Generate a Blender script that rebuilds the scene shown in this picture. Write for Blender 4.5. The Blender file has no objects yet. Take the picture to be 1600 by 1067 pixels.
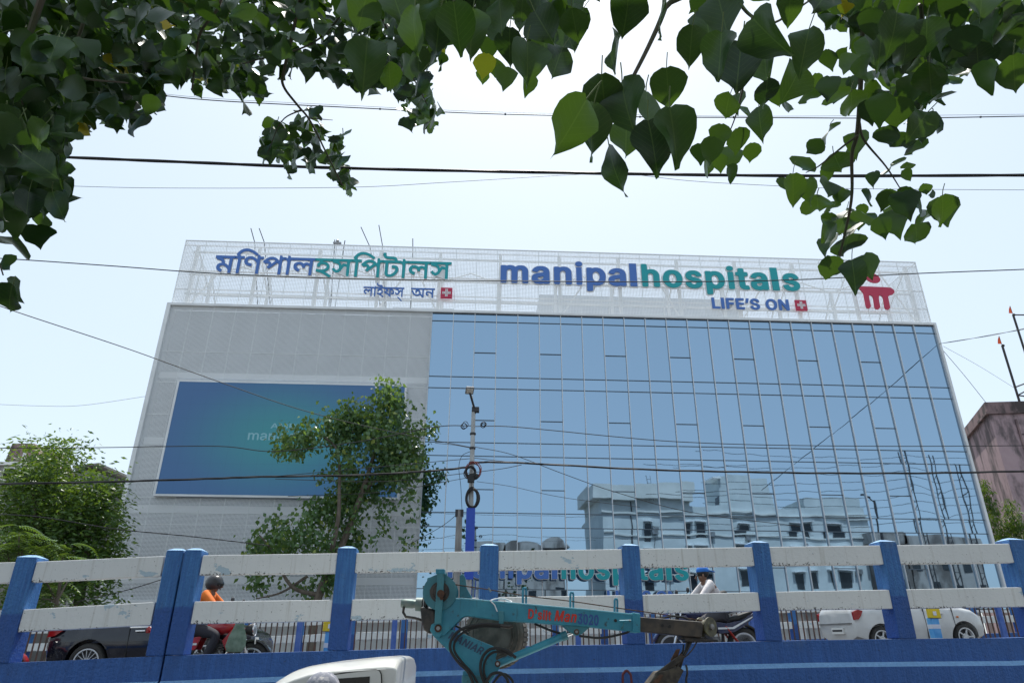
import bpy, bmesh, math, random
import numpy as np
from mathutils import Vector, Matrix, Euler

S = bpy.context.scene
COL = S.collection
R = math.radians
rng = random.Random(7)

# ------------------------------------------------------------------ camera, sky, sun, exposure
PITCH, ROLL, CZ, FPX = R(23.735), R(0.38), 1.95, 1067.0
_f = np.array([0, math.cos(PITCH), math.sin(PITCH)])
_u = np.array([0, -math.sin(PITCH), math.cos(PITCH)])
_x = np.array([1.0, 0, 0])
CX_, CU_ = math.cos(ROLL) * _x + math.sin(ROLL) * _u, -math.sin(ROLL) * _x + math.cos(ROLL) * _u
cam_d = bpy.data.cameras.new('camera')
cam = bpy.data.objects.new('camera', cam_d)
COL.objects.link(cam)
cam_d.sensor_width = 36
cam_d.lens = FPX / 1600 * 36
cam_d.clip_start = 0.05
cam_d.clip_end = 3000
cam.matrix_world = Matrix(((CX_[0], CU_[0], -_f[0], 0), (CX_[1], CU_[1], -_f[1], 0), (CX_[2], CU_[2], -_f[2], CZ), (0, 0, 0, 1)))
S.camera = cam

SUN_EL, SUN_AZ = R(66), R(4)          # azimuth measured from +Y towards +X
W = bpy.data.worlds.new('World')
S.world = W
W.use_nodes = True
nt = W.node_tree
bg = nt.nodes['Background']
sky = nt.nodes.new('ShaderNodeTexSky')
sky.sky_type = 'NISHITA'
sky.sun_disc = False
sky.sun_elevation = SUN_EL
sky.sun_rotation = SUN_AZ
sky.altitude = 0
sky.air_density = 1.0
sky.dust_density = 2.0
sky.ozone_density = 1.0
hz = nt.nodes.new('ShaderNodeMix'); hz.data_type = 'RGBA'      # a bright, hazy noon sky: the clear sky veiled by even white haze
hz.inputs[0].default_value = .74
hz.inputs[7].default_value = (3.0, 3.48, 3.78, 1)
nt.links.new(sky.outputs[0], hz.inputs[6])
nt.links.new(hz.outputs[2], bg.inputs[0])
bg.inputs[1].default_value = 0.15
sd = bpy.data.lights.new('sun', 'SUN')
sd.energy = 3.2
sd.angle = R(0.5)
sd.color = (1.0, 0.96, 0.90)
so = bpy.data.objects.new('sun', sd)
COL.objects.link(so)
_sv = Vector((math.sin(SUN_AZ) * math.cos(SUN_EL), math.cos(SUN_AZ) * math.cos(SUN_EL), math.sin(SUN_EL)))
so.rotation_euler = (-_sv).to_track_quat('-Z', 'Y').to_euler()
so.location = (0, 0, 60)
S.view_settings.view_transform = 'Standard'
S.view_settings.look = 'None'
S.view_settings.gamma = 1
S.view_settings.use_curve_mapping = False
S.view_settings.exposure = 0.78
S.cycles.transparent_max_bounces = 24
S.cycles.max_bounces = 8

# ------------------------------------------------------------------ rays through the photograph, used to find real places
def ray(px, py):
    return (px - 800) * CX_ - (py - 533.5) * CU_ + FPX * _f
def hit(px, py, p0, n):
    d = ray(px, py); c = np.array([0, 0, CZ]); n = np.array(n, float)
    return c + d * (((np.array(p0, float) - c) @ n) / (d @ n))
def at(px, py, Y):
    return hit(px, py, (0, Y, 0), (0, 1, 0))
YAW, FD = R(2.56), 43.0                # the hospital front: turned 2.56 degrees, 43 m away
FU = np.array([math.cos(YAW), math.sin(YAW), 0]); FN = np.array([-math.sin(YAW), math.cos(YAW), 0])
def fac(px, py, off=0.0):
    p = hit(px, py, np.array([0, FD, 0]) - FN * off, FN) - np.array([0, FD, 0])
    return float(p @ FU), float(p[2])
RA = R(5.0)                            # the flyover ramp runs 5 degrees off the picture plane and climbs 3.45 %
def road(s, t, h=0.0):
    return (s * math.cos(RA) - t * math.sin(RA), 8.4 + s * math.sin(RA) + t * math.cos(RA), 1.48 + 0.0345 * s + h)

# ------------------------------------------------------------------ mesh helpers
class MB:
    def __init__(self):
        self.v = []; self.f = []; self.m = []; self.cur = 0
    def add(self, vs, fs):
        o = len(self.v); self.v.extend([tuple(map(float, p)) for p in vs])
        for q in fs:
            self.f.append([i + o for i in q]); self.m.append(self.cur)
        return self
    def hexa(self, p):                 # 4 bottom, 4 top
        return self.add(p, [(3, 2, 1, 0), (4, 5, 6, 7), (0, 1, 5, 4), (1, 2, 6, 5), (2, 3, 7, 6), (3, 0, 4, 7)])
    def box(self, c, s, M=None):
        x, y, z = s[0] / 2, s[1] / 2, s[2] / 2
        p = [(-x, -y, -z), (x, -y, -z), (x, y, -z), (-x, y, -z), (-x, -y, z), (x, -y, z), (x, y, z), (-x, y, z)]
        if M is not None: p = [M @ Vector(q) for q in p]
        return self.hexa([(q[0] + c[0], q[1] + c[1], q[2] + c[2]) for q in p])
    def bb(self, x0, x1, y0, y1, z0, z1):
        return self.box(((x0 + x1) / 2, (y0 + y1) / 2, (z0 + z1) / 2), (x1 - x0, y1 - y0, z1 - z0))
    def tube(self, pts, r, n=8, caps=True, closed=False):
        pts = [Vector(p) for p in pts]; k = len(pts)
        rs = list(r) if hasattr(r, '__len__') else [r] * k
        vs = []; prev = None
        for i, p in enumerate(pts):
            a = pts[i - 1] if (i > 0 or closed) else p
            b = pts[(i + 1) % k] if (i < k - 1 or closed) else p
            d = (b - a); d = d.normalized() if d.length > 1e-9 else Vector((0, 0, 1))
            if prev is None:
                q = Vector((0, 0, 1)) if abs(d.z) < .9 else Vector((1, 0, 0))
                e = d.cross(q).normalized()
            else:
                e = prev - d * prev.dot(d); e = e.normalized() if e.length > 1e-6 else d.orthogonal().normalized()
            prev = e; g = d.cross(e)
            for j in range(n):
                t = 2 * math.pi * j / n
                vs.append(p + (e * math.cos(t) + g * math.sin(t)) * rs[i])
        fs = []
        for i in range(k if closed else k - 1):
            i2 = (i + 1) % k
            for j in range(n):
                j2 = (j + 1) % n
                fs.append((i * n + j, i * n + j2, i2 * n + j2, i2 * n + j))
        if caps and not closed:
            fs.append(tuple(range(n))[::-1]); fs.append(tuple(range((k - 1) * n, k * n)))
        return self.add(vs, fs)
    def lathe(self, prof, n=16, M=None):   # (r, z) about z
        vs = []
        for r_, z in prof:
            for j in range(n):
                t = 2 * math.pi * j / n
                q = Vector((r_ * math.cos(t), r_ * math.sin(t), z))
                vs.append(M @ q if M is not None else q)
        fs = []
        for i in range(len(prof) - 1):
            for j in range(n):
                j2 = (j + 1) % n
                fs.append((i * n + j, i * n + j2, (i + 1) * n + j2, (i + 1) * n + j))
        fs.append(tuple(range(n))[::-1]); fs.append(tuple(range((len(prof) - 1) * n, len(prof) * n)))
        return self.add(vs, fs)
    def prism(self, poly, d, fr):          # poly of 2D points, fr(a, b, depth) -> 3D; from depth 0 to d
        n = len(poly)
        vs = [fr(a, b, 0) for a, b in poly] + [fr(a, b, d) for a, b in poly]
        fs = [tuple(range(n))[::-1], tuple(range(n, 2 * n))]
        for i in range(n): fs.append((i, (i + 1) % n, n + (i + 1) % n, n + i))
        return self.add(vs, fs)
    def ball(self, c, r, n=12, k=8):
        r = r if hasattr(r, '__len__') else (r, r, r)
        vs = []
        for i in range(k + 1):
            a = math.pi * i / k
            for j in range(n):
                t = 2 * math.pi * j / n
                vs.append((c[0] + r[0] * math.sin(a) * math.cos(t), c[1] + r[1] * math.sin(a) * math.sin(t), c[2] + r[2] * math.cos(a)))
        fs = []
        for i in range(k):
            for j in range(n):
                j2 = (j + 1) % n
                fs.append((i * n + j, (i + 1) * n + j, (i + 1) * n + j2, i * n + j2))
        return self.add(vs, fs)
    def torus(self, R_, r_, n=28, k=10, M=None, sq=1.0):
        vs = []
        for i in range(n):
            a = 2 * math.pi * i / n
            for j in range(k):
                b = 2 * math.pi * j / k
                rr = R_ + r_ * math.cos(b)
                q = Vector((rr * math.cos(a), rr * math.sin(a), r_ * sq * math.sin(b)))
                vs.append(M @ q if M is not None else q)
        fs = [(i * k + j, ((i + 1) % n) * k + j, ((i + 1) % n) * k + (j + 1) % k, i * k + (j + 1) % k) for i in range(n) for j in range(k)]
        return self.add(vs, fs)
    def mesh(self, name, mats, smooth=False, clean=False):
        me = bpy.data.meshes.new(name)
        me.from_pydata(self.v, [], self.f)
        for m in (mats if isinstance(mats, (list, tuple)) else [mats]): me.materials.append(m)
        if any(self.m): me.polygons.foreach_set('material_index', self.m)
        if smooth:
            me.polygons.foreach_set('use_smooth', [True] * len(me.polygons))
            me.update()
            me.set_sharp_from_angle(angle=R(38 if smooth is True else smooth))
        bm = bmesh.new(); bm.from_mesh(me)
        if clean: bmesh.ops.remove_doubles(bm, verts=bm.verts, dist=1e-5)
        bmesh.ops.recalc_face_normals(bm, faces=bm.faces); bm.to_mesh(me); bm.free()
        return me
    def build(self, name, mats, parent=None, smooth=False, loc=None, bevel=0, seg=2, origin=None, rotz=None, clean=False):
        if origin is not None:             # verts are given in the parent's space: move the object's origin there
            self.v = [(p[0] - origin[0], p[1] - origin[1], p[2] - origin[2]) for p in self.v]; loc = origin
        o = bpy.data.objects.new(name, self.mesh(name, mats, smooth, clean))
        COL.objects.link(o); o.parent = parent
        if loc is not None: o.location = loc
        if rotz is not None: o.rotation_euler[2] = rotz
        if bevel:
            b = o.modifiers.new('bevel', 'BEVEL'); b.width = bevel; b.segments = seg; b.limit_method = 'ANGLE'; b.angle_limit = R(40)
        return o

def obj(name, me, parent=None, loc=(0, 0, 0), rot=(0, 0, 0), sc=None):
    o = bpy.data.objects.new(name, me); COL.objects.link(o); o.parent = parent
    o.location = loc; o.rotation_euler = rot
    if sc is not None: o.scale = sc
    return o
def tag(o, label=None, cat=None, group=None, kind=None):
    if label: o['label'] = label
    if cat: o['category'] = cat
    if group: o['group'] = group
    if kind: o['kind'] = kind
    return o
def thing(name, label, cat, loc=(0, 0, 0), rotz=0, group=None, rot=None):
    o = bpy.data.objects.new(name, None); COL.objects.link(o)
    o.empty_display_size = .3
    o.location = loc; o.rotation_euler = rot if rot else (0, 0, rotz)
    return tag(o, label, cat, group)
def evaluated(o, name):
    bpy.context.view_layer.update()
    dg = bpy.context.evaluated_depsgraph_get()
    me = bpy.data.meshes.new_from_object(o.evaluated_get(dg)); me.name = name
    return me
def drop(o):
    d = o.data; bpy.data.objects.remove(o)
    if d and d.users == 0:
        (bpy.data.curves if isinstance(d, bpy.types.Curve) else bpy.data.meshes).remove(d)
def interp(x, xs, ys): return float(np.interp(x, xs, ys))
def smoothpath(P, n=6):
    P = [Vector(p) for p in P]; out = []
    for i in range(len(P) - 1):
        p0 = P[i - 1] if i else P[0] * 2 - P[1]; p1 = P[i]; p2 = P[i + 1]; p3 = P[i + 2] if i + 2 < len(P) else p2 * 2 - p1
        for k in range(n):
            t = k / n
            out.append(.5 * ((2 * p1) + (p2 - p0) * t + (2 * p0 - 5 * p1 + 4 * p2 - p3) * t * t + (3 * p1 - p0 - 3 * p2 + p3) * t ** 3))
    out.append(P[-1]); return out

# ------------------------------------------------------------------ materials
def nodes(name):
    m = bpy.data.materials.new(name); m.use_nodes = True
    t = m.node_tree; return m, t, t.nodes['Principled BSDF']
def N(t, kind, **kw):
    n = t.nodes.new('ShaderNode' + kind)
    for k, v in kw.items(): setattr(n, k, v)
    return n
def L(t, a, b): t.links.new(a, b)
def mixc(t, fac_, a, b):
    n = N(t, 'Mix', data_type='RGBA')
    for s, v in ((n.inputs[0], fac_), (n.inputs[6], a), (n.inputs[7], b)):
        if hasattr(v, 'is_output') or isinstance(v, bpy.types.NodeSocket): L(t, v, s)
        elif isinstance(v, (int, float)): s.default_value = v
        else: s.default_value = (*v[:3], 1)
    return n.outputs[2]
def mth(t, op, a, b=None, c=None):
    n = N(t, 'Math', operation=op)
    for s, v in zip(n.inputs, (a, b, c)):
        if v is None: continue
        if isinstance(v, (int, float)): s.default_value = v
        else: L(t, v, s)
    return n.outputs[0]
def pos(t, space='world', scale=(1, 1, 1)):
    if space == 'world': o = N(t, 'NewGeometry').outputs['Position']
    else: o = N(t, 'TexCoord').outputs['Object']
    mp = N(t, 'Mapping'); mp.inputs['Scale'].default_value = scale
    L(t, o, mp.inputs[0]); return mp.outputs[0]
def noise(t, vec, scale, detail=4, rough=.55):
    n = N(t, 'TexNoise'); n.inputs['Scale'].default_value = scale; n.inputs['Detail'].default_value = detail
    n.inputs['Roughness'].default_value = rough
    if vec is not None: L(t, vec, n.inputs['Vector'])
    return n.outputs[0]
def ramp(t, v, a, b):
    n = N(t, 'MapRange'); n.inputs[1].default_value = a; n.inputs[2].default_value = b
    n.interpolation_type = 'SMOOTHSTEP'
    L(t, v, n.inputs[0]); return n.outputs[0]
def bump(t, p, h, strength=.3, dist=.01):
    b = N(t, 'Bump'); b.inputs['Strength'].default_value = strength; b.inputs['Distance'].default_value = dist
    L(t, h, b.inputs['Height']); L(t, b.outputs[0], p.inputs['Normal'])
def mat(name, c, rough=.5, metal=0, c2=None, scale=4, lo=.35, hi=.65, space='world', stretch=(1, 1, 1), bmp=0, bscale=60, spec=None, bdist=.01):
    m, t, p = nodes(name)
    p.inputs['Roughness'].default_value = rough; p.inputs['Metallic'].default_value = metal
    if spec is not None: p.inputs['Specular IOR Level'].default_value = spec
    if c2 is None: p.inputs['Base Color'].default_value = (*c, 1)
    else:
        v = pos(t, space, stretch)
        L(t, mixc(t, ramp(t, noise(t, v, scale), lo, hi), c, c2), p.inputs['Base Color'])
    if bmp: bump(t, p, noise(t, pos(t, space), bscale), bmp, bdist)
    return m
M_white = mat('white_metal', (.78, .79, .80), .45, c2=(.70, .71, .72), scale=.8)
M_alu = mat('mullion_aluminium', (.62, .64, .66), .4, .3)
M_dark = mat('dark_metal', (.03, .03, .033), .5)
M_black = mat('black_rubber', (.018, .018, .018), .7)
M_chrome = mat('chrome', (.75, .75, .76), .15, 1)
M_steel = mat('grey_steel', (.32, .33, .34), .45, .6, c2=(.22, .21, .2), scale=3)
# ------------------------------------------------------------------ ground and ramp
M_asph = mat('asphalt', (.05, .05, .052), .9, c2=(.075, .072, .07), scale=.6, bmp=.4, bscale=80)
M_conc = mat('old_concrete', (.30, .29, .27), .85, c2=(.2, .19, .18), scale=.9, bmp=.3, bscale=20)
g = MB(); g.add([(-900, -500, 0), (900, -500, 0), (900, 1300, 0), (-900, 1300, 0)], [(0, 1, 2, 3)])
tag(g.build('ground', mat('dusty_ground', (.13, .12, .105), .95, c2=(.18, .165, .14), scale=.15, bmp=.3, bscale=8)), kind='structure')
g = MB(); g.add([(-80, -9, .004), (90, -9, .004), (90, 7.6, .004), (-80, 5.2, .004)], [(0, 1, 2, 3)])
tag(g.build('road', M_asph), kind='structure')
g = MB(); g.add([(-60, 30, .004), (70, 33, .004), (70, 40.5, .004), (-60, 36.5, .004)], [(0, 1, 2, 3)])
tag(g.build('service_road', M_asph), kind='structure')
g = MB()                                # the ramp deck between its two parapets
a0, a1 = -40, 62
g.hexa([(*road(a0, .31)[:2], 0), (*road(a1, .31)[:2], 0), (*road(a1, 16.3)[:2], 0), (*road(a0, 16.3)[:2], 0),
        road(a0, .31), road(a1, .31), road(a1, 16.3), road(a0, 16.3)])
tag(g.build('flyover_ramp', M_asph), kind='structure')

# ------------------------------------------------------------------ painted concrete railing of the ramp
def paint_blue(name, c1, c2, c3=None, split=None, dirt=.5):
    m, t, p = nodes(name)
    p.inputs['Roughness'].default_value = .55
    v = pos(t, 'world', (9, 9, .7)); st = ramp(t, noise(t, v, 3, 5, .6), .3, .7)
    col = mixc(t, st, c1, c2)
    if c3 is not None:                  # a second, darker coat on the lower part of each post, with a brushed edge
        o = N(t, 'TexCoord').outputs['Object']; sep = N(t, 'SeparateXYZ'); L(t, o, sep.inputs[0])
        e = mth(t, 'ADD', sep.outputs[2], mth(t, 'MULTIPLY', noise(t, pos(t, 'world'), 7, 3), .07))
        col = mixc(t, ramp(t, e, split, split + .03), c3, col)
    w = ramp(t, noise(t, pos(t, 'world'), 2.2, 6, .65), .60, .74)
    col = mixc(t, mth(t, 'MULTIPLY', w, dirt), col, (.16, .30, .50))
    br = ramp(t, noise(t, pos(t, 'world', (30, 30, 1.2)), 2, 4, .7), .35, .75)
    col = mixc(t, mth(t, 'MULTIPLY', br, .35), col, tuple(v * .55 for v in c1))
    so_ = ramp(t, noise(t, pos(t, 'world'), 1.1, 6, .7), .50, .72)
    col = mixc(t, mth(t, 'MULTIPLY', so_, .30), col, (.035, .05, .085))
    sp = ramp(t, noise(t, pos(t, 'world'), 24, 4, .68), .665, .70)
    col = mixc(t, mth(t, 'MULTIPLY', sp, .7), col, (.02, .025, .04))
    L(t, col, p.inputs['Base Color'])
    h = mth(t, 'ADD', noise(t, pos(t, 'world'), 35, 5, .6), mth(t, 'MULTIPLY', noise(t, pos(t, 'world', (20, 20, 1)), 4, 3), .6))
    bump(t, p, h, 1.0, .018)
    return m
M_post = paint_blue('blue_post_paint', (.026, .125, .375), (.05, .195, .47), (.020, .088, .325), .50, .45)
M_base = paint_blue('blue_wall_paint', (.022, .095, .315), (.032, .125, .40), dirt=.25)
M_ledge = paint_blue('pale_blue_ledge_cap', (.20, .40, .68), (.26, .48, .76), dirt=.4)  # paler blue than the wall, for the ledge slope and the post caps
def paint_white():
    m, t, p = nodes('worn_white_paint')
    p.inputs['Roughness'].default_value = .6
    col = mixc(t, noise(t, pos(t, 'world'), 1.5, 5), (.63, .65, .65), (.75, .76, .75))
    w = ramp(t, noise(t, pos(t, 'world', (1, 1, 1.6)), 3.2, 5, .62), .635, .655)
    col = mixc(t, mth(t, 'MULTIPLY', w, .85), col, (.36, .49, .58))          # old coat showing where paint flaked
    s = ramp(t, noise(t, pos(t, 'world', (16, 16, .7)), 1.4, 4), .54, .78)
    col = mixc(t, mth(t, 'MULTIPLY', s, .45), col, (.36, .34, .29))          # rain streaks
    o = N(t, 'TexCoord').outputs['Object']; sep = N(t, 'SeparateXYZ'); L(t, o, sep.inputs[0])
    low = ramp(t, sep.outputs[2], .07, .0)
    th = mth(t, 'SUBTRACT', noise(t, pos(t, 'world'), 42, 4, .65), mth(t, 'MULTIPLY', low, -.14))
    col = mixc(t, ramp(t, th, .665, .69), col, (.05, .048, .045))           # black chips, more of them along the lower arris
    L(t, col, p.inputs['Base Color'])
    bump(t, p, mth(t, 'ADD', noise(t, pos(t, 'world'), 22, 5), mth(t, 'MULTIPLY', w, -.6)), .6, .007)
    return m
M_wp = paint_white()
_pn = (-math.sin(RA), math.cos(RA), 0)
def rl(px, py):                         # point of the railing's front plane seen at a pixel -> (s, z)
    p = hit(px, py, (0, 8.4, 0), _pn)
    return p[0] / math.cos(RA), p[2]
def prof(L_):
    q = [rl(*a) for a in L_]; return [a for a, _ in q], [b for _, b in q]
P_base = prof([(0, 1036), (280, 1023), (540, 1016), (800, 1009), (1000, 1006.5), (1300, 999), (1590, 996)])
P_led = prof([(300, 1062), (700, 1046), (1000, 1041), (1300, 1034), (1590, 1032)])
P_tt = prof([(62, 877), (262, 868), (520, 864), (750, 861), (1000, 857), (1210, 854), (1570, 849)])
P_tb = prof([(62, 909), (262, 899), (520, 895), (750, 891), (1000, 886), (1210, 883), (1570, 879)])
P_lt = prof([(35, 952), (240, 940), (510, 937), (1000, 929), (1220, 924), (1590, 917)])
P_lb = prof([(35, 987), (240, 976), (510, 970), (1000, 959), (1220, 953), (1590, 948)])
def ext(P, s):                          # interpolation that keeps the end slope
    xs, ys = P
    if s < xs[0]: return ys[0] + (s - xs[0]) * .036
    if s > xs[-1]: return ys[-1] + (s - xs[-1]) * .034
    return interp(s, xs, ys)
def rp(s, t, z): q = road(s, t); return (q[0], q[1], z)
TOPS = [(43, 869), (274, 858.5), (303, 858), (543, 855), (765, 851), (985, 851), (1188, 846.5), (1387, 845), (1588, 842)]
PS = [(rl(*q)) for q in TOPS]
posts = [(s, z) for s, z in PS]
for k in range(1, 6): posts.insert(0, (PS[0][0] - 1.64 * k, PS[0][1] - .06 * k))
for k in range(1, 9): posts.append((PS[-1][0] + 1.70 * k, PS[-1][1] + .058 * k))
JOINT = (PS[1][0] + PS[2][0]) / 2
def railing(label, plist, s0, s1, t0=0.0, dz=0.0, group=None, back=1, ledge=True):
    """posts with caps, two rails per bay, base wall with a ledge; back=-1 builds it facing the other way"""
    o = road(s0, t0)
    T = thing('flyover_railing', label, 'railing', (o[0], o[1], 0), group=group)
    inv = Matrix.Translation((-o[0], -o[1], 0))
    def P(s, t, z): return tuple(inv @ Vector(rp(s, t0 + t, z + dz)))
    n = max(2, int((s1 - s0) / 1.2))
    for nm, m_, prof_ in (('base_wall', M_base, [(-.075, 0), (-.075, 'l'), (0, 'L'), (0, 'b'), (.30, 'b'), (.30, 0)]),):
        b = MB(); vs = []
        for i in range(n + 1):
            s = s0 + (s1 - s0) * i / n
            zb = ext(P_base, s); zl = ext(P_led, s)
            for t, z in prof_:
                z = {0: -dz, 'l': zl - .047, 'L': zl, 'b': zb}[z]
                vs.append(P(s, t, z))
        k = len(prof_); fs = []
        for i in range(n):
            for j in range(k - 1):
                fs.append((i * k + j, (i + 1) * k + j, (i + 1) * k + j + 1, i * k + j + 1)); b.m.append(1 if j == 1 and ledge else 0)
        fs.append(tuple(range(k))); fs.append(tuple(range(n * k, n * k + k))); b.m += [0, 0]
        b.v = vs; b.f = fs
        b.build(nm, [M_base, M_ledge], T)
    for s, zt in plist:
        zb = ext(P_base, s) + .002; h = zt - zb - .012
        w, d = (.215, .25) if abs(s - JOINT) > .3 else (.185, .25)
        b = MB(); b.bb(-w / 2, w / 2, -.012, d, 0, h)
        q = P(s, 0, zb)
        po = b.build('post', M_post, T, loc=q, rotz=RA, bevel=.012)
        c = MB(); x, y0, y1 = w / 2 - .003, -.010, d - .003
        c.add([(-x, y0, 0), (x, y0, 0), (x, y1, 0), (-x, y1, 0), (-x, y0, .004), (x, y0, .004), (x, y1, .004), (-x, y1, .004), (-.04, d / 2 - .04, .034), (.04, d / 2 - .04, .034), (.04, d / 2 + .04, .034), (-.04, d / 2 + .04, .034)],
              [(3, 2, 1, 0), (0, 1, 5, 4), (1, 2, 6, 5), (2, 3, 7, 6), (3, 0, 4, 7), (4, 5, 9, 8), (5, 6, 10, 9), (6, 7, 11, 10), (7, 4, 8, 11), (8, 9, 10, 11)])
        c.build('cap', M_ledge, po, loc=(0, 0, h + .001))  # paler than the post: sunlight on its top is put into the colour
    ss = [s for s, _ in plist]
    edges = [s0] + ss + [s1]
    for i in range(len(ss) - 1):
        a, c = ss[i] + .108, ss[i + 1] - .108
        if c - a < .3: continue
        for pt, pb in ((P_tt, P_tb), (P_lt, P_lb)):
            b = MB(); og = P(a, .02, ext(pb, a))
            vs = []
            for s in (a, c):
                for t, z in ((.004, ext(pb, s)), (.125, ext(pb, s)), (.125, ext(pt, s)), (.004, ext(pt, s))):
                    q = P(s, t, z); vs.append((q[0] - og[0], q[1] - og[1], q[2] - og[2]))
            b.add(vs, [(0, 1, 2, 3), (7, 6, 5, 4), (0, 4, 5, 1), (1, 5, 6, 2), (2, 6, 7, 3), (3, 7, 4, 0)])
            b.build('rail', M_wp, T, loc=og, bevel=.008)
    return T
lp = [p for p in posts if p[0] < JOINT]; rpst = [p for p in posts if p[0] > JOINT]
railing('blue and white concrete railing left of the expansion joint, in front of the black sedan', lp, lp[0][0] - .3, JOINT - .012, group='concrete railings of the ramp')
railing('long blue and white concrete railing right of the expansion joint, behind the teal crane', rpst, JOINT + .012, rpst[-1][0] + .3, group='concrete railings of the ramp')
fp = [(s + .5, z) for s, z in posts if abs(s - PS[2][0]) > .02]
fp = [(-34 + 1.68 * i, None) for i in range(45)]
fp = [(s, ext(P_base, s) + 1.10) for s, _ in fp]
railing('farther blue and white concrete railing seen through the bar fence', fp, fp[0][0] - .2, fp[-1][0] + .2, t0=16.3, dz=-.12, group='concrete railings of the ramp', ledge=False)

# median fence of thin bars between blue posts
M_bar = mat('rusty_bar_paint', (.055, .035, .03), .6, c2=(.12, .05, .035), scale=5)
M_fpost = mat('blue_fence_paint', (.05, .12, .42), .5, c2=(.09, .17, .48), scale=6)
T_F = 10.6
def fs_at(px, py):
    c = road(0, T_F); p = hit(px, py, (c[0], c[1], 0), _pn)
    return (p[0] - c[0]) / math.cos(RA)
sp = [fs_at(467, 990), fs_at(616, 985)]
pit = sp[1] - sp[0]
o = road(0, T_F)
T = thing('median_fence', 'fence of thin rusty bars between blue posts along the middle of the ramp', 'fence', (o[0], o[1], 0))
fl = lambda s, h: tuple(Vector(road(s, T_F, h)) - Vector((o[0], o[1], 0)))
me_p = MB().bb(-.065, .065, -.05, .05, 0, 1.25).mesh('post', M_fpost)
me_b = MB().bb(-.014, .014, -.014, .014, .12, 1.2).mesh('bar', M_bar)
k0, k1 = -4, 9
for k in range(k0, k1 + 1):
    s = sp[0] + pit * k
    obj('post', me_p, T, fl(s, 0), (0, 0, RA))
    if k == k1: break
    nb = 17
    for i in range(1, nb):
        obj('bar', me_b, T, fl(s + pit * i / nb, 0), (0, 0, RA))
    for h in (.13, 1.16):
        b = MB(); q0, q1 = Vector(fl(s + .066, h)), Vector(fl(s + pit - .066, h))
        d = Vector((-math.sin(RA), math.cos(RA), 0)) * .02; e = Vector((0, 0, .02))
        b.hexa([q0 - d - e, q1 - d - e, q1 + d - e, q0 + d - e, q0 - d + e, q1 - d + e, q1 + d + e, q0 + d + e])
        b.build('fence_rail', M_bar, T)
# delineators: pale blue and white posts with a yellow plate
M_yel = mat('yellow_plate', (.75, .55, .02), .4); M_cy = mat('sky_blue_paint', (.08, .36, .70), .5, c2=(.15, .45, .75), scale=8)
for (px, py), lab in (((1455, 958), 'yellow topped sky blue marker post in front of the white hatchback'), ((517, 978), 'yellow topped sky blue marker post half hidden by a blue railing post')):
    p = hit(px, py, road(0, .55), _pn)
    c = road(0, 0); s = (p[0]) / math.cos(RA) + .55 * math.tan(RA)
    z0 = road(s, .55)[2]
    T = thing('marker_post', lab, 'marker post', (p[0], p[1], z0), RA, 'marker posts along the ramp kerb')
    zt = p[2] - z0
    hb = [0, .14, .2, .36, .42, zt - .05]
    b = MB(); b.bb(-.05, .05, -.05, .05, 0, zt - .052); b.build('shaft', M_cy, T, bevel=.006)
    for i, (a, c) in enumerate(((.07, .12), (.30, .36), (.47, .52))):
        if c > zt - .06: continue
        b = MB(); b.bb(-.053, .053, -.053, .053, a, c); b.build('white_band', M_white, T)
    b = MB(); b.bb(-.08, .08, -.02, .02, -.055, .055); pl = b.build('plate', M_yel, T, loc=(0, -.045, zt), bevel=.004)
    b = MB(); b.bb(-.022, .022, -.026, -.021, -.024, .024); b.build('reflector', M_white, pl)
    b = MB(); b.bb(-.085, .085, -.018, .024, -.06, -.056); b.bb(-.085, .085, -.018, .024, .056, .06); b.build('plate_frame', M_dark, pl)
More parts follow.
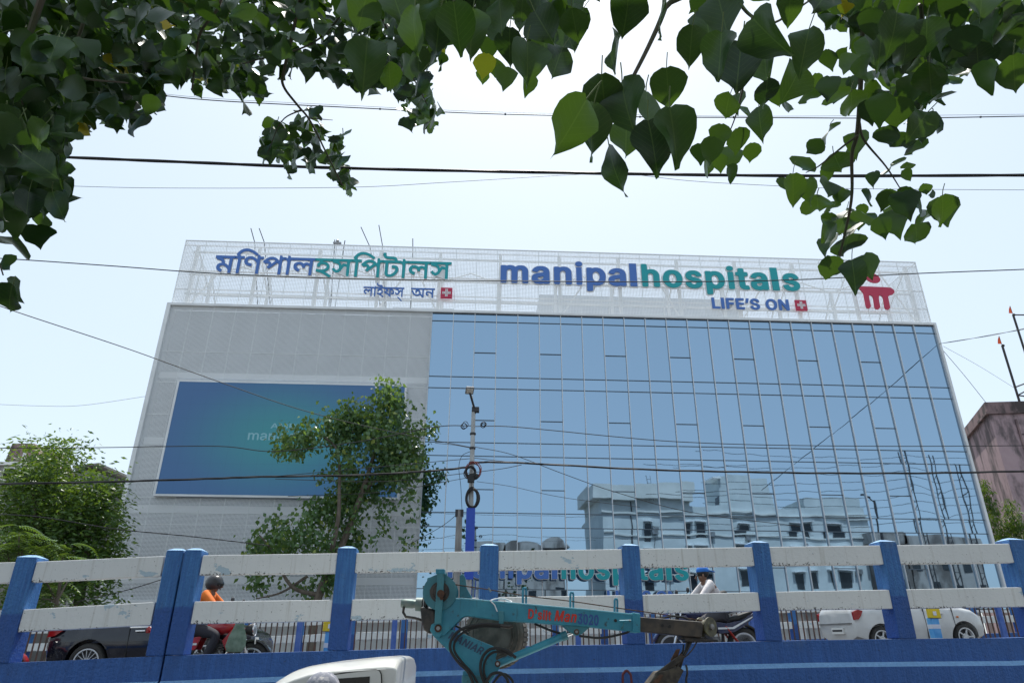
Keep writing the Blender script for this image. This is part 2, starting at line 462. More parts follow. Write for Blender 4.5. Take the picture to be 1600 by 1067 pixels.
GL = {
"b'":'41,473 41,516 54,526 141,528 161,520 166,506 161,366 159,316 151,304 131,298 81,298 53,306 47,316',
'b0':'18,215 22,331 33,381 53,431 79,471 108,498 138,517 178,530 228,536 278,530 318,515 358,487 389,451 410,411 425,361 434,301 436,231 430,171 415,111 398,71 377,41 347,11 308,-11 268,-23 228,-27 178,-22 138,-8 95,21 68,51 42,101 27,151;148,169 140,241 145,321 161,381 186,421 218,439 238,438 258,429 288,391 307,331 313,251 307,181 294,131 270,91 238,71 218,70 198,78 169,111',
'b2':'34,-4 33,48 38,58 252,288 279,328 289,368 285,398 274,418 244,437 214,439 194,433 174,416 161,388 157,358 149,348 124,342 54,343 35,358 35,368 40,408 51,438 89,488 137,518 204,535 274,530 332,508 379,468 398,438 408,408 410,348 394,298 364,250 208,78 404,74 420,58 420,-2 404,-17 384,-20 64,-20 44,-15',
'b3':'14,119 16,141 34,151 124,149 137,141 145,111 159,91 184,75 214,70 264,81 292,111 298,141 294,171 286,191 267,211 224,226 144,229 127,241 126,301 236,431 64,432 44,441 39,451 39,511 54,526 214,529 374,529 394,523 403,511 400,451 276,311 354,276 383,251 405,221 420,181 424,141 418,101 407,71 366,21 315,-9 254,-25 184,-25 120,-9 69,21 34,61',
'bA':'-13,-4 -13,8 177,520 197,528 277,529 304,518 389,288 492,8 494,-2 487,-13 467,-20 397,-20 370,-12 321,118 307,122 167,122 158,118 116,-2 97,-18 7,-19;197,225 237,347 250,318 282,228 277,220 267,219 207,219',
'bD':'30,-4 29,508 33,518 60,529 280,525 360,500 420,457 451,418 471,378 486,328 492,278 490,208 480,158 460,108 434,68 403,38 370,15 330,-2 280,-15 220,-20 60,-20 40,-15;160,77 156,88 156,428 170,432 259,428 290,418 320,396 352,348 366,288 366,218 346,148 320,114 280,88 230,78',
'bE':'30,-4 29,508 33,518 60,529 370,529 400,518 403,448 390,436 156,428 156,318 160,306 360,305 380,297 386,288 386,228 370,211 159,208 156,88 160,77 390,74 406,58 406,-2 390,-17 370,-20 60,-20 40,-15',
'bF':'30,-4 29,508 33,518 60,529 380,527 396,518 400,508 400,448 392,438 370,432 270,432 156,428 156,308 160,299 360,296 373,288 377,278 377,218 369,208 350,201 160,201 156,198 155,-2 150,-11 130,-20 60,-20 40,-15',
'bI':'1,-4 0,58 5,68 21,76 81,77 87,88 87,428 21,433 9,438 1,448 4,518 31,529 281,527 297,518 300,508 300,448 281,433 214,428 214,88 217,78 271,77 295,68 300,58 300,-2 291,-14 271,-20 31,-20 11,-15',
'bL':'30,-4 29,508 33,518 60,529 130,528 152,518 156,288 158,78 370,76 387,68 392,58 392,-2 380,-15 360,-20 60,-20 40,-15',
'bM':'30,-4 29,508 40,524 60,529 150,529 179,518 310,183 320,187 450,519 470,528 570,529 595,518 599,368 599,-2 590,-13 570,-20 500,-20 480,-13 473,-2 470,247 373,-2 360,-16 280,-20 260,-11 160,235 153,218 150,-6 130,-19 60,-20 40,-15',
'bN':'30,-4 29,508 33,518 60,529 140,529 164,518 360,208 368,228 371,518 400,529 470,528 490,518 494,508 494,8 488,-12 460,-20 380,-20 362,-12 160,304 156,288 156,-2 140,-17 120,-20 50,-19',
'bO':'11,221 10,281 17,331 32,381 59,431 94,471 131,499 171,519 221,532 291,535 341,526 391,506 428,481 467,441 492,401 512,351 522,291 523,231 515,171 494,111 471,72 441,38 401,8 361,-11 311,-23 261,-27 201,-19 151,-1 111,23 71,62 39,111 21,161;141,193 135,261 145,331 171,385 211,421 241,433 271,436 323,421 366,381 392,321 399,251 390,181 361,121 321,86 291,75 261,73 211,88 191,102 166,131',
'bR':'30,-4 29,508 40,524 60,529 260,528 320,517 370,493 415,448 437,388 438,318 416,258 391,228 353,198 456,8 459,-2 450,-13 430,-20 350,-20 328,-12 230,168 220,177 160,177 156,168 155,-2 149,-12 130,-20 60,-20 40,-15;160,275 156,278 156,428 170,432 250,431 290,416 309,388 314,358 312,328 298,298 280,284 260,277',
'bS':'9,123 9,141 29,156 119,154 135,139 143,109 159,89 189,74 219,69 249,71 279,82 300,99 311,119 311,159 294,179 259,196 149,228 109,245 59,279 36,309 22,359 28,419 57,469 99,503 149,525 209,535 269,533 319,520 361,499 399,465 425,419 432,379 429,369 409,359 327,359 310,369 300,399 285,419 259,434 229,438 179,428 156,409 148,389 148,359 169,335 201,319 299,291 353,269 396,239 426,199 439,149 431,89 402,39 359,4 309,-18 249,-28 189,-27 129,-14 80,9 46,39 20,79',
'ba':'1,88 6,149 22,179 44,199 111,228 242,249 244,269 238,289 230,299 211,309 181,310 161,303 143,289 122,259 101,254 31,272 16,279 10,289 31,333 69,369 111,390 171,403 231,402 281,388 327,359 355,319 367,259 368,-1 363,-11 331,-20 271,-20 241,-12 211,-23 171,-28 101,-20 61,-3 33,19 12,49;131,80 123,109 131,129 141,137 231,155 241,154 245,139 234,99 201,71 161,66',
'bh':'23,-4 22,508 33,524 53,529 113,529 141,518 145,398 153,389 203,403 253,403 303,390 338,368 364,338 378,308 387,268 388,208 388,-2 382,-12 363,-20 293,-20 273,-13 265,-2 263,258 257,278 243,297 213,309 175,298 157,278 149,258 143,-5 123,-19 53,-20 33,-15',
'bi':'12,472 12,498 23,518 42,533 72,543 102,542 122,535 144,518 155,498 155,468 144,448 122,431 102,425 72,424 42,434 24,448;22,-1 22,378 32,394 52,399 122,399 142,388 145,-2 138,-12 122,-19 52,-20 32,-15',
'bl':'23,65 23,516 37,526 53,529 123,528 143,516 145,396 145,86 153,72 173,74 195,66 211,6 210,-4 193,-16 153,-22 113,-20 83,-13 43,16 31,36',
'bm':'23,-4 22,378 25,388 43,398 113,399 143,387 193,404 243,404 283,393 323,366 353,386 383,399 453,405 503,394 543,369 573,328 587,278 588,-2 582,-12 563,-20 483,-18 465,-2 465,48 462,278 443,303 423,310 403,308 377,288 367,258 366,-2 360,-12 343,-19 273,-20 250,-12 243,-2 243,268 229,298 213,308 193,310 163,293 146,258 143,-5 123,-19 53,-20 33,-15',
'bn':'23,-4 22,378 25,388 43,398 113,399 143,385 193,401 243,404 293,394 338,368 369,328 384,288 388,88 388,-2 382,-12 353,-20 293,-20 271,-12 265,-2 265,238 261,268 251,288 233,304 213,309 193,307 164,288 146,248 143,-5 123,-19 53,-20 33,-15',
'bo':'5,160 4,210 10,250 40,320 64,350 95,374 126,390 165,401 205,404 255,400 289,390 327,370 361,340 382,310 400,270 409,230 412,180 406,130 378,60 354,30 325,5 285,-15 245,-25 205,-28 155,-22 115,-8 84,10 52,40 26,80 11,120;135,135 127,180 132,230 146,270 172,300 205,310 243,300 269,270 284,230 288,180 282,140 266,100 245,78 215,67 175,75 150,100',
'bp':'23,-147 23,385 34,395 53,399 123,398 143,384 193,402 253,403 316,385 369,345 405,285 421,205 412,115 398,75 380,45 340,5 283,-21 213,-28 153,-12 146,-15 145,-145 133,-158 53,-163 33,-158;153,126 144,175 146,225 158,265 180,295 213,309 244,305 269,285 290,245 297,205 295,155 283,115 263,85 233,68 203,69 173,90',
'bs':'6,87 6,100 16,110 96,126 117,120 140,80 166,67 196,66 216,73 226,80 237,100 232,120 220,130 86,170 54,190 29,220 17,260 21,310 45,350 76,375 116,394 156,403 206,404 246,398 286,382 316,360 339,330 353,300 355,290 346,276 276,258 246,264 222,300 196,312 156,304 140,280 145,260 156,251 293,210 324,190 349,160 361,120 356,70 333,30 297,0 256,-18 206,-27 156,-27 106,-17 69,0 43,20 20,50',
'bt':'-23,322 -24,384 -3,398 34,404 34,474 41,484 67,491 127,491 150,484 157,474 157,404 217,397 234,384 235,374 234,324 227,314 207,307 157,304 157,144 161,74 207,73 228,64 244,4 242,-6 207,-21 147,-23 97,-10 63,14 43,44 35,74 33,304 -3,308',
'b’':'22,314 53,516 67,526 82,529 152,529 172,523 182,506 123,306 102,298 52,298 32,303',
'tA':'17,-2 12,4 197,509 267,513 277,512 284,504 369,274 467,2 457,-4 407,-4 388,4 337,137 147,138 137,131 92,4 77,-4;167,203 166,214 237,429 257,376 314,204',
'tI':'31,-3 25,4 25,54 31,60 112,64 112,444 31,448 25,454 25,504 31,512 41,513 271,511 275,504 275,454 271,450 189,444 189,64 271,58 275,54 275,4 261,-4',
'tM':'60,-3 54,4 54,504 60,512 150,512 160,504 310,107 320,111 470,508 480,513 570,510 574,154 574,4 560,-4 510,-4 498,4 499,344 496,364 490,370 349,4 330,-4 290,-4 280,1 130,385 127,374 128,4 120,-3',
'tR':'60,-3 54,4 54,504 60,512 270,511 320,499 364,474 383,454 401,424 415,364 406,294 377,244 323,204 430,1 420,-4 360,-4 345,4 240,194 140,194 131,184 131,4 120,-4;140,259 131,264 131,444 140,448 250,447 280,442 310,425 332,394 339,354 333,314 314,284 290,269 260,261',
'ta':'31,67 25,95 27,135 39,165 61,188 111,211 251,234 268,245 269,265 261,295 243,315 221,324 181,326 151,318 130,305 101,271 41,289 36,295 46,315 81,354 119,375 161,386 211,388 267,375 301,355 331,315 342,265 343,5 331,-4 281,-4 271,4 269,25 261,26 234,5 201,-8 161,-13 121,-8 68,15 48,35;101,87 99,115 107,135 141,156 261,178 268,175 270,145 266,115 258,95 241,74 211,56 181,50 141,53 116,65',
'th':'53,-3 47,4 47,504 53,512 113,512 120,504 123,340 153,368 193,385 243,388 293,375 323,354 346,324 359,284 363,234 363,4 353,-4 293,-1 290,244 280,284 254,314 227,324 183,322 153,306 133,283 121,244 120,4 103,-4',
'ti':'42,461 37,494 48,514 62,523 82,528 102,525 127,504 131,474 120,454 106,444 72,440;52,-2 47,4 47,374 52,383 112,383 120,374 120,4 112,-3',
'tl':'53,45 47,81 47,501 53,513 117,511 120,401 121,81 133,58 163,57 176,51 186,1 143,-6 103,-2 73,14',
'tm':'53,-3 47,4 47,374 53,383 113,383 123,342 143,364 173,381 203,389 243,388 279,374 313,335 323,333 363,371 413,388 463,388 513,367 544,334 561,284 563,4 553,-4 493,-1 490,94 490,254 481,294 463,314 443,323 413,326 383,319 354,294 343,264 341,4 333,-3 273,-2 268,4 264,284 253,304 233,319 213,325 183,325 144,304 122,264 120,4 103,-4',
'tn':'53,-3 47,4 47,374 53,383 113,383 123,340 163,374 213,388 273,382 303,369 323,354 350,314 361,274 363,104 363,3 353,-4 293,-1 290,234 284,274 266,304 243,319 213,325 183,322 143,297 122,254 120,4 103,-4',
'to':'35,129 29,205 34,245 47,285 64,315 90,345 145,378 185,387 225,388 265,380 298,365 325,345 351,315 368,285 381,245 386,165 377,115 366,85 348,55 325,30 295,9 265,-4 225,-11 185,-11 145,-2 115,12 85,35 65,60 45,95;105,157 104,215 118,265 145,303 175,321 225,324 265,308 293,275 310,225 312,165 300,115 275,76 245,57 195,51 154,65 120,105',
'tp':'53,-146 47,-139 48,381 117,381 123,336 145,361 183,382 223,388 263,385 313,366 353,331 384,271 396,201 391,131 363,61 339,31 313,11 283,-4 243,-12 203,-10 173,-1 143,19 123,42 120,-139 103,-147;123,144 119,201 127,251 147,291 173,314 213,325 263,316 293,291 316,241 322,191 314,131 296,91 263,61 213,51 173,63 143,93',
'ts':'36,72 30,95 96,109 115,75 136,59 166,50 196,50 240,65 261,95 256,125 236,142 116,176 80,195 59,215 42,255 43,295 55,325 81,355 116,375 146,384 186,388 226,385 258,375 290,355 308,335 326,302 328,295 323,285 266,274 245,305 226,321 176,328 136,314 115,285 120,255 136,241 266,202 297,185 318,165 335,125 335,85 324,55 296,23 266,5 226,-8 176,-12 136,-8 106,1 76,18 49,45',
'tt':'7,324 0,330 1,380 47,383 59,390 59,470 67,475 117,475 132,470 132,390 137,385 210,380 207,326 132,320 132,140 137,70 157,55 197,57 207,53 218,0 177,-8 137,-5 100,10 77,31 67,50 60,80 59,320',
'gঅ':'-16,543 -20,624 -6,632 904,632 913,624 913,554 909,544 814,541 808,534 808,4 804,-8 714,-7 654,83 574,156 494,103 424,84 374,81 324,86 284,96 234,118 164,174 103,254 36,394 21,434 19,444 24,450 107,474 163,344 214,260 244,228 274,205 304,190 344,180 394,177 434,183 464,195 494,219 513,254 520,294 517,334 501,374 484,394 454,414 424,420 394,417 374,405 367,394 363,374 370,334 367,324 284,306 275,314 267,344 262,404 270,434 282,454 323,494 304,517 278,534 254,541;414,528 410,534 414,539 424,541 704,541 711,534 711,164 704,155 610,244 616,294 610,354 596,394 573,434 545,464 517,484 474,502 424,511',
'gই':'-16,544 -20,551 -20,621 -12,631 334,632 344,634 346,641 334,671 314,684 114,696 74,708 34,731 4,765 -15,811 -20,871 -15,911 -8,921 74,915 78,911 75,861 80,831 94,806 114,793 164,782 324,777 354,769 384,755 404,738 422,711 444,633 544,631 550,621 550,551 544,542 534,541 244,541 243,531 254,511 314,503 374,482 414,455 444,421 467,371 474,321 467,271 444,222 417,191 389,171 311,141 444,70 544,-1 550,-9 545,-19 494,-73 355,21 264,71 164,111 44,144 37,151 37,161 54,230 64,233 124,219 194,214 254,216 304,227 334,242 362,271 373,301 373,341 354,380 324,403 284,417 224,419 184,410 164,394 158,371 164,341 160,331 84,313 74,317 60,381 70,431 94,464 149,501 124,525 94,540',
'gট':'-16,544 -20,558 -16,630 374,632 383,638 373,668 344,686 144,693 94,706 54,728 18,768 0,818 -4,858 0,908 4,919 14,922 84,917 94,910 94,838 104,813 124,796 174,783 334,780 394,768 430,748 454,721 468,688 477,638 484,632 584,629 586,548 574,541 184,540 182,358 184,158 194,127 224,108 254,106 284,112 344,144 395,198 423,258 429,308 424,328 414,342 374,354 313,348 307,358 296,428 304,438 364,448 414,447 454,436 483,418 508,388 523,348 527,308 523,258 504,198 464,133 414,81 354,42 294,20 224,15 174,25 124,57 95,108 86,158 85,538',
'gণ':'34,422 31,484 47,544 85,594 144,628 214,639 294,626 364,590 434,529 438,534 438,684 444,697 504,697 534,632 634,631 640,624 637,544 544,541 535,534 535,34 534,-2 524,-10 441,-6 438,384 393,444 334,502 274,536 214,546 184,540 164,529 144,508 134,484 136,434 155,404 194,382 274,365 284,357 279,274 274,263 184,278 114,309 64,355 46,384',
'gন':'-16,543 -20,624 -6,632 614,632 624,624 624,554 620,544 524,540 519,534 519,4 514,-8 434,-10 424,-6 422,204 344,285 304,313 264,332 224,341 194,339 164,327 144,304 138,274 145,244 164,222 216,194 224,184 188,114 174,103 134,123 94,152 66,184 49,214 38,254 37,294 46,334 61,364 89,394 124,415 174,431 224,432 274,424 324,404 373,374 414,339 421,344 422,354 422,534 414,541',
'gপ':'16,444 12,454 36,486 123,574 186,615 256,637 326,637 396,617 462,574 526,509 533,514 534,524 536,694 596,698 606,692 628,634 726,632 736,624 736,554 732,544 636,540 631,534 631,184 629,-6 616,-10 536,-6 534,354 531,364 486,425 226,185 159,244 158,254 188,284 204,314 209,344 199,374 184,384 156,388 96,370;156,474 186,505 226,530 266,543 306,546 366,532 416,500 423,494 396,469 296,374 278,424 251,454 206,472',
'gফ':'-16,543 -20,624 -6,632 854,629 858,554 854,543 844,541 224,541 209,534 284,488 338,444 346,434 351,374 344,367 175,284 188,274 254,251 324,215 434,130 436,514 444,520 494,519 594,505 644,489 694,464 733,434 761,404 785,364 799,324 802,284 796,244 770,194 724,160 664,148 593,154 587,164 594,238 604,244 654,243 684,251 701,274 702,314 682,354 644,386 594,409 534,419 532,4 524,-10 444,-10 364,76 294,129 214,168 84,202 74,211 41,294 38,304 44,312 114,355 229,414 204,434 144,463 44,493 38,504 52,534 44,541',
'gম':'-16,543 -20,624 -6,632 634,632 642,624 638,544 544,541 537,534 535,-6 524,-10 442,-6 440,104 405,154 354,214 304,253 264,268 214,269 184,257 170,244 158,204 166,174 182,154 252,114 229,34 224,27 214,25 194,32 151,54 114,81 84,115 62,164 56,204 62,254 75,284 104,319 144,345 204,362 202,384 190,414 164,444 114,469 34,485 28,494 34,537;214,529 205,534 224,541 424,541 434,541 440,534 440,274 434,258 376,314 308,354 298,414 277,464 246,504',
'gল':'-16,543 -20,624 -6,632 744,631 751,624 747,544 654,541 646,534 644,-6 564,-10 551,-6 548,314 524,342 484,366 464,369 434,362 414,342 408,314 410,274 407,264 394,261 334,256 325,264 313,314 284,355 244,379 194,382 174,376 154,360 138,324 141,294 149,274 184,240 250,204 223,124 214,117 164,136 117,164 84,193 61,224 44,264 37,304 39,354 54,394 77,424 104,446 134,462 204,476 244,474 284,464 322,444 354,417 404,451 444,461 494,456 544,430 549,444 549,534 544,540',
'gস':'-16,543 -20,624 -6,632 694,632 702,624 698,544 604,541 597,534 595,-6 584,-10 502,-6 500,264 500,314 494,323 454,360 424,363 394,335 310,194 264,141 234,124 194,117 154,121 124,133 74,174 25,244 34,255 94,291 104,286 131,244 154,221 184,213 204,220 229,244 257,284 238,384 224,414 194,444 144,466 34,486 28,494 34,537;214,534 234,541 494,541 500,534 500,434 494,428 472,444 424,459 386,454 353,434 324,397 302,454 284,484 254,512',
'gহ':'-16,544 -20,551 -20,621 -16,629 -6,632 544,631 550,621 550,551 544,542 244,541 243,531 254,511 334,498 384,476 428,441 455,401 470,361 474,321 467,271 450,231 427,201 394,174 364,158 311,141 434,76 542,1 550,-9 528,-39 494,-73 364,15 274,66 184,105 44,144 37,151 54,230 64,233 124,219 184,214 244,215 294,224 333,241 355,261 370,291 374,331 361,371 334,397 284,417 234,420 194,414 170,401 159,381 164,341 160,331 84,313 74,317 60,381 70,431 94,464 149,501 124,525 94,540',
'gা':'-16,543 -20,624 -6,632 24,630 84,603 84,684 94,698 154,696 174,642 184,632 274,632 284,627 286,554 282,544 194,541 181,534 181,294 178,-6 164,-10 94,-10 87,-6 84,464 71,494 44,526 24,537',
'gি':'-16,543 -20,554 -16,629 57,634 10,704 53,774 99,834 144,874 194,904 244,920 314,927 394,919 464,898 544,859 624,806 714,735 712,724 673,674 664,667 654,671 534,761 454,806 384,828 314,834 254,824 204,799 164,762 118,694 164,633 274,632 286,624 282,544 194,541 181,534 178,-6 94,-10 84,4 84,534 74,541',
}
ADV = {'manipalhospitals': [0, 610, 999, 1409, 1575, 2000, 2389, 2578, 2988, 3403, 3768, 4193, 4359, 4587, 4976, 5165], 'LIFE’S ON': [0, 385, 575, 985, 1404, 1581, None, 2215, 2749], 'AMRI': [0, 480, 1108, 1557], "D'silt": [0, 502, 708, 1073, 1240, 1429], 'Man': [0, 628, 1017], '3020': [0, 453, 906, 1359], 'MANIAR': [0, 628, 1108, 1631, 1820, 2299], 'মিণপালহসিপটালস': [0, 622, 888, 1508, 2224, 2490, 3221, 3751, 4433, 4699, 5415, 5982, 6248, 6979], 'লাইফস': [0, 731, 997, 1527, 2365], 'অন': [0, 893]}
GL['bl'] = '12,-20 155,-20 155,530 12,530'
GL['bI'] = '29,-20 172,-20 172,530 29,530'
GL['tl'] = '41,-4 127,-4 127,511 41,511'
GL['tI'] = GL['tl']
# ------------------------------------------------------------------ the hospital
def perforated(name, per, rad, col, rough=.5):
    m, t, p = nodes(name)
    p.inputs['Base Color'].default_value = (*col, 1); p.inputs['Roughness'].default_value = rough
    o = N(t, 'TexCoord').outputs['Object']; sep = N(t, 'SeparateXYZ'); L(t, o, sep.inputs[0])
    u = mth(t, 'SUBTRACT', mth(t, 'FRACT', mth(t, 'DIVIDE', mth(t, 'ADD', sep.outputs[0], sep.outputs[1]), per)), .5)
    w = mth(t, 'SUBTRACT', mth(t, 'FRACT', mth(t, 'DIVIDE', sep.outputs[2], per)), .5)
    d = mth(t, 'ADD', mth(t, 'MULTIPLY', u, u), mth(t, 'MULTIPLY', w, w))
    hole = mth(t, 'LESS_THAN', d, rad * rad)
    tr = N(t, 'BsdfTransparent'); mx = N(t, 'MixShader')
    L(t, hole, mx.inputs[0]); L(t, p.outputs[0], mx.inputs[1]); L(t, tr.outputs[0], mx.inputs[2])
    L(t, mx.outputs[0], t.nodes['Material Output'].inputs[0])
    return m
BAY = 1.4925
M_perfT = perforated('open_perforated_sheet', BAY / 14, .40, (.80, .82, .84))
M_perfL = perforated('fine_perforated_sheet', BAY / 20, .35, (.82, .84, .86))
M_rim = mat('white_sheet_rim', (.84, .86, .87), .5)
M_core = mat('grey_cladding', (.24, .26, .28), .8, c2=(.19, .21, .23), scale=.4)
M_slab = mat('pale_slab_edge', (.84, .84, .83), .7)
M_inner = mat('dark_interior', (.02, .022, .025), .9)
def glass_mat():
    m, t, p = nodes('blue_mirror_glass')
    p.inputs['Metallic'].default_value = 1; p.inputs['Roughness'].default_value = .015
    oi = N(t, 'ObjectInfo').outputs['Random']
    L(t, mixc(t, oi, (.285, .405, .53), (.305, .43, .56)), p.inputs['Base Color'])
    n1 = noise(t, pos(t, 'world', (1, 1, .55)), .55, 1.5, .5)
    bump(t, p, n1, .14, .04)
    return m
M_glass = glass_mat()
HB = thing('hospital_building', 'wide hospital building with a blue glass front and white perforated screens', 'building', (0, FD, 0), YAW)
Z0, Z1, ZT = 3.92, 22.9, 28.14
UL, UG, UR = -23.66, -5.57, 30.25
b = MB(); b.bb(UL + .3, UR - .1, .62, 27, 3.9, 22.85); b.build('core', M_core, HB)
b = MB(); b.bb(UL + 1.2, UR - 1.2, 2.4, 26, 0, 3.88); b.build('ground_floor', M_slab, HB)
b = MB(); b.bb(UG + .02, UR - .02, .10, .6, 3.95, 22.84); b.build('spandrel_backing', M_inner, HB)
for i in range(10):
    b = MB(); b.bb(UL + 2 + i * 5.6, UL + 2.5 + i * 5.6, 1.2, 1.7, 0, 3.88); b.build('ground_column', M_slab, HB)
# edge strips
for nm, x0, x1, z0, z1 in (('edge_trim', UL, UL + .26, Z0, Z1 + .18), ('edge_trim', UR + .01, UR + .17, Z0, Z1 + .18)):
    b = MB(); b.bb(x0, x1, -.16, .8, z0, z1); b.build(nm, M_white, HB, bevel=.01)
b = MB(); b.bb(UL + .262, UG, -.16, .6, Z0 - .16, Z0 + .1); b.build('bottom_trim', M_white, HB)
b = MB(); b.bb(UG + .001, UR + .008, -.16, .6, Z0 - .16, Z0 - .02); b.build('bottom_trim', M_white, HB)
b = MB(); b.bb(UL + .262, UR + .008, -.17, .7, Z1 + .0, Z1 + .18); b.build('fascia', M_white, HB, bevel=.01)
# lower perforated screen: sheets with raised rims, slab edges showing through
rows = [4.03, 6.10, 8.32, 9.90, 12.98, 15.17, 17.36, 19.53, 22.89]
for z in (5.0, 9.05, 13.3, 17.75):
    b = MB(); b.bb(UL + .35, UG - .1, .28, .6, z, z + .42); b.build('slab_edge', M_slab, HB)
def screen_panel(w, h, m, rim):
    b = MB(); b.cur = 0
    b.add([(0, 0, 0), (w, 0, 0), (w, 0, h), (0, 0, h)], [(0, 1, 2, 3)])
    b.cur = 1
    for x0, x1, z0, z1 in ((.004, rim, 0, h), (w - rim, w - .004, 0, h), (rim, w - rim, .004, rim), (rim, w - rim, h - rim, h - .004)):
        b.bb(x0, x1, -.012, .03, z0, z1)
    return b.mesh('screen_panel', [m, M_rim])
for j in range(len(rows) - 1):
    h = rows[j + 1] - rows[j]; me = screen_panel(BAY, h, M_perfL, .021)
    for i in range(12):
        if 3 <= j <= 5 and 2 <= i <= 9: continue
        x0 = UG - BAY * (12 - i)
        o = obj('screen_panel', me, HB, (x0, rng.uniform(-.004, .004), rows[j]))
# upper see-through band
me = screen_panel(BAY, ZT - 23.085, M_perfT, .028)
for i in range(36): obj('screen_panel', me, HB, (UG - BAY * 12 + BAY * i, .06, 23.085))
for sx in (UG - BAY * 12 + .03, UR - .03):
    for k in range(3): obj('screen_panel', me, HB, (sx, .1 + BAY * k, 23.085), (0, 0, math.pi / 2))
for z in (27.78, 25.72, 24.25):
    b = MB(); b.bb(UG - BAY * 12, UR, .10, .16, z, z + .07); b.build('screen_rail', M_white, HB)
b = MB(); b.bb(UG - BAY * 12, UR, .04, .14, ZT, ZT + .06); b.build('screen_coping', M_white, HB)
M_fr = mat('white_painted_steel', (.72, .74, .75), .5)
for i in range(13):
    x = UG - BAY * 12 + .8 + i * 4.36
    for y in (.55, 3.6):
        b = MB(); b.bb(x - .11, x + .11, y - .11, y + .11, 22.9, 28.0 if y < 1 else 27.4); b.build('steel_post', M_fr, HB)
    br = [((x, .6, 27.8), (x, 3.5, 25.9)), ((x, 3.6, 27.2), (x, 7.4, 22.95))]
    if i < 12:
        br += [((x, 3.6, 27.3), (x + 2.18, 3.6, 28.12)), ((x + 2.18, 3.6, 28.12), (x + 4.36, 3.6, 27.3))]
        if i % 3 == 0: br.append(((x, .55, 23.1), (x + 1.6, .55, 25.6)))
        if i % 4 == 3: br.append(((x + 4.3, .55, 23.2), (x + 2.2, .55, 27.6)))
    for q0, q1 in br:
        b = MB(); b.tube([q0, q1], .06, 6); b.build('brace', M_fr, HB)
for z in (27.45, 25.65, 24.1):
    for y, dz in ((.5, 0), (3.55, -.1)):
        b = MB(); b.bb(UG - BAY * 12 + .5, UR - .5, y, y + .1, z + dz, z + dz + .12); b.build('steel_beam', M_fr, HB)
M_plant = mat('pale_plant_room', (.60, .62, .64), .7, c2=(.55, .57, .6), scale=.5)
b = MB(); b.bb(2.6, 19.4, 7.5, 15, 22.9, 28.5); b.build('plant_room', M_plant, HB)
for q in ((-9.5, -4.5, 8, 12, 22.9, 27.2), (23.2, 29.6, 6, 9, 22.9, 25.2)):
    b = MB(); b.bb(*q); b.build('air_handling_unit', M_plant, HB)
M_tank = mat('blue_grey_tank', (.22, .27, .42), .6)
for x in (-16.6, -13.9):
    b = MB(); b.lathe([(1.35, 22.9), (1.35, 24.7), (1.0, 25.3), (.35, 25.7), (.0001, 25.75)], 20, Matrix.Translation((x, 5.5, 0)))
    b.build('water_tank', M_tank, HB, smooth=True)
# masts that stick out over the screen
for (xa, ya), (xb, yb) in (((392, 357), (398, 379)), ((405, 357), (413, 379)), ((523, 375), (523, 382)), ((539, 376), (538, 382)), ((564, 355), (578, 386)), ((592, 352), (598, 386)), ((645, 373), (645, 388))):
    ua, za = fac(xa, ya, -2.0); ub, zb = fac(xb, yb, -2.0)
    k = (zb - 22.95) / max(za - zb, .05)
    b = MB(); dx = (ub - ua) / max(za - zb, .05)
    b.tube([(ua, 2.0, za), (ub, 2.0, zb), (ub + dx * (zb - 22.9) * .5, 2.0, 22.9)], .035, 6); b.build('antenna_rod', M_dark, HB)
b = MB(); ua, za = fac(527, 380, -2.0); b.bb(ua - .3, ua + .3, 1.9, 2.1, za - .05, za + .05); b.tube([(ua, 2, 22.9), (ua, 2, za)], .03, 6); b.ball((ua, 2, za + .17), .13, 8, 6); b.build('floodlight', M_steel, HB)
# curtain wall
grid = [(22.31, 22.88, None), (18.22, 22.27, 19.96), (17.40, 18.17, None), (13.72, 17.36, 15.19), (12.83, 13.67, None), (9.28, 12.79, 10.69), (8.41, 9.23, None), (4.83, 8.37, 6.2), (3.95, 4.79, None)]
pm = {}
for k in range(24):
    x0, x1 = UG + k * BAY + .028, UG + (k + 1) * BAY - .028
    for z0, z1, sp_ in grid:
        for a, c in (((z0, sp_ - .02), (sp_ + .02, z1)) if sp_ and k % 3 == 2 and k < 22 else ((z0, z1),)):
            key = (round(c - a, 3))
            if key not in pm:
                w, h = (x1 - x0) / 2, (c - a) / 2
                q = MB(); q.bb(-w, w, 0, .012, -h, h); pm[key] = q.mesh('glass_pane', M_glass)
            obj('glass_pane', pm[key], HB, ((x0 + x1) / 2, .03, (a + c) / 2), (R(rng.gauss(0, .09)), 0, R(rng.gauss(0, .12))))
q = MB(); q.bb(-.022, .022, -.09, .08, 3.95, 22.88); mm = q.mesh('mullion', M_alu)
for k in range(25): obj('mullion', mm, HB, (UG + k * BAY, 0, 0))
M_tr = mat('transom_grey', (.10, .13, .16), .4, .3)
for k in range(24):
    x0, x1 = UG + k * BAY + .027, UG + (k + 1) * BAY - .027
    if k == 0:
        q = MB(); q.bb(x0 - x1, 0, -.02, .07, 0, .042); tm = q.mesh('transom', M_tr)
    for z0, z1, sp_ in grid:
        obj('transom', tm, HB, (x1, 0, z1))
        if sp_ and k % 3 == 2 and k < 22: obj('transom', tm, HB, (x1, -.01, sp_ - .021))
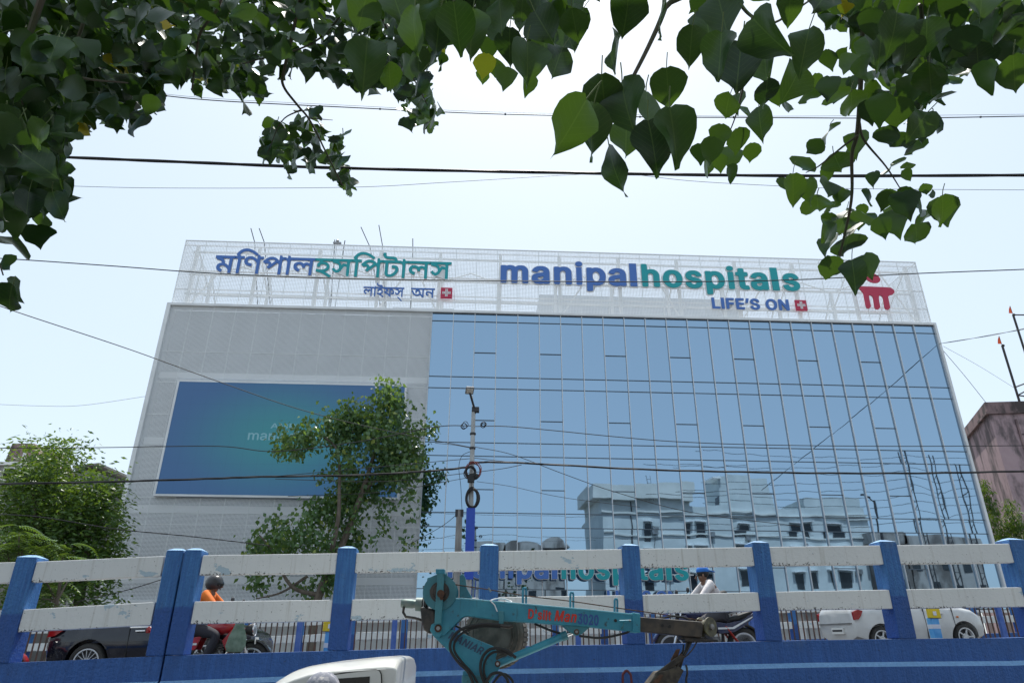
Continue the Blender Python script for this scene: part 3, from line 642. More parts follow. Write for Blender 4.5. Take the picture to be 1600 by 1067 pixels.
# ------------------------------------------------------------------ lettering on the front
def face_mat(name, c, rough=.4): return mat(name, c, rough)
M_blueL = face_mat('sign_blue', (.06, .165, .49)); M_teal = face_mat('sign_teal', (.0, .33, .36)); M_redL = face_mat('sign_red', (.50, .02, .07))
M_edge = mat('sign_white_edge', (.75, .76, .77), .5)
_gc = {}
def glyph(ch, style, off, depth):       # letter outline (thousandths of the type size) -> flat extruded letter
    k = (ch, style, round(off, 4), round(depth, 4))
    if k in _gc: return _gc[k]
    c = bpy.data.curves.new('letter', 'CURVE'); c.dimensions = '2D'; c.fill_mode = 'BOTH'; c.extrude = depth; c.offset = off
    for loop in GL[style + ch].split(';'):
        P_ = [tuple(int(v) / 1000 for v in q.split(',')) for q in loop.split(' ')]
        sp = c.splines.new('POLY'); sp.points.add(len(P_) - 1); sp.use_cyclic_u = True
        for q, p in zip(sp.points, P_): q.co = (p[0], p[1], 0, 1)
    o = bpy.data.objects.new('letter', c); COL.objects.link(o); _gc[k] = evaluated(o, 'letter'); drop(o)
    return _gc[k]
def gext(ch, style):
    xs = [int(q.split(',')[0]) / 1000 for q in GL[style + ch].replace(';', ' ').split(' ')]
    return min(xs), max(xs)
def sign(T, text, cols, x0, x1, zb, size, v, style='b', rim=.022, depth=.12, adv=0, rims=True):
    """letters as parts of T, from x0 to x1 along the front, baseline zb"""
    xs = [None if a is None else a / 1000 + adv * i for i, a in enumerate(ADV[text])]
    E_ = [(gext(ch, style), x) for ch, x in zip(text, xs) if x is not None]
    lo = min(e[0] + x for e, x in E_); hi = max(e[1] + x for e, x in E_)
    kx = (x1 - x0) / (hi - lo)
    for i, (ch, x) in enumerate(zip(text, xs)):
        if x is None: continue
        last = None
        for nm, o_, dp, m_ in (('letter', 0, .03, cols[i]),) + ((('rim', rim, depth / 2, M_edge),) if rims else ()):
            me = glyph(ch, style, o_, dp / size).copy(); me.name = nm; me.materials.clear(); me.materials.append(m_)
            ob = bpy.data.objects.new(nm, me); COL.objects.link(ob)
            if nm == 'letter':
                ob.rotation_euler = (math.pi / 2, 0, 0); ob.scale = (kx, size, size)
                ob.parent = T; ob.location = (x0 + (x - lo) * kx, v, zb); last = ob
            else:
                ob.parent = last; ob.location = (0, 0, -(depth / 2 + .032) / size)
    return T
BLU, TEA = M_blueL, M_teal
def sthing(name, label, cat, group=None, u=0, z=0, v=0):
    p = np.array([0, FD, 0]) + FU * u + FN * v
    return thing(name, label, cat, (p[0], p[1], z), YAW, group)
# main Bengali line; glyphs in drawn order
bt = 'মিণপালহসিপটালস'
T = sthing('bengali_sign', 'blue and teal Bengali letters across the left of the white rooftop screen', 'sign', 'signs on the hospital front', -21, 25.48)
sign(T, bt, [BLU] * 6 + [TEA] * 8, 0, 16.62, 0.0, 2.15, -.22, 'g', rim=.010)
T = sthing('bengali_tagline', 'small blue Bengali words under the large Bengali letters', 'sign', 'signs on the hospital front', -10.46, 23.98)
sign(T, 'লাইফস', [BLU] * 5, 0, 2.85, 0, 1.12, -.2, 'g', depth=.05, rim=.008)
sign(T, 'অন', [BLU] * 2, 3.32, 5.0, 0, 1.12, -.2, 'g', depth=.05, rim=.008)
q = MB(); q.tube([(2.42, -.2, -.04), (2.72, -.2, -.34)], .045, 6); q.build('letter', BLU, T)
T = sthing('english_sign', 'large blue and teal lowercase name in English on the white rooftop screen', 'sign', 'signs on the hospital front', -.85, 25.38)
sign(T, 'manipalhospitals', [BLU] * 7 + [TEA] * 9, 0, 21.75, 0, 3.37, -.22, adv=.05, rim=.016)
T = sthing('english_tagline', 'blue capital letters of the slogan under the large English name', 'sign', 'signs on the hospital front', 14.24, 23.75)
sign(T, "LIFE’S ON", [BLU] * 9, 0, 5.6, 0, 1.58, -.2, depth=.07, adv=.03, rim=.016)
T = sthing('entrance_sign', 'blue and teal name over the entrance, half hidden behind the ramp railing', 'sign', 'signs on the hospital front', -3.72, 5.42)
sign(T, 'manipalhospitals', [BLU] * 7 + [TEA] * 9, 0, 14.35, 0, 2.3, -.55, adv=.05, rim=.016)
sign(T, "LIFE’S ON", [BLU] * 9, 9.4, 13.6, -1.25, 1.15, -.5, depth=.07, adv=.03, rim=.016)
for z in (.25, .85):
    b = MB(); b.bb(-.3, 14.7, -.42, -.36, z, z + .06); b.build('support_bar', M_alu, T)
for i in range(11):
    b = MB(); b.bb(.2 + i * 1.4, .26 + i * 1.4, -.355, -.11, .26, .31); b.build('bracket', M_alu, T)
for u0, z0, lab in ((-5.05, 23.93, 'red square badge with a white cross after the Bengali slogan'), (20.3, 23.72, 'red square badge with a white cross after the English slogan')):
    T = sthing('badge', lab, 'sign', 'red cross badges on the screen', u0, z0)
    q = MB(); q.bb(0, .82, -.26, -.12, 0, .84); q.build('plate', M_redL, T, bevel=.02)
    c = .41
    for dx, dz in ((0, 0), (.2, 0), (-.2, 0), (0, .2), (0, -.2)):
        for sx in (-.05, .05):
            for sz in (-.05, .05):
                q = MB(); q.bb(c + dx + sx - .04, c + dx + sx + .04, -.275, -.255, c + .01 + dz + sz - .04, c + .01 + dz + sz + .04); q.build('cross_tile', M_white, T)
T = sthing('emblem', 'red figure emblem with an oval head at the right end of the rooftop screen', 'sign', 'signs on the hospital front', 26.5, 24)
def emb(poly, nm):
    P_ = [fac(*p) for p in poly]
    cx = sum(p[0] for p in P_) / len(P_); cz = sum(p[1] for p in P_) / len(P_)
    for o_, v0, v1, m_, n2 in ((0, -.34, -.24, M_redL, nm), (.11, -.24, -.08, M_edge, nm + '_edge')):
        Q = []
        for i, p in enumerate(P_):
            a = Vector(P_[i - 1]); c = Vector(P_[(i + 1) % len(P_)]); d = (c - a).normalized()
            nrm = Vector((d.y, -d.x))
            Q.append((p[0] + nrm.x * o_, p[1] + nrm.y * o_))
        q = MB(); q.prism(Q, v1 - v0, lambda a, c, d, v0=v0: (a - 26.5, v0 + d, c - 24))
        ob = q.build(n2, m_, T)
head = []
for i in range(20):
    t = 2 * math.pi * i / 20; x, y = 12.5 * math.cos(t), 6.8 * math.sin(t); a = R(22)
    head.append((1360 + x * math.cos(a) - y * math.sin(a), 437.5 + x * math.sin(a) + y * math.cos(a)))
body = [(1337, 450.5), (1345, 450.8), (1360, 451.2), (1380, 452), (1388, 453), (1392.5, 456), (1394, 460), (1391, 463.5), (1386, 464.5), (1384, 467), (1385.5, 476), (1387, 484), (1384.5, 487), (1381, 486.5), (1378.5, 483), (1376.5, 470), (1375, 466), (1372, 464.5), (1369.5, 465.5), (1369.5, 470), (1371.5, 483), (1369, 486.5), (1365.5, 486), (1363, 483), (1361, 470), (1359.5, 465.5), (1356.5, 464), (1354, 465.5), (1354.5, 470), (1357.3, 482), (1355, 485), (1351.5, 484.5), (1349.5, 481.5), (1347, 469), (1345.5, 461), (1341.5, 456)]
emb(head[::-1] if False else head, 'head'); emb(body, 'figure')
# LED screen
T = sthing('led_screen', 'large dark blue and teal video screen hung on the grey perforated screen', 'screen', None, -21.62, 10.05)
def led():
    m, t, p = nodes('led_display')
    o = N(t, 'TexCoord').outputs['Object']; sep = N(t, 'SeparateXYZ'); L(t, o, sep.inputs[0])
    dx = mth(t, 'DIVIDE', mth(t, 'SUBTRACT', sep.outputs[0], 7.2), 6.5); dz = mth(t, 'DIVIDE', mth(t, 'SUBTRACT', sep.outputs[2], 3.7), 3.9)
    d = mth(t, 'SQRT', mth(t, 'ADD', mth(t, 'MULTIPLY', dx, dx), mth(t, 'MULTIPLY', dz, dz)))
    col = mixc(t, ramp(t, d, 1.2, .1), (.035, .105, .25), (.03, .19, .24))
    u = mth(t, 'FRACT', mth(t, 'DIVIDE', sep.outputs[0], .96)); w = mth(t, 'FRACT', mth(t, 'DIVIDE', sep.outputs[2], .96))
    ln = mth(t, 'MAXIMUM', mth(t, 'LESS_THAN', u, .02), mth(t, 'LESS_THAN', w, .02))
    col = mixc(t, mth(t, 'MULTIPLY', ln, .25), col, (.02, .05, .12))
    p.inputs['Base Color'].default_value = (.01, .01, .012, 1); p.inputs['Roughness'].default_value = .6
    L(t, col, p.inputs['Emission Color']); p.inputs['Emission Strength'].default_value = .46
    return m
b = MB(); b.bb(0, 14.57, -.30, -.05, 0, 7.25); b.build('display', led(), T)
for x0, x1, z0, z1 in ((-.12, 14.69, -.12, -.002), (-.12, 14.69, 7.252, 7.37), (-.12, -.002, -.002, 7.252), (14.572, 14.69, -.002, 7.252)):
    b = MB(); b.bb(x0, x1, -.33, -.05, z0, z1); b.build('frame_bar', M_white, T)
M_ltxt, _t, _p = nodes('led_text'); _p.inputs['Base Color'].default_value = (.02, .03, .035, 1); _p.inputs['Emission Color'].default_value = (.12, .27, .34, 1); _p.inputs['Emission Strength'].default_value = .5
u1, z1 = fac(423, 669, .3); u2, z2 = fac(387, 687, .3)
sign(T, 'AMRI', [M_ltxt] * 4, u1 + 21.62, u1 + 21.62 + 1.7, z1 - 10.05, .62, -.33, 't', rims=False)
sign(T, 'manipalhospitals', [M_ltxt] * 16, u2 + 21.62, u2 + 21.62 + 7.0, z2 - 10.05, 1.15, -.33, 't', rims=False)
# ------------------------------------------------------------------ foliage
def leaf_mat(name, c1, c2, c3, trans=.5, rough=.45):
    m, t, p = nodes(name)
    out = t.nodes['Material Output']
    v = pos(t, 'world'); k = noise(t, v, .9, 3); oi = N(t, 'NewGeometry').outputs['Random Per Island']
    col = mixc(t, ramp(t, mth(t, 'ADD', mth(t, 'MULTIPLY', k, .5), mth(t, 'MULTIPLY', oi, .55)), .3, .75), c1, c2)
    col = mixc(t, mth(t, 'GREATER_THAN', oi, .94), col, c3)
    L(t, col, p.inputs['Base Color']); p.inputs['Roughness'].default_value = rough
    p.inputs['Specular IOR Level'].default_value = .45
    tl = N(t, 'BsdfTranslucent'); L(t, mixc(t, .75, col, (.22, .34, .02)), tl.inputs[0])
    mx = N(t, 'MixShader'); mx.inputs[0].default_value = trans
    L(t, p.outputs[0], mx.inputs[1]); L(t, tl.outputs[0], mx.inputs[2]); L(t, mx.outputs[0], out.inputs[0])
    return m
M_bark = mat('bark', (.10, .08, .06), .9, c2=(.17, .14, .11), scale=6, stretch=(1, 1, .3), bmp=.6, bscale=30)
M_leafP = leaf_mat('peepal_leaf', (.07, .145, .065), (.16, .265, .115), (.32, .38, .10), .38, .24)
M_leafD = leaf_mat('dense_leaf', (.038, .09, .022), (.085, .165, .036), (.16, .24, .05), .34, .4)
M_leafF = leaf_mat('feathery_leaf', (.04, .10, .025), (.06, .14, .035), (.10, .18, .045), .3)
M_leafA = leaf_mat('mast_leaf', (.025, .07, .014), (.06, .13, .02), (.14, .2, .03), .3)
def leaves(blobs, n, ln, wd, droop, seed, surf=.55, name='foliage', m=None, parent=None, origin=(0, 0, 0), clump=0, spread=1.25):
    """leaf-sized folded blades through the volume of ellipsoid blobs (centre, radii, weight)"""
    r = np.random.default_rng(seed)
    w = np.array([b[2] for b in blobs], float); w /= w.sum()
    idx = r.choice(len(blobs), n, p=w)
    C_ = np.array([b[0] for b in blobs])[idx]; Rr = np.array([b[1] for b in blobs])[idx]
    if clump:                               # gather leaves in sprays so that light and gaps come through
        nc = n // clump
        ci = r.choice(len(blobs), nc, p=w)
        d = r.normal(size=(nc, 3)); d /= np.linalg.norm(d, axis=1)[:, None]
        rad = r.uniform(0, 1, nc) ** (1 / 3 * (1 - surf) + .12)
        cc = np.array([b[0] for b in blobs])[ci] + d * rad[:, None] * np.array([b[1] for b in blobs])[ci]
        k = r.integers(0, nc, n)
        P_ = cc[k] + r.normal(size=(n, 3)) * np.array([.9, .9, 1.0]) * (ln * spread)
    else:
        d = r.normal(size=(n, 3)); d /= np.linalg.norm(d, axis=1)[:, None]
        rad = r.uniform(0, 1, n) ** (1 / 3 * (1 - surf) + .1)
        P_ = C_ + d * rad[:, None] * Rr
    a = r.uniform(0, 2 * np.pi, n)
    dirv = np.stack([np.cos(a), np.sin(a), -np.abs(r.normal(droop, .35, n))], 1); dirv /= np.linalg.norm(dirv, axis=1)[:, None]
    side = np.cross(dirv, r.normal(size=(n, 3))); side /= np.linalg.norm(side, axis=1)[:, None] + 1e-9
    nrm = np.cross(side, dirv)
    s = r.uniform(.65, 1.2, n)[:, None] * ln; q = s * wd
    V = np.empty((n, 5, 3))
    V[:, 0] = P_; V[:, 1] = P_ + dirv * s * .42 + side * q * .5 + nrm * q * .16; V[:, 2] = P_ + dirv * s; V[:, 3] = P_ + dirv * s * .42 - side * q * .5 + nrm * q * .16
    V[:, 4] = P_ + dirv * s * .45
    V = V.reshape(-1, 3) - np.array(origin)
    i = np.arange(n) * 5
    Fq = np.stack([i, i + 1, i + 2, i + 4], 1); Fr = np.stack([i, i + 4, i + 2, i + 3], 1)
    Fc = np.concatenate([Fq, Fr], 1).reshape(-1, 4)
    me = bpy.data.meshes.new(name); me.vertices.add(len(V)); me.vertices.foreach_set('co', V.ravel())
    me.loops.add(Fc.size); me.loops.foreach_set('vertex_index', Fc.ravel().astype(np.int32))
    me.polygons.add(len(Fc)); me.polygons.foreach_set('loop_start', np.arange(len(Fc), dtype=np.int32) * 4)
    me.update(calc_edges=True); me.materials.append(m)
    o = bpy.data.objects.new(name, me); COL.objects.link(o); o.parent = parent; o['kind'] = 'stuff'
    return o
def pxblobs(L_, Y, dep=1.0, seed=1):
    """(px, py, radius in px[, dY]) -> ellipsoids standing at distance Y"""
    out = []; r = random.Random(seed)
    for q in L_:
        Yq = Y + (q[3] if len(q) > 3 else r.uniform(-1, 1) * dep)
        p = at(q[0], q[1], Yq); e = at(q[0] + q[2], q[1], Yq); rad = abs(e[0] - p[0])
        out.append((p, (rad, rad * dep, rad * .95), rad ** 2.2))
    return out
def limbs(T, paths, o):
    first = True
    for P_, r0, r1 in paths:
        pts = smoothpath(P_, 5); n = len(pts)
        b = MB(); b.tube([p - Vector(o) for p in pts], [r0 + (r1 - r0) * i / (n - 1) for i in range(n)], 8)
        b.build('trunk' if first else 'limb', M_bark, T, smooth=True); first = False
def pt(px, py, Y): return Vector(at(px, py, Y))
# leaning peepal tree in front of the screen
Yt = 37.5
base = pt(495, 940, Yt); base.z = 0
T = thing('street_tree', 'slender drooping tree in front of the video screen and glass front', 'tree', tuple(base))
lp_ = [([base, pt(497, 935, Yt), pt(535, 850, Yt), pt(565, 770, Yt), pt(590, 690, Yt), pt(602, 630, Yt)], .26, .05),
       ([pt(497, 935, Yt), pt(525, 830, Yt - .8), pt(530, 770, Yt - 1), pt(525, 700, Yt - 1), pt(480, 670, Yt - .8)], .15, .03),
       ([pt(500, 930, Yt), pt(455, 915, Yt - .5), pt(425, 860, Yt - .8), pt(405, 835, Yt - 1)], .12, .03),
       ([pt(565, 770, Yt), pt(610, 730, Yt + .6), pt(650, 700, Yt + .8)], .10, .03),
       ([pt(590, 690, Yt), pt(560, 660, Yt + .8), pt(545, 640, Yt + 1)], .08, .02),
       ([pt(480, 900, Yt), pt(440, 925, Yt - .6), pt(400, 935, Yt - .6)], .08, .03)]
limbs(T, lp_, base)
bl = pxblobs([(605, 622, 26), (630, 640, 22), (590, 650, 26), (560, 650, 28), (540, 670, 34), (500, 680, 30), (470, 690, 26), (440, 690, 16), (450, 672, 14), (600, 680, 36), (630, 690, 34), (646, 680, 18), (652, 715, 18), (625, 730, 34), (590, 730, 34), (545, 720, 32), (520, 740, 22), (560, 765, 30), (540, 800, 26), (500, 810, 28), (520, 785, 26), (470, 830, 28), (430, 830, 24), (405, 850, 20), (440, 855, 22), (500, 850, 26), (540, 840, 22), (645, 780, 14), (640, 800, 12), (600, 790, 15), (598, 815, 9), (645, 750, 14), (400, 905, 16), (430, 900, 14), (510, 905, 20), (480, 920, 16), (470, 650, 8), (510, 645, 10), (668, 668, 9), (585, 845, 7), (632, 845, 7)], Yt, 1.1, 3)
leaves(bl, 9500, .30, .74, 1.0, 11, m=M_leafP, parent=T, origin=base, clump=16, spread=1.0)
# dense trees left of the hospital
def bigtree(label, blist, Y, bx, n, ln, wd, m, seed, trunk, droop=.35, clump=10, dep=1.1):
    b0 = pt(bx, 940, Y); b0.z = 0
    T = thing('broad_tree' if m is not M_leafF else 'feathery_tree', label, 'tree', tuple(b0))
    limbs(T, [([b0] + [pt(*q, Y) for q in trunk[0]], .28, .06)] + [([pt(*q, Y) for q in tr], .12, .03) for tr in trunk[1:]], b0)
    leaves(pxblobs(blist, Y, dep, seed), n, ln, wd, droop, seed, m=m, parent=T, origin=b0, clump=clump, surf=.35)
bigtree('dense green tree left of the hospital, right half of the grove', [(140, 770, 34), (105, 745, 30), (160, 790, 30), (175, 770, 18), (130, 810, 40), (165, 830, 32), (100, 800, 40), (150, 870, 36), (120, 850, 40), (180, 800, 18), (100, 900, 40), (150, 920, 34), (170, 870, 24), (185, 745, 9)], 34, 130, 9000, .30, .36, M_leafD, 21, [[(130, 900), (135, 830), (130, 770)], [(133, 850), (165, 800)], [(133, 840), (100, 780)]])
bigtree('taller green tree left of the hospital with a ragged top', [(75, 715, 26), (45, 730, 24), (100, 705, 16), (33, 700, 13), (125, 702, 12), (60, 750, 36), (30, 775, 34), (75, 790, 40), (40, 815, 40), (10, 760, 22), (5, 800, 30), (20, 850, 44), (70, 850, 44), (30, 900, 44), (80, 910, 40), (140, 712, 8), (112, 690, 10), (30, 688, 7), (90, 720, 20)], 33, 55, 10500, .30, .34, M_leafD, 22, [[(55, 900), (57, 800), (60, 745)], [(57, 800), (85, 730)], [(57, 790), (35, 720)]])
def feathery(label, fr, Y, bx, by, seed):
    r = random.Random(seed); b0 = pt(bx, by, Y); b0.z = 0
    T = thing('feathery_tree', label, 'tree', tuple(b0), group=None)
    limbs(T, [([b0, pt(bx, by, Y), pt(fr[0][0], fr[0][1] + 8, Y)], .10, .03)] + [([pt(bx, by - 4, Y), pt((bx + q[0]) / 2, (by + q[1]) / 2 - 4, Y), pt(q[0], q[1], Y)], .04, .015) for q in fr[1:]], b0)
    b = MB()
    for px, py, k in fr:
        c = pt(px, py, Y)
        for i in range(k):
            a = r.uniform(0, 2 * math.pi); d = Vector((math.cos(a), math.sin(a), 0)); ln_ = r.uniform(.7, 1.15); up = r.uniform(.15, .5)
            c2 = c + Vector((r.uniform(-.3, .3), r.uniform(-.3, .3), r.uniform(-.35, .3)))
            s = Vector((-d.y, d.x, 0))
            for j in range(1, 13):
                t = j / 12; q = c2 + d * ln_ * t + Vector((0, 0, up * t - .75 * t * t)) * ln_
                w = .27 * math.sin(math.pi * (.12 + .86 * t)) + .02
                for sg in (-1, 1):
                    e = q + s * sg * w + Vector((0, 0, -.06)) + d * .06; h = d * .028
                    b.add([q - h, q + h, e + h * .5, e - h * .5], [(0, 1, 2, 3)])
    b.v = [tuple(Vector(p) - b0) for p in b.v]
    o = b.build('foliage', M_leafF, T); o['kind'] = 'stuff'
feathery('feathery pale green tree low at the left edge, over the railing post', [(35, 850, 22), (10, 860, 18), (30, 832, 12), (50, 865, 12)], 24, 28, 930, 5)
feathery('small feathery tree between the first railing post and the screen corner', [(98, 860, 14), (70, 905, 16), (120, 885, 10), (65, 935, 12)], 24.5, 88, 945, 6)
# mast trees right of the hospital
for px, tops, lab, sd_ in ((1537, [(1537, 768, 10), (1541, 790, 15), (1547, 815, 19), (1552, 845, 23), (1556, 880, 25), (1560, 915, 26), (1535, 757, 6)], 'narrow dark green mast tree squeezed against the right edge of the glass front', 31), (1586, [(1580, 795, 10), (1584, 815, 15), (1590, 840, 20), (1594, 870, 24), (1598, 905, 26), (1578, 785, 6)], 'narrow dark green mast tree standing before the pink wall at far right', 32)):
    b0 = pt(px + 20, 940, 48); b0.z = 0
    T = thing('mast_tree', lab, 'tree', tuple(b0), group='mast trees right of the hospital')
    limbs(T, [([b0, pt(px + 14, 900, 48), pt(tops[0][0], tops[0][1], 48)], .16, .03)], b0)
    leaves(pxblobs(tops, 48, 1, sd_), 4200, .30, .28, 1.3, sd_, m=M_leafA, parent=T, origin=b0, clump=8, spread=.55)
# ------------------------------------------------------------------ neighbouring buildings
def stained(name, c1, c2, c3, sc=.5):
    m, t, p = nodes(name)
    v = pos(t, 'world', (1, 1, .35)); k = ramp(t, noise(t, v, sc, 6, .65), .44, .60)
    col = mixc(t, noise(t, pos(t), 1.5, 4), c1, c2); col = mixc(t, k, col, c3)
    L(t, col, p.inputs['Base Color']); p.inputs['Roughness'].default_value = .9
    bump(t, p, noise(t, pos(t), 6, 5), .3, .03); return m
M_pink = stained('weathered_pink_plaster', (.40, .28, .30), (.50, .37, .39), (.14, .11, .115), .55)
M_grime = stained('grimy_parapet', (.21, .14, .14), (.30, .21, .21), (.075, .06, .058), .8)
M_joint = mat('dark_joint', (.09, .07, .075), .9)
cor = Vector(at(1540, 629, 50)); zt = cor.z
T = thing('pink_building', 'weathered pink building with black stains at the right edge', 'building', (cor.x, 50, 0))
dl = Vector((math.sin(R(21)), math.cos(R(21)), 0)); dr = Vector((math.cos(R(-7)), math.sin(R(-7)), 0))
def wall_prism(nm, a, b_, z0, z1, th, m_, parent, nrm):
    q = MB(); a = Vector(a); b_ = Vector(b_); n_ = Vector(nrm) * th
    q.hexa([(a.x, a.y, z0), (b_.x, b_.y, z0), (b_.x + n_.x, b_.y + n_.y, z0), (a.x + n_.x, a.y + n_.y, z0), (a.x, a.y, z1), (b_.x, b_.y, z1), (b_.x + n_.x, b_.y + n_.y, z1), (a.x + n_.x, a.y + n_.y, z1)])
    return q.build(nm, m_, parent)
o0 = Vector((0, 0, 0))
q = MB(); pts4 = [o0, dr * 26, dr * 26 + dl * 18, dl * 18]
q.hexa([(p.x, p.y, 0) for p in pts4] + [(p.x, p.y, zt - .75) for p in pts4]); q.build('wall', M_pink, T)
q = MB(); e = [o0 - dr * .12 - dl * .12, dr * 26 - dl * .12, dr * 26 + dl * 18, dl * 18 - dr * .12]
q.hexa([(p.x, p.y, zt - .75) for p in e] + [(p.x, p.y, zt) for p in e]); q.build('parapet', M_grime, T)
q = MB(); e2 = [p + (p - (dr * 13 + dl * 9)).normalized() * .16 for p in e]
q.hexa([(p.x, p.y, zt - .95) for p in e2] + [(p.x, p.y, zt - .77) for p in e2]); q.build('cornice', M_grime, T)
for k in range(11):                    # courses of big blocks along the street face
    z = zt - 2.6 - k * 1.05
    q = MB(); a = dr * 1.9 - dl * .03; b_ = dr * 26 - dl * .03
    q.hexa([(p[0], p[1], zz) for zz in (z, z + .07) for p in ((a.x, a.y), (b_.x, b_.y), (b_.x + dl.x * .05, b_.y + dl.y * .05), (a.x + dl.x * .05, a.y + dl.y * .05))])
    q.build('course_joint', M_joint, T)
wall_prism('drain_pipe', dr * 1.7 - dl * .12, dr * 1.83 - dl * .12, 0, zt - 1.4, .1, M_grime, T, dl)
# steel hoarding frame with pennants on its roof
M_rustst = mat('dark_rusty_steel', (.035, .032, .03), .7)
p1, p2 = Vector(at(1566, 540, 53)), Vector(at(1590, 626, 53)); p3, p4 = Vector(at(1583, 492, 55)), Vector(at(1602, 555, 55))
fz = zt - .02
T = thing('hoarding_frame', 'dark steel lattice frame on the roof of the pink building', 'frame', (p2.x, 53, fz))
oo = Vector((p2.x, 53, fz))
lo1 = Vector((p1.x, 53, fz)); lo3 = Vector((p3.x, 55, fz))
for a, c, r_ in ((lo1, p1, .09), (lo3, p3, .09), (Vector((lo1.x + 3.6, 53, fz)), Vector((lo1.x + 3.6, 53, p1.z)), .09), (Vector((lo3.x + 4, 55, fz)), Vector((lo3.x + 4, 55, p3.z)), .09)):
    b = MB(); b.tube([a - oo, c - oo], r_, 6); b.build('mast', M_rustst, T)
for a, c in ((p3, p3 + Vector((4, 0, 0))), (p3 - Vector((0, 0, 3.6)), p3 + Vector((4, 0, -3.6))), (lo1 + Vector((0, 0, 1.7)), lo1 + Vector((3.6, 0, 3.4))), (lo1 + Vector((0, 0, 1.7)), lo1 + Vector((3.6, 0, 1.2))), (lo1 + Vector((0, 0, 2.4)), lo3 + Vector((0, 0, 3.8))), (lo1 + Vector((0, 0, .5)), lo1 + Vector((3.6, 0, 1.5))), (lo3 + Vector((0, 0, .5)), lo3 + Vector((4, 0, 4)))):
    b = MB(); b.tube([a - oo, c - oo], .06, 6); b.build('strut', M_rustst, T)
M_flag = mat('orange_cloth', (.85, .13, .04), .8)
for p_, lab in ((p1, 'small orange pennant on the shorter mast of the roof frame'), (p3, 'small orange pennant on the taller mast of the roof frame')):
    T = thing('pennant', lab, 'flag', tuple(p_), group='orange pennants on the roof frame')
    b = MB(); b.tube([(0, 0, -.1), (-.02, 0, .9)], .02, 5); b.build('staff', M_rustst, T)
    b = MB(); b.add([(-.03, 0, .9), (-.03, 0, .15), (-.28, .06, .2), (-.25, -.05, .55), (-.03, .012, .9), (-.03, .012, .15), (-.28, .072, .2), (-.25, -.038, .55)], [(0, 3, 2, 1), (4, 5, 6, 7)]); b.build('cloth', M_flag, T)
    b = MB(); b.ball((.06, 0, 0), .13, 8, 6); b.ball((.2, .1, .04), .09, 6, 5); b.build('lamp_cluster', M_rustst, T)
# grey building behind the left trees
M_gplast = stained('grey_plaster', (.30, .30, .29), (.38, .38, .37), (.16, .16, .155), .4)
c0 = at(-30, 735, 62); c1 = at(42, 735, 62); c2 = at(3, 689, 60); c3 = at(62, 700, 60)
T = thing('grey_house', 'grey flat roofed house with a dark rooftop tank behind the left trees', 'building', (c0[0], 62, 0))
b = MB(); b.bb(-6, c1[0] - c0[0], 0, 10, 0, at(20, 727, 62)[2]); b.build('wall', M_gplast, T)
b = MB(); b.bb(-6.3, c1[0] - c0[0] + .3, -.3, 10.2, at(20, 727, 62)[2], at(20, 722, 62)[2]); b.build('roof_slab', M_slab, T)
b = MB(); x0, x1 = at(1, 700, 62)[0] - c0[0], at(66, 700, 62)[0] - c0[0]; zb, zq = at(20, 722, 62)[2], at(20, 688, 62)[2]
b.hexa([(x0, 1, zb), (x1, 1, zb), (x1, 6, zb), (x0, 6, zb), (x0 + .2, 1, zq), (x1 - 1.6, 1, zq), (x1 - 1.6, 6, zq), (x0 + .2, 6, zq)]); b.build('roof_tank', M_grime, T)
xw, zw = at(13, 740, 62)[0] - c0[0], at(13, 740, 62)[2]
b = MB(); b.bb(xw - .5, xw + .5, -.08, -.02, zw - .6, zw + .6); wd_ = b.build('window', M_slab, T)
b = MB(); b.bb(xw - .4, xw + .4, -.10, -.081, zw - .5, zw + .5); b.build('pane', M_inner, wd_)
xp = at(33, 735, 62)[0] - c0[0]; b = MB(); b.tube([(xp, -.2, zw - 4), (xp, -.2, zq - 1.2)], .12, 8); b.build('drain_pipe', M_white, T)
c4 = at(150, 735, 66)
T = thing('far_house', 'pale grey sloping rooftop peeping over the trees beside the hospital', 'building', (c4[0], 66, 0))
zq = at(150, 727, 66)[2]; b = MB(); b.hexa([(-2, 0, 0), (6, 0, 0), (6, 8, 0), (-2, 8, 0), (-2, 0, zq - .2), (6, 0, zq - 2.2), (6, 8, zq - 2.2), (-2, 8, zq - .2)]); b.build('wall', M_gplast, T)
b = MB(); b.hexa([(-2.2, -.3, zq - .3), (.3, -.3, zq), (.3, 8, zq), (-2.2, 8, zq - .3), (-2.2, -.3, zq - .1), (.3, -.3, zq + .2), (.3, 8, zq + .2), (-2.2, 8, zq - .1)]); b.build('roof', M_conc, T)
# ------------------------------------------------------------------ across the street, behind the camera: what the glass front mirrors
def mir(px, py, Yb):
    d = ray(px, py); p = hit(px, py, (0, FD, 0), FN); d = d - 2 * (d @ FN) * FN
    return Vector(p + d * ((Yb - p[1]) / d[1]))
M_cream = mat('cream_wall', (.66, .67, .64), .8, c2=(.56, .57, .54), scale=.35, bmp=.2, bscale=6)
M_cream2 = mat('pale_blue_wall', (.56, .60, .60), .8, c2=(.48, .52, .52), scale=.4)
M_win = mat('dark_window', (.03, .035, .04), .15)
YB = -16.0
x0, x1, xt = mir(941, 800, YB).x, mir(1352, 800, YB).x, mir(1080, 800, YB).x
zm, ztw = mir(1150, 795, YB).z, mir(1000, 757, YB).z
T = thing('white_apartment_block', 'white flat roofed apartment block across the street, mirrored in the glass', 'building', (x0, YB, 0))
b = MB(); b.bb(0, x1 - x0, -14, 0, 0, zm - .9); b.build('wall', M_cream2, T)
b = MB(); b.bb(0, x1 - x0 + .3, -14.3, .35, zm - .89, zm - .6); b.build('cornice', M_cream, T)
b = MB(); b.bb(0, x1 - x0, -.2, .02, zm - .6, zm + .5); b.build('parapet', M_cream2, T)
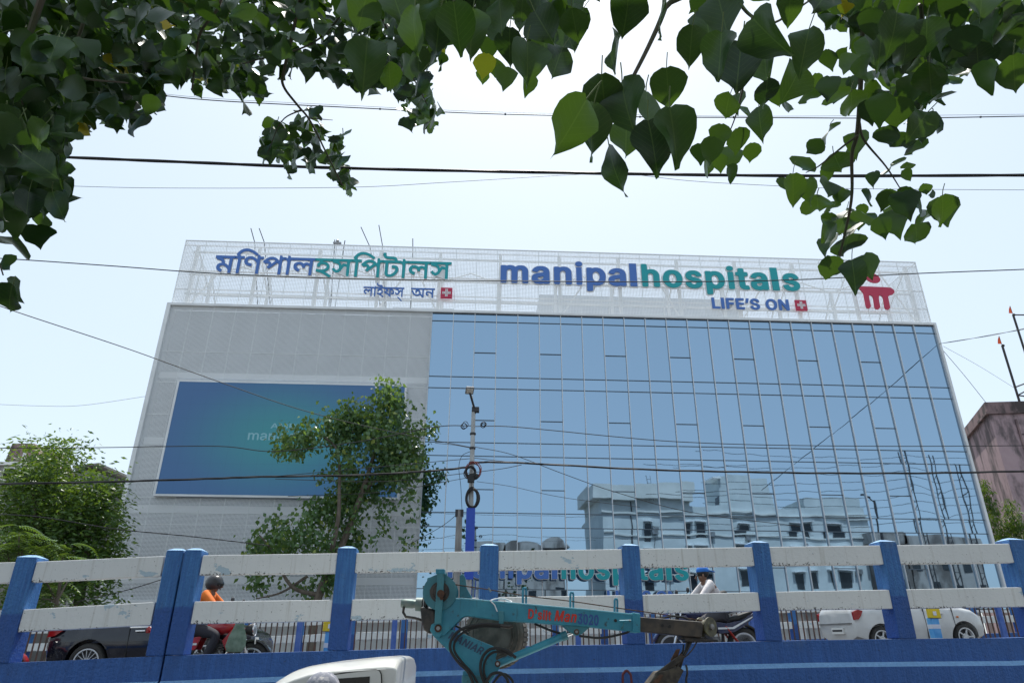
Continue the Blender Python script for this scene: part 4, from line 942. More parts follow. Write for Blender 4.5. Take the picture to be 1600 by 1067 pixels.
b = MB(); b.bb(x1 - x0 - 9, x1 - x0 - .2, -8, -.4, zm - .6, zm + 2.1); b.build('stair_room', M_cream2, T)
b = MB(); b.bb(.02, xt - x0, -11, .03, zm - .58, ztw - 2.2); b.build('upper_storey', M_cream, T)
b = MB(); b.bb(-1.2, xt - x0 + .4, -12, 1.0, ztw - 2.2, ztw - 1.9); b.bb(-1.2, xt - x0 + .4, .8, 1.0, ztw - 1.89, ztw); b.bb(-1.2, -1.0, -12, .79, ztw - 1.89, ztw); b.build('roof_terrace', M_cream, T)
xb0, xb1 = mir(1127, 750, YB).x - x0, mir(1205, 750, YB).x - x0; zb = mir(1160, 743, YB).z
b = MB(); b.bb(xb0, xb1, -7, -1, zm - .58, zb); b.build('roof_room', M_cream2, T)
b = MB(); b.bb(xb0 - 1.2, xb0 + .3, -4, -.4, zb - .5, zb - .3); b.build('awning', M_slab, T)
b = MB(); b.bb(xb0 - .06, xb0 - .01, -3, -1.4, zm, zm + 2.1); b.build('roof_door', M_win, T)
for x in (4.2,): 
    b = MB(); b.tube([(x, .12, 0), (x, .12, ztw - 2.3)], .09, 6); b.build('drain_pipe', M_dark, T)
for px, w, k in ((1009, 1.1, 0), (1076, 1.0, 0), (1097, 1.3, 0), (1160, 1.6, 0), (1240, 1.5, 0), (1266, 1.0, 0), (1303, 1.6, 0)):
    xw = mir(px, 828, YB).x - x0; zw = mir(px, 829, YB).z
    for r_ in range(5):
        z = zw - 3.5 * r_
        if z < 2: break
        b = MB(); b.bb(xw - w / 2, xw + w / 2, -.10, .025, z - 1.15, z + 1.0); wn_ = b.build('window', M_win, T)
        b = MB(); b.bb(xw - w / 2 - .3, xw + w / 2 + .3, .03, .7, z + 1.2, z + 1.32); b.build('sunshade', M_white, wn_)
for z in (zm - 4.0, zm - 7.5):
    b = MB(); b.bb(.03, x1 - x0, .022, .2, z - .1, z + .1); b.build('band', M_cream, T)
for i in range(14):
    xa, za = 1.5 + (i * 7.3) % (x1 - x0 - 4), 5 + (i * 5.7) % (zm - 8)
    b = MB(); b.bb(xa, xa + .95, .03, .45, za, za + .7); ac = b.build('air_conditioner', M_steel, T)
    b = MB(); b.tube([(xa + .5, .06, za - 2.5), (xa + .5, .06, za - .02)], .03, 5); b.build('pipe', M_dark, ac)
b = MB(); xl = mir(1015, 760, YB).x - x0
b.tube([(xl, .6, ztw - 2.5), (xl - .6, .6, ztw + 1.4)], .06, 5); b.tube([(xl + .8, .6, ztw - 2.5), (xl + .2, .6, ztw + 1.4)], .06, 5)
for i in range(6): b.tube([(xl - .1 * i, .6, ztw - 2.3 + .62 * i), (xl + .8 - .1 * i, .6, ztw - 2.3 + .62 * i)], .04, 5)
b.build('ladder', M_steel, T)
M_oldw = stained('old_brown_wall', (.34, .32, .30), (.42, .40, .38), (.14, .125, .115), .3)
for (pa, pb, ptop, arch, lab) in ((735, 790, 847, 0, 'low weathered house across the street with a flat roof'), (792, 848, 842, 1, 'weathered house across the street with a low arched parapet'), (850, 884, 839, 1, 'narrow brown house across the street with an arched roof'), (1356, 1410, 832, 0, 'dark low house across the street right of the white block'), (1412, 1530, 838, 0, 'long dark shop row across the street under the poles')):
    xa, xb, zt_ = mir(pa, 845, -14).x, mir(pb, 845, -14).x, mir((pa + pb) / 2, ptop, -14).z
    T = thing('old_house', lab, 'building', ((xa + xb) / 2, -14, 0), group='old houses across the street')
    h = (xb - xa) / 2
    b = MB(); b.bb(-h, h, -9, 0, 0, zt_ - 1.6); b.build('wall', M_oldw, T)
    b = MB()
    if arch: b.prism([(-h - .3, zt_ - 1.59)] + [(h * 1.04 * math.sin(a), zt_ - 1.2 + 1.2 * math.cos(a)) for a in np.linspace(-math.pi / 2, math.pi / 2, 12)] + [(h + .3, zt_ - 1.59)], -8, lambda a, c, d: (a, .4 + d, c))
    else: b.bb(-h - .3, h + .3, -8.5, .4, zt_ - 1.59, zt_)
    b.build('roof', M_oldw, T)
    for i in range(max(2, int(h))):
        for k in range(3):
            xw = -h + (i + .5) * 2 * h / max(2, int(h)); zw = zt_ - 4.2 - 3.4 * k
            if zw < 1.5 or (i + k) % 2: continue
            b = MB(); b.bb(xw - .6, xw + .6, .002, .06, zw - .8, zw + .8); b.build('window', M_win, T)
# utility poles and their wires behind the camera on the right
M_wire = mat('black_cable', (.012, .012, .013), .55)
M_wireg = mat('grey_wire', (.14, .15, .16), .5)
M_pole = mat('galvanised_pole', (.42, .43, .43), .45, .4, c2=(.34, .34, .33), scale=3)
poles = []
for px, ptop in ((1408, 702), (1452, 712), (1494, 725)):
    q = mir(px, ptop, -5); poles.append(q)
    T = thing('lattice_pole', 'two legged lattice cable pole across the street, %s' % {1408: 'tallest of the row', 1452: 'middle of the row', 1494: 'farthest along the row'}[px], 'pole', (q.x, -5, 0), group='lattice poles across the street')
    for s in (-.35, .35):
        b = MB(); b.tube([(s, 0, 0), (s, 0, q.z)], .09, 6); b.build('leg', M_dark, T)
    for i in range(int(q.z / 1.1)):
        b = MB(); b.tube([(-.35, 0, i * 1.1), (.35, 0, i * 1.1 + (.8 if i % 2 else 0))], .05, 5); b.build('rung', M_dark, T)
q = mir(1364, 780, -5)
T = thing('street_lamp', 'dark street lamp across the street, mirrored beside the white block', 'street lamp', (q.x, -5, 0))
b = MB(); b.tube([(0, 0, 0), (0, 0, q.z)], .16, 8); b.build('pole', M_dark, T)
b = MB(); b.tube([(0, 0, q.z - .2), (-1.2, .5, q.z + .3)], .1, 6); b.build('arm', M_dark, T)
b = MB(); b.box((-1.5, .6, q.z + .35), (.9, .35, .2)); b.build('lamp_head', M_dark, T)
def tubes(name, label, cat, lists, r, m, n=6, group=None, seg=6):
    b = MB(); c0 = Vector(lists[0][0])
    for P_ in lists:
        b.tube([p - c0 for p in smoothpath(P_, seg)], r, n)
    o = b.build(name, m, None, smooth=True, loc=tuple(c0)); tag(o, label, cat, group); return o
for i in range(9):
    z = poles[0].z - .8 - i * 1.15; r = random.Random(i)
    tubes('overhead_cable', 'wire %s across the street, slung between the lattice poles' % ['highest', 'second highest', 'third', 'fourth', 'fifth', 'sixth', 'seventh', 'second lowest', 'lowest'][i], 'cable', [[(poles[0].x - 30 - 4 * (i % 3), -5.2, z - 1 + r.uniform(-1, 1)), (poles[0].x - 8, -5.2, z - .7), (poles[0].x, -5.2, z), (poles[1].x, -5.2, z - .5 + r.uniform(-.5, .3)), (poles[2].x, -5.2, z - .2), (poles[2].x + 14, -5.2, z + r.uniform(-.5, .8))]], .035, M_wire, 5, 'wires across the street')
# ------------------------------------------------------------------ street lamp, its board and cable coils
YP = 27.0
pb, ptp = at(739, 857, YP), at(740, 641, YP)
T = thing('street_lamp', 'grey street lamp pole with a single lamp head before the glass front', 'street lamp', (ptp[0], YP, 0))
b = MB(); b.tube([(0, 0, 0), (0, 0, 6.5), (0, 0, ptp[2])], [.13, .11, .085], 10); b.build('pole', M_pole, T, smooth=True)
for h in (8.0, 8.5, 9.1, 9.7):
    b = MB(); b.lathe([(.11, -.05), (.125, -.03), (.125, .03), (.11, .05)], 10, Matrix.Translation((0, 0, h))); b.build('clamp', M_dark, T)
lh = Vector(at(734, 613, YP - .7)) - Vector((ptp[0], YP, 0))
b = MB(); b.tube([(.06, 0, ptp[2] - .15), (.02, -.1, ptp[2] + .1), tuple(lh)], .045, 8); b.build('arm', M_dark, T, smooth=True)
b = MB(); b.box((0, 0, 0), (.34, .5, .09)); hd = b.build('lamp_head', M_steel, T, loc=tuple(lh + Vector((0, -.1, .05))), bevel=.03); hd.rotation_euler = (R(-12), 0, R(8))
b = MB(); b.box((0, -.03, -.05), (.26, .36, .012)); b.build('lens', mat('lamp_lens', (.75, .75, .7), .2), hd)
b = MB(); b.bb(-.13, .17, -.12, .12, -.1, .1); b.build('junction_box', M_dark, T, loc=(.06, 0, ptp[2] + .02), bevel=.01)
def coil(label, px, py, rx, rz, n, r, m, Y=YP - .2, seed=0):
    r_ = random.Random(seed); c = Vector(at(px, py, Y)); k = c.y / 1067 * 1.0; b = MB()
    for i in range(n):
        ax, az = rx * k * r_.uniform(.82, 1.08), rz * k * r_.uniform(.82, 1.08); dx, dz = r_.uniform(-.05, .05), r_.uniform(-.05, .05); y = r_.uniform(-.08, .08)
        b.tube([(dx + ax * math.cos(t), y + .03 * math.sin(3 * t), dz + az * math.sin(t)) for t in np.linspace(0, 2 * math.pi, 20)[:-1]], r, 5, closed=True)
    o = b.build('cable_coil', m, None, smooth=True, loc=tuple(c)); tag(o, label, 'cable coil', 'cable coils hung on the lamp pole')
M_rwire = mat('reddish_cable', (.20, .035, .03), .5)
coil('reddish cable coil, largest ring on the lamp pole', 738, 735, 12.5, 13.5, 5, .016, M_rwire, seed=1)
coil('black cable coil inside the reddish ring on the lamp pole', 735, 737, 8, 8.5, 7, .02, M_wire, Y=YP - .32, seed=2)
coil('long black cable loop drooping just above the blue board', 737, 778, 10, 16, 6, .028, M_wire, seed=3)
coil('small black cable ring left of the pole top', 726, 665, 5, 5, 3, .014, M_wire, seed=4)
coil('small black cable ring right of the pole top', 755, 664, 4, 3.6, 3, .016, M_wire, seed=5)
b = MB(); c = Vector(at(742, 744, YP - .3)); b.ball((0, 0, 0), (.16, .1, .14), 10, 6); b.bb(-.28, -.02, -.1, .1, -.24, .05); o = b.build('cable_junction', M_wire, None, loc=tuple(c)); tag(o, 'black cable splice box hanging inside the coils on the lamp pole', 'splice box')
bt0, bt1 = at(730, 793, YP - .2), at(743, 905, YP - .2)
b = MB(); b.bb(-.17, .17, -.02, .02, 0, bt0[2] - bt1[2]); bd = b.build('pole_board', mat('royal_blue_board', (.02, .07, .42), .5), None, loc=(ptp[0] + .02, YP - .2, bt1[2]), bevel=.006); tag(bd, 'narrow blank royal blue board strapped to the lamp pole', 'board')
c = at(718, 797, YP + .6)
T = thing('concrete_pole', 'short grey concrete pole just left of the blue pole board', 'pole', (c[0], YP + .6, 0))
b = MB(); b.tube([(0, 0, 0), (0, 0, c[2])], [.17, .12], 8); b.build('shaft', M_conc, T, smooth=True)
b = MB(); b.bb(-.16, .16, -.1, .1, c[2] - .25, c[2] + .02); b.build('cap', M_dark, T)
# ------------------------------------------------------------------ overhead cables in view
def cable(label, P_, Y0, Y1, px, m=None, strands=1, group='overhead cables', tie=0):
    n = len(P_); L_ = [Vector(at(q[0], q[1], Y0 + (Y1 - Y0) * i / (n - 1))) for i, q in enumerate(P_)]
    S_ = smoothpath(L_, 8); r = px / 2 * (Y0 + Y1) / 2 * .93 / 1067; b = MB(); c0 = S_[0]
    if strands == 1: b.tube([p - c0 for p in S_], r, 6)
    else:
        for k in range(strands):
            ph = 2 * math.pi * k / strands
            b.tube([p - c0 + Vector((0, math.cos(ph + i * .5), math.sin(ph + i * .5))) * r * .62 for i, p in enumerate(S_)], r * .5, 5)
    if tie:
        for i in range(4, len(S_) - 1, tie): b.ball(tuple(S_[i] - c0), (r * 2.6, r * 2, r * 2.2), 6, 4)
    o = b.build('overhead_cable', m or M_wire, None, smooth=True, loc=tuple(c0)); tag(o, label, 'cable', group)
cable('thin dark cable with small ties, uppermost across the sky', [(200, 143), (330, 157), (540, 168), (760, 178), (1000, 183), (1170, 184), (1400, 185), (1600, 182), (1720, 180)], 11, 11, 2.2, tie=7)
cable('pale hair-thin wire running just above the uppermost cable', [(200, 141), (330, 154), (540, 165), (760, 175), (1000, 180), (1170, 182), (1400, 181), (1600, 179), (1720, 177)], 11, 11, .8, M_wireg)
cable('thick black cable bundle crossing the whole sky', [(-100, 238), (80, 245), (300, 254), (540, 263), (930, 271), (1260, 275), (1600, 274), (1720, 273)], 9, 9, 6.2, strands=4)
cable('hair-thin wire left of centre rising to meet the thick bundle', [(-60, 287), (75, 290), (250, 294), (540, 293), (700, 285), (880, 274), (930, 272)], 9.2, 9, 1.0, M_wireg)
cable('hair-thin wire leaving the thick bundle to the right', [(1000, 274), (1080, 283), (1200, 290), (1330, 295), (1600, 297), (1720, 297)], 9, 9.2, 1.0, M_wireg)
cable('single cable sagging across the hospital name signs', [(-80, 400), (20, 405), (180, 416), (330, 427), (520, 435), (700, 438), (900, 440), (1100, 440), (1250, 437), (1420, 428), (1600, 421), (1720, 416)], 20, 20, 2.0)
cable('slanting cable from the upper left down to the lamp pole over the screen', [(-60, 455), (25, 487), (200, 545), (330, 592), (470, 640), (600, 672), (737, 699)], 15, 27, 1.5)
cable('thin cable along the left trees to the upper lamp pole', [(-60, 702), (0, 700), (160, 699), (340, 697), (430, 705), (560, 690), (680, 667), (737, 665)], 29, 27, 1.5)
cable('thin cable from the upper lamp pole across the glass to the right', [(741, 666), (790, 666), (860, 672), (960, 682), (1060, 690), (1200, 695), (1400, 697), (1600, 696), (1720, 695)], 27, 30, 1.4)
cable('cable bundle from the left edge across the video screen to the coils', [(-60, 757), (150, 753), (320, 748), (400, 745), (560, 742), (680, 735), (737, 729)], 28, 27, 3.6, strands=3)
cable('dark cable bundle from the coils across the glass to the right edge', [(737, 722), (810, 723), (1000, 733), (1150, 737), (1280, 739), (1450, 739), (1600, 736), (1720, 733)], 27, 27, 3.4, strands=3)
for lab, P_, w in (('loose strand above the left bundle near the lamp pole', [(420, 745), (560, 732), (737, 716)], 1.1), ('loose strand below the left bundle near the lamp pole', [(430, 748), (600, 752), (737, 738)], 1.1), ('lowest loose strand left of the lamp pole', [(450, 775), (600, 768), (737, 745)], .9),
                 ('loose strand joining the right bundle from above', [(739, 715), (780, 720), (820, 724)], 1.1), ('loose strand joining the right bundle from below', [(739, 738), (785, 732), (815, 726)], 1.1), ('slack strand falling right from the pole across the glass', [(742, 698), (800, 710), (880, 740), (960, 768), (1080, 800), (1250, 822)], 1.1), ('faint strand falling right from below the coils', [(745, 752), (800, 760), (880, 777), (1000, 792)], .8), ('thin strand from the pole to the tree above the left bundle', [(680, 692), (710, 695), (737, 700)], 1.0), ('thin strand looped down beside the lamp pole', [(735, 705), (722, 712), (717, 730), (720, 760), (722, 800)], .9)):
    cable(lab, P_, 27, 27.1, w, group='loose strands at the lamp pole')
cable('cable crossing the left trees low and sloping to the screen', [(-40, 802), (60, 807), (180, 826), (300, 838), (420, 852)], 25, 27, 1.7)
cable('double wire from the glass corner rising to the right edge', [(1468, 537), (1530, 527), (1600, 514), (1700, 494)], 44.2, 26, 2.0, M_wire, strands=2)
cable('thin wire from the glass corner down to the pink building', [(1474, 548), (1508, 588), (1543, 632)], 45, 49, .9, M_wireg)
cable('faint wire between the glass corner and the roof frame', [(1474, 541), (1530, 572), (1585, 606)], 45, 52, .6, M_wireg)
cable('wire seen under the top rail beside the screen corner', [(120, 940), (200, 921), (262, 902), (340, 878)], 29, 30, 1.4)
cable('very faint distant wire in the left sky', [(-40, 630), (60, 634), (130, 633), (235, 618)], 60, 60, .7, mat('pale_wire', (.35, .37, .38), .6))
cable('pole wire from the concrete pole top to the tree', [(718, 800), (690, 822), (640, 850)], 27.5, 28, .9, group='loose strands at the lamp pole')
# ------------------------------------------------------------------ vehicles on the ramp
def carpaint(name, c, rough=.25, coat=.6):
    m, t, p = nodes(name)
    L(t, mixc(t, ramp(t, noise(t, pos(t), 3, 4), .4, .75), c, tuple(.8 * v + .03 for v in c)), p.inputs['Base Color'])
    p.inputs['Roughness'].default_value = rough; p.inputs['Coat Weight'].default_value = coat; p.inputs['Coat Roughness'].default_value = .08
    return m
M_tail = mat('tail_light_red', (.30, .006, .01), .12); M_glassd = mat('tinted_glass', (.015, .018, .02), .05)
M_rim = mat('alloy_rim', (.55, .56, .57), .3, .7); M_hub = mat('wheel_cover', (.62, .63, .64), .4)
M_plate = mat('number_plate', (.75, .75, .72), .5); M_tyre = mat('tyre_rubber', (.025, .025, .026), .8, c2=(.05, .047, .043), scale=5)
RX90 = Matrix.Rotation(math.pi / 2, 4, 'X')
def wheel(parent, c, r, w, spokes, rim_m, name='wheel', dish=.55, side=-1):
    """tyre and spoked rim, axle along local y; side -1 shows its face towards -y"""
    k = r * .30
    b = MB(); b.torus(r - k * .62, k * .62, 32, 10, RX90, sq=w / (k * 1.24) * 1.0); ty = b.build(name, M_tyre, parent, smooth=True, loc=c)
    ri = r - k * 1.12; f = side * w * .38
    b = MB(); b.lathe([(ri + .012, -w * .42), (ri + .012, w * .42), (ri - .012, w * .42), (ri - .03, 0), (ri - .012, -w * .42)], 32, RX90)
    b.lathe([(.06, -w * .3), (.07, w * .3), (.0001, w * .34)], 14, RX90 if side < 0 else Matrix.Rotation(-math.pi / 2, 4, 'X'))
    for i in range(spokes):
        a = 2 * math.pi * i / spokes; u = Vector((math.cos(a), 0, math.sin(a))); v = Vector((-math.sin(a), 0, math.cos(a)))
        h = .5 * min(.045, 2.2 * ri / spokes * .38)
        p = [u * .05 + v * h, u * .05 - v * h, u * ri - v * h * .7, u * ri + v * h * .7]
        b.hexa([q + Vector((0, f, 0)) for q in p] + [q + Vector((0, f - side * .03, 0)) for q in p])
    b.build('rim', rim_m, ty, smooth=True)
    b = MB(); b.lathe([(ri - .02, -.01), (ri - .02, .01)], 24, Matrix.Translation((0, f - side * .07, 0)) @ RX90); b.build('brake_disc', M_dark, ty)
    return ty
def car(label, loc, rotz, tilt, L_, W_, wr, xr, xf, st, paint, spokes, rim_m):
    T = thing('parked_car' if False else 'car', label, 'car', loc, rot=(0, -tilt, rotz))
    b = MB(); n = len(st); k = 0; hw = W_ / 2
    for x, zb, zs, zt, wf, wt in st:
        w = hw * wf
        sec = [(.0, zb), (.7 * w, zb), (.95 * w, zb + .07), (w, zb + .45 * (zs - zb)), (.985 * w, zs - .05), (.955 * w, zs + .005)]
        sec += [(w * (.955 * .5 + wt * .5) + .02, zs + (zt - zs) * .5), (w * wt, zt - .045 * min(1, (zt - zs) * 4)), (w * wt * .72, zt), (0, zt + .005)]
        k = 2 * len(sec) - 2
        ring = [(x, -y, z) for y, z in sec] + [(x, y, z) for y, z in sec[1:-1][::-1]]
        b.v += ring
    for i in range(n - 1):
        for j in range(k): b.f.append((i * k + j, i * k + (j + 1) % k, (i + 1) * k + (j + 1) % k, (i + 1) * k + j)); b.m.append(0)
    b.f.append(tuple(range(k))[::-1]); b.f.append(tuple(range((n - 1) * k, n * k))); b.m += [0, 0]
    body = b.build('body', paint, T, smooth=50)
    cut = MB()
    for x in (xr, xf): cut.lathe([(wr + .055, -hw - .3), (wr + .055, -hw + .27)], 28, Matrix.Translation((x, 0, wr)) @ RX90.inverted()); cut.lathe([(wr + .055, hw - .27), (wr + .055, hw + .3)], 28, Matrix.Translation((x, 0, wr)) @ RX90.inverted())
    co = cut.build('arch_cutter', M_black, T)
    md = body.modifiers.new('arch', 'BOOLEAN'); md.object = co; md.operation = 'DIFFERENCE'; md.solver = 'EXACT'
    me = evaluated(body, 'body'); body.modifiers.clear(); old = body.data; body.data = me; bpy.data.meshes.remove(old); drop(co)
    me.set_sharp_from_angle(angle=R(32))
    for x in (xr, xf):
        for s in (-1, 1):
            wheel(T, (x, s * (hw - .11), wr), wr, .2, spokes, rim_m, side=s)
    b = MB(); b.bb(xr - wr - .04, xf + wr + .04, -hw + .28, hw - .28, .22, .55); b.build('underbody', M_black, T)
    return T, hw
# black sedan, seen from its rear left corner
rs, rt = -8.2, 8.2
o = road(rs, rt - .9)
st = [(0, .42, .85, .87, .86, .84), (.06, .28, .95, .985, .93, .86), (.35, .22, .97, 1.05, .985, .82), (.75, .20, .97, 1.08, 1.0, .78), (1.2, .20, .96, 1.26, 1.0, .70), (1.7, .20, .95, 1.35, 1.0, .66), (2.5, .20, .93, 1.37, 1.0, .66), (3.0, .20, .91, 1.29, 1.0, .68), (3.45, .20, .89, .99, .99, .80), (4.0, .20, .84, .88, .96, .84), (4.3, .24, .72, .76, .88, .84), (4.42, .36, .60, .63, .74, .7)]
st = [(x if x < 1.5 else 1.5 + (x - 1.5) * .80, *q) for x, *q in st]
SED, hw = car('black sedan with silver multi-spoke wheels behind the left railing', o, RA, math.atan(.0345), 3.84, 1.86, .335, .80, 2.95, st, carpaint('deep_black_paint', (.004, .006, .016), .10, .3), 15, M_rim)
b = MB(); b.prism([(.03, .78), (.06, .93), (.30, .94), (.28, .88), (.16, .80)], .05, lambda a, c, d: (a, -hw * .955 + .02 - d - .10 * a, c)); b.build('tail_light', M_tail, SED)
b = MB(); b.prism([(.03, .78), (.06, .93), (.30, .94), (.28, .88), (.16, .80)], -.05, lambda a, c, d: (a, hw * .955 - .02 - d + .10 * a, c)); b.build('tail_light', M_tail, SED)
b = MB(); b.bb(1.62, 1.80, -hw - .03, -hw + .02, .835, .862); b.build('door_handle', M_chrome, SED, bevel=.006)
b = MB(); b.bb(2.38, 2.56, -hw - .03, -hw + .02, .825, .852); b.build('door_handle', M_chrome, SED, bevel=.006)
b = MB(); b.bb(1.5, 2.9, -hw * .985 - .006, -hw * .96, .905, .93); b.build('window_trim', M_chrome, SED)
for x in (1.5, 2.3): 
    b = MB(); b.bb(x, x + .008, -hw - .004, -hw + .03, .26, .90); b.build('door_gap', M_black, SED)
for x0_, x1_ in ((1.5, 2.2), (2.24, 2.8)):
    b = MB(); b.prism([(x0_ + .1, .97), (x0_ + .3 if x0_ < 2 else x0_ + .02, 1.27), (x1_ if x0_ < 2 else x1_ - .3, 1.27), (x1_, .97)], .02, lambda a, c, d: (a, -hw * .955 + .02 + (c - .95) * .50 - d, c)); b.build('side_window', M_glassd, SED)
b = MB(); b.bb(-.02, .012, -.26, .26, .60, .72); b.build('number_plate', M_plate, SED)
# white hatchback
o = road(8.25, 8.75 - .81)
st = [(0, .45, .84, .90, .88, .86), (.05, .30, .86, 1.0, .95, .84), (.22, .24, .92, 1.22, .985, .78), (.5, .20, .93, 1.20, 1.0, .70), (1.2, .19, .92, 1.26, 1.0, .68), (1.9, .19, .91, 1.25, 1.0, .68), (2.4, .19, .90, 1.22, 1.0, .70), (2.95, .19, .89, 1.0, .995, .80), (3.35, .20, .84, .90, .96, .84), (3.6, .24, .72, .77, .88, .82), (3.72, .36, .58, .60, .74, .7)]
st = [(x * .85, *[z * .93 for z in q[:3]], *q[3:]) for x, *q in st]
HAT, hw = car('white hatchback with red tail lights behind the right railing', o, RA, math.atan(.0345), 3.16, 1.62, .27, .60, 2.56, st, carpaint('white_paint', (.62, .63, .63), .25, .5), 5, M_hub)
b = MB(); b.prism([(.02, .68), (.01, .84), (.14, .89), (.24, .86), (.19, .77), (.12, .69)], .05, lambda a, c, d: (a, -hw * .95 + .02 - d - .09 * a, c)); b.build('tail_light', M_tail, HAT)
b = MB(); b.prism([(.02, .68), (.01, .84), (.14, .89), (.24, .86), (.19, .77), (.12, .69)], -.05, lambda a, c, d: (a, hw * .95 - .02 - d + .09 * a, c)); b.build('tail_light', M_tail, HAT)
b = MB(); b.bb(-.03, .03, -.25, .25, .40, .53); npz = b.build('number_plate', M_plate, HAT, loc=(-.01, -.1, 0))
b = MB(); b.bb(-.036, -.031, -.21, .21, .45, .49); b.build('lettering', M_dark, npz)
b = MB(); b.bb(-.035, .02, -.7, .7, .60, .625); b.build('bumper_crease', M_steel, HAT)
for x in (1.15, 1.95): 
    b = MB(); b.bb(x, x + .16, -hw - .03, -hw + .02, .74, .77); b.build('door_handle', carpaint('handle_white', (.6, .6, .6)), HAT, bevel=.006)
for x in (.90, 1.66, 2.34): 
    b = MB(); b.bb(x, x + .008, -hw - .003, -hw + .03, .26, .88); b.build('door_gap', M_dark, HAT)
b = MB(); b.ball((2.44, -hw - .003, .68), (.035, .012, .02), 10, 6); b.build('indicator', mat('amber_lens', (.6, .16, .02), .2), HAT)
for x0_, x1_ in ((.58, 1.0), (1.04, 1.70), (1.70, 2.26)):
    b = MB(); b.prism([(x0_, .89), (x0_ + .06, 1.08), (x1_ - (.3 if x1_ > 2.3 else .02), 1.08), (x1_, .89)], .02, lambda a, c, d: (a, -hw * .955 + .025 + (c - .92) * .40 - d, c)); b.build('side_window', M_glassd, HAT)
b = MB(); b.prism([(2.86, .58), (2.80, .74), (2.94, .72), (3.07, .61)], .05, lambda a, c, d: (a, -hw * .93 + .06 - d + (a - 2.80) * .25, c)); b.build('headlight', M_chrome, HAT)
# ------------------------------------------------------------------ people
def skin(name, V, E_, m, parent=None, root=0, sub=2, loc=(0, 0, 0)):
    me = bpy.data.meshes.new(name); me.from_pydata([v[:3] for v in V], E_, []); o = bpy.data.objects.new(name, me); COL.objects.link(o)
    md = o.modifiers.new('skin', 'SKIN'); md.use_smooth_shade = True
    for i, v in enumerate(V):
        r = v[3] if len(v) == 4 else v[3:5]
        me.skin_vertices[0].data[i].radius = (r, r) if not hasattr(r, '__len__') else r
        me.skin_vertices[0].data[i].use_root = (i == root)
    s = o.modifiers.new('sub', 'SUBSURF'); s.levels = sub; s.render_levels = sub
    me2 = evaluated(o, name); drop(o); me2.materials.append(m)
    q = bpy.data.objects.new(name, me2); COL.objects.link(q); q.parent = parent; q.location = loc; return q
M_skin = mat('brown_skin', (.20, .10, .06), .5); M_hair = mat('black_hair', (.012, .010, .01), .5)
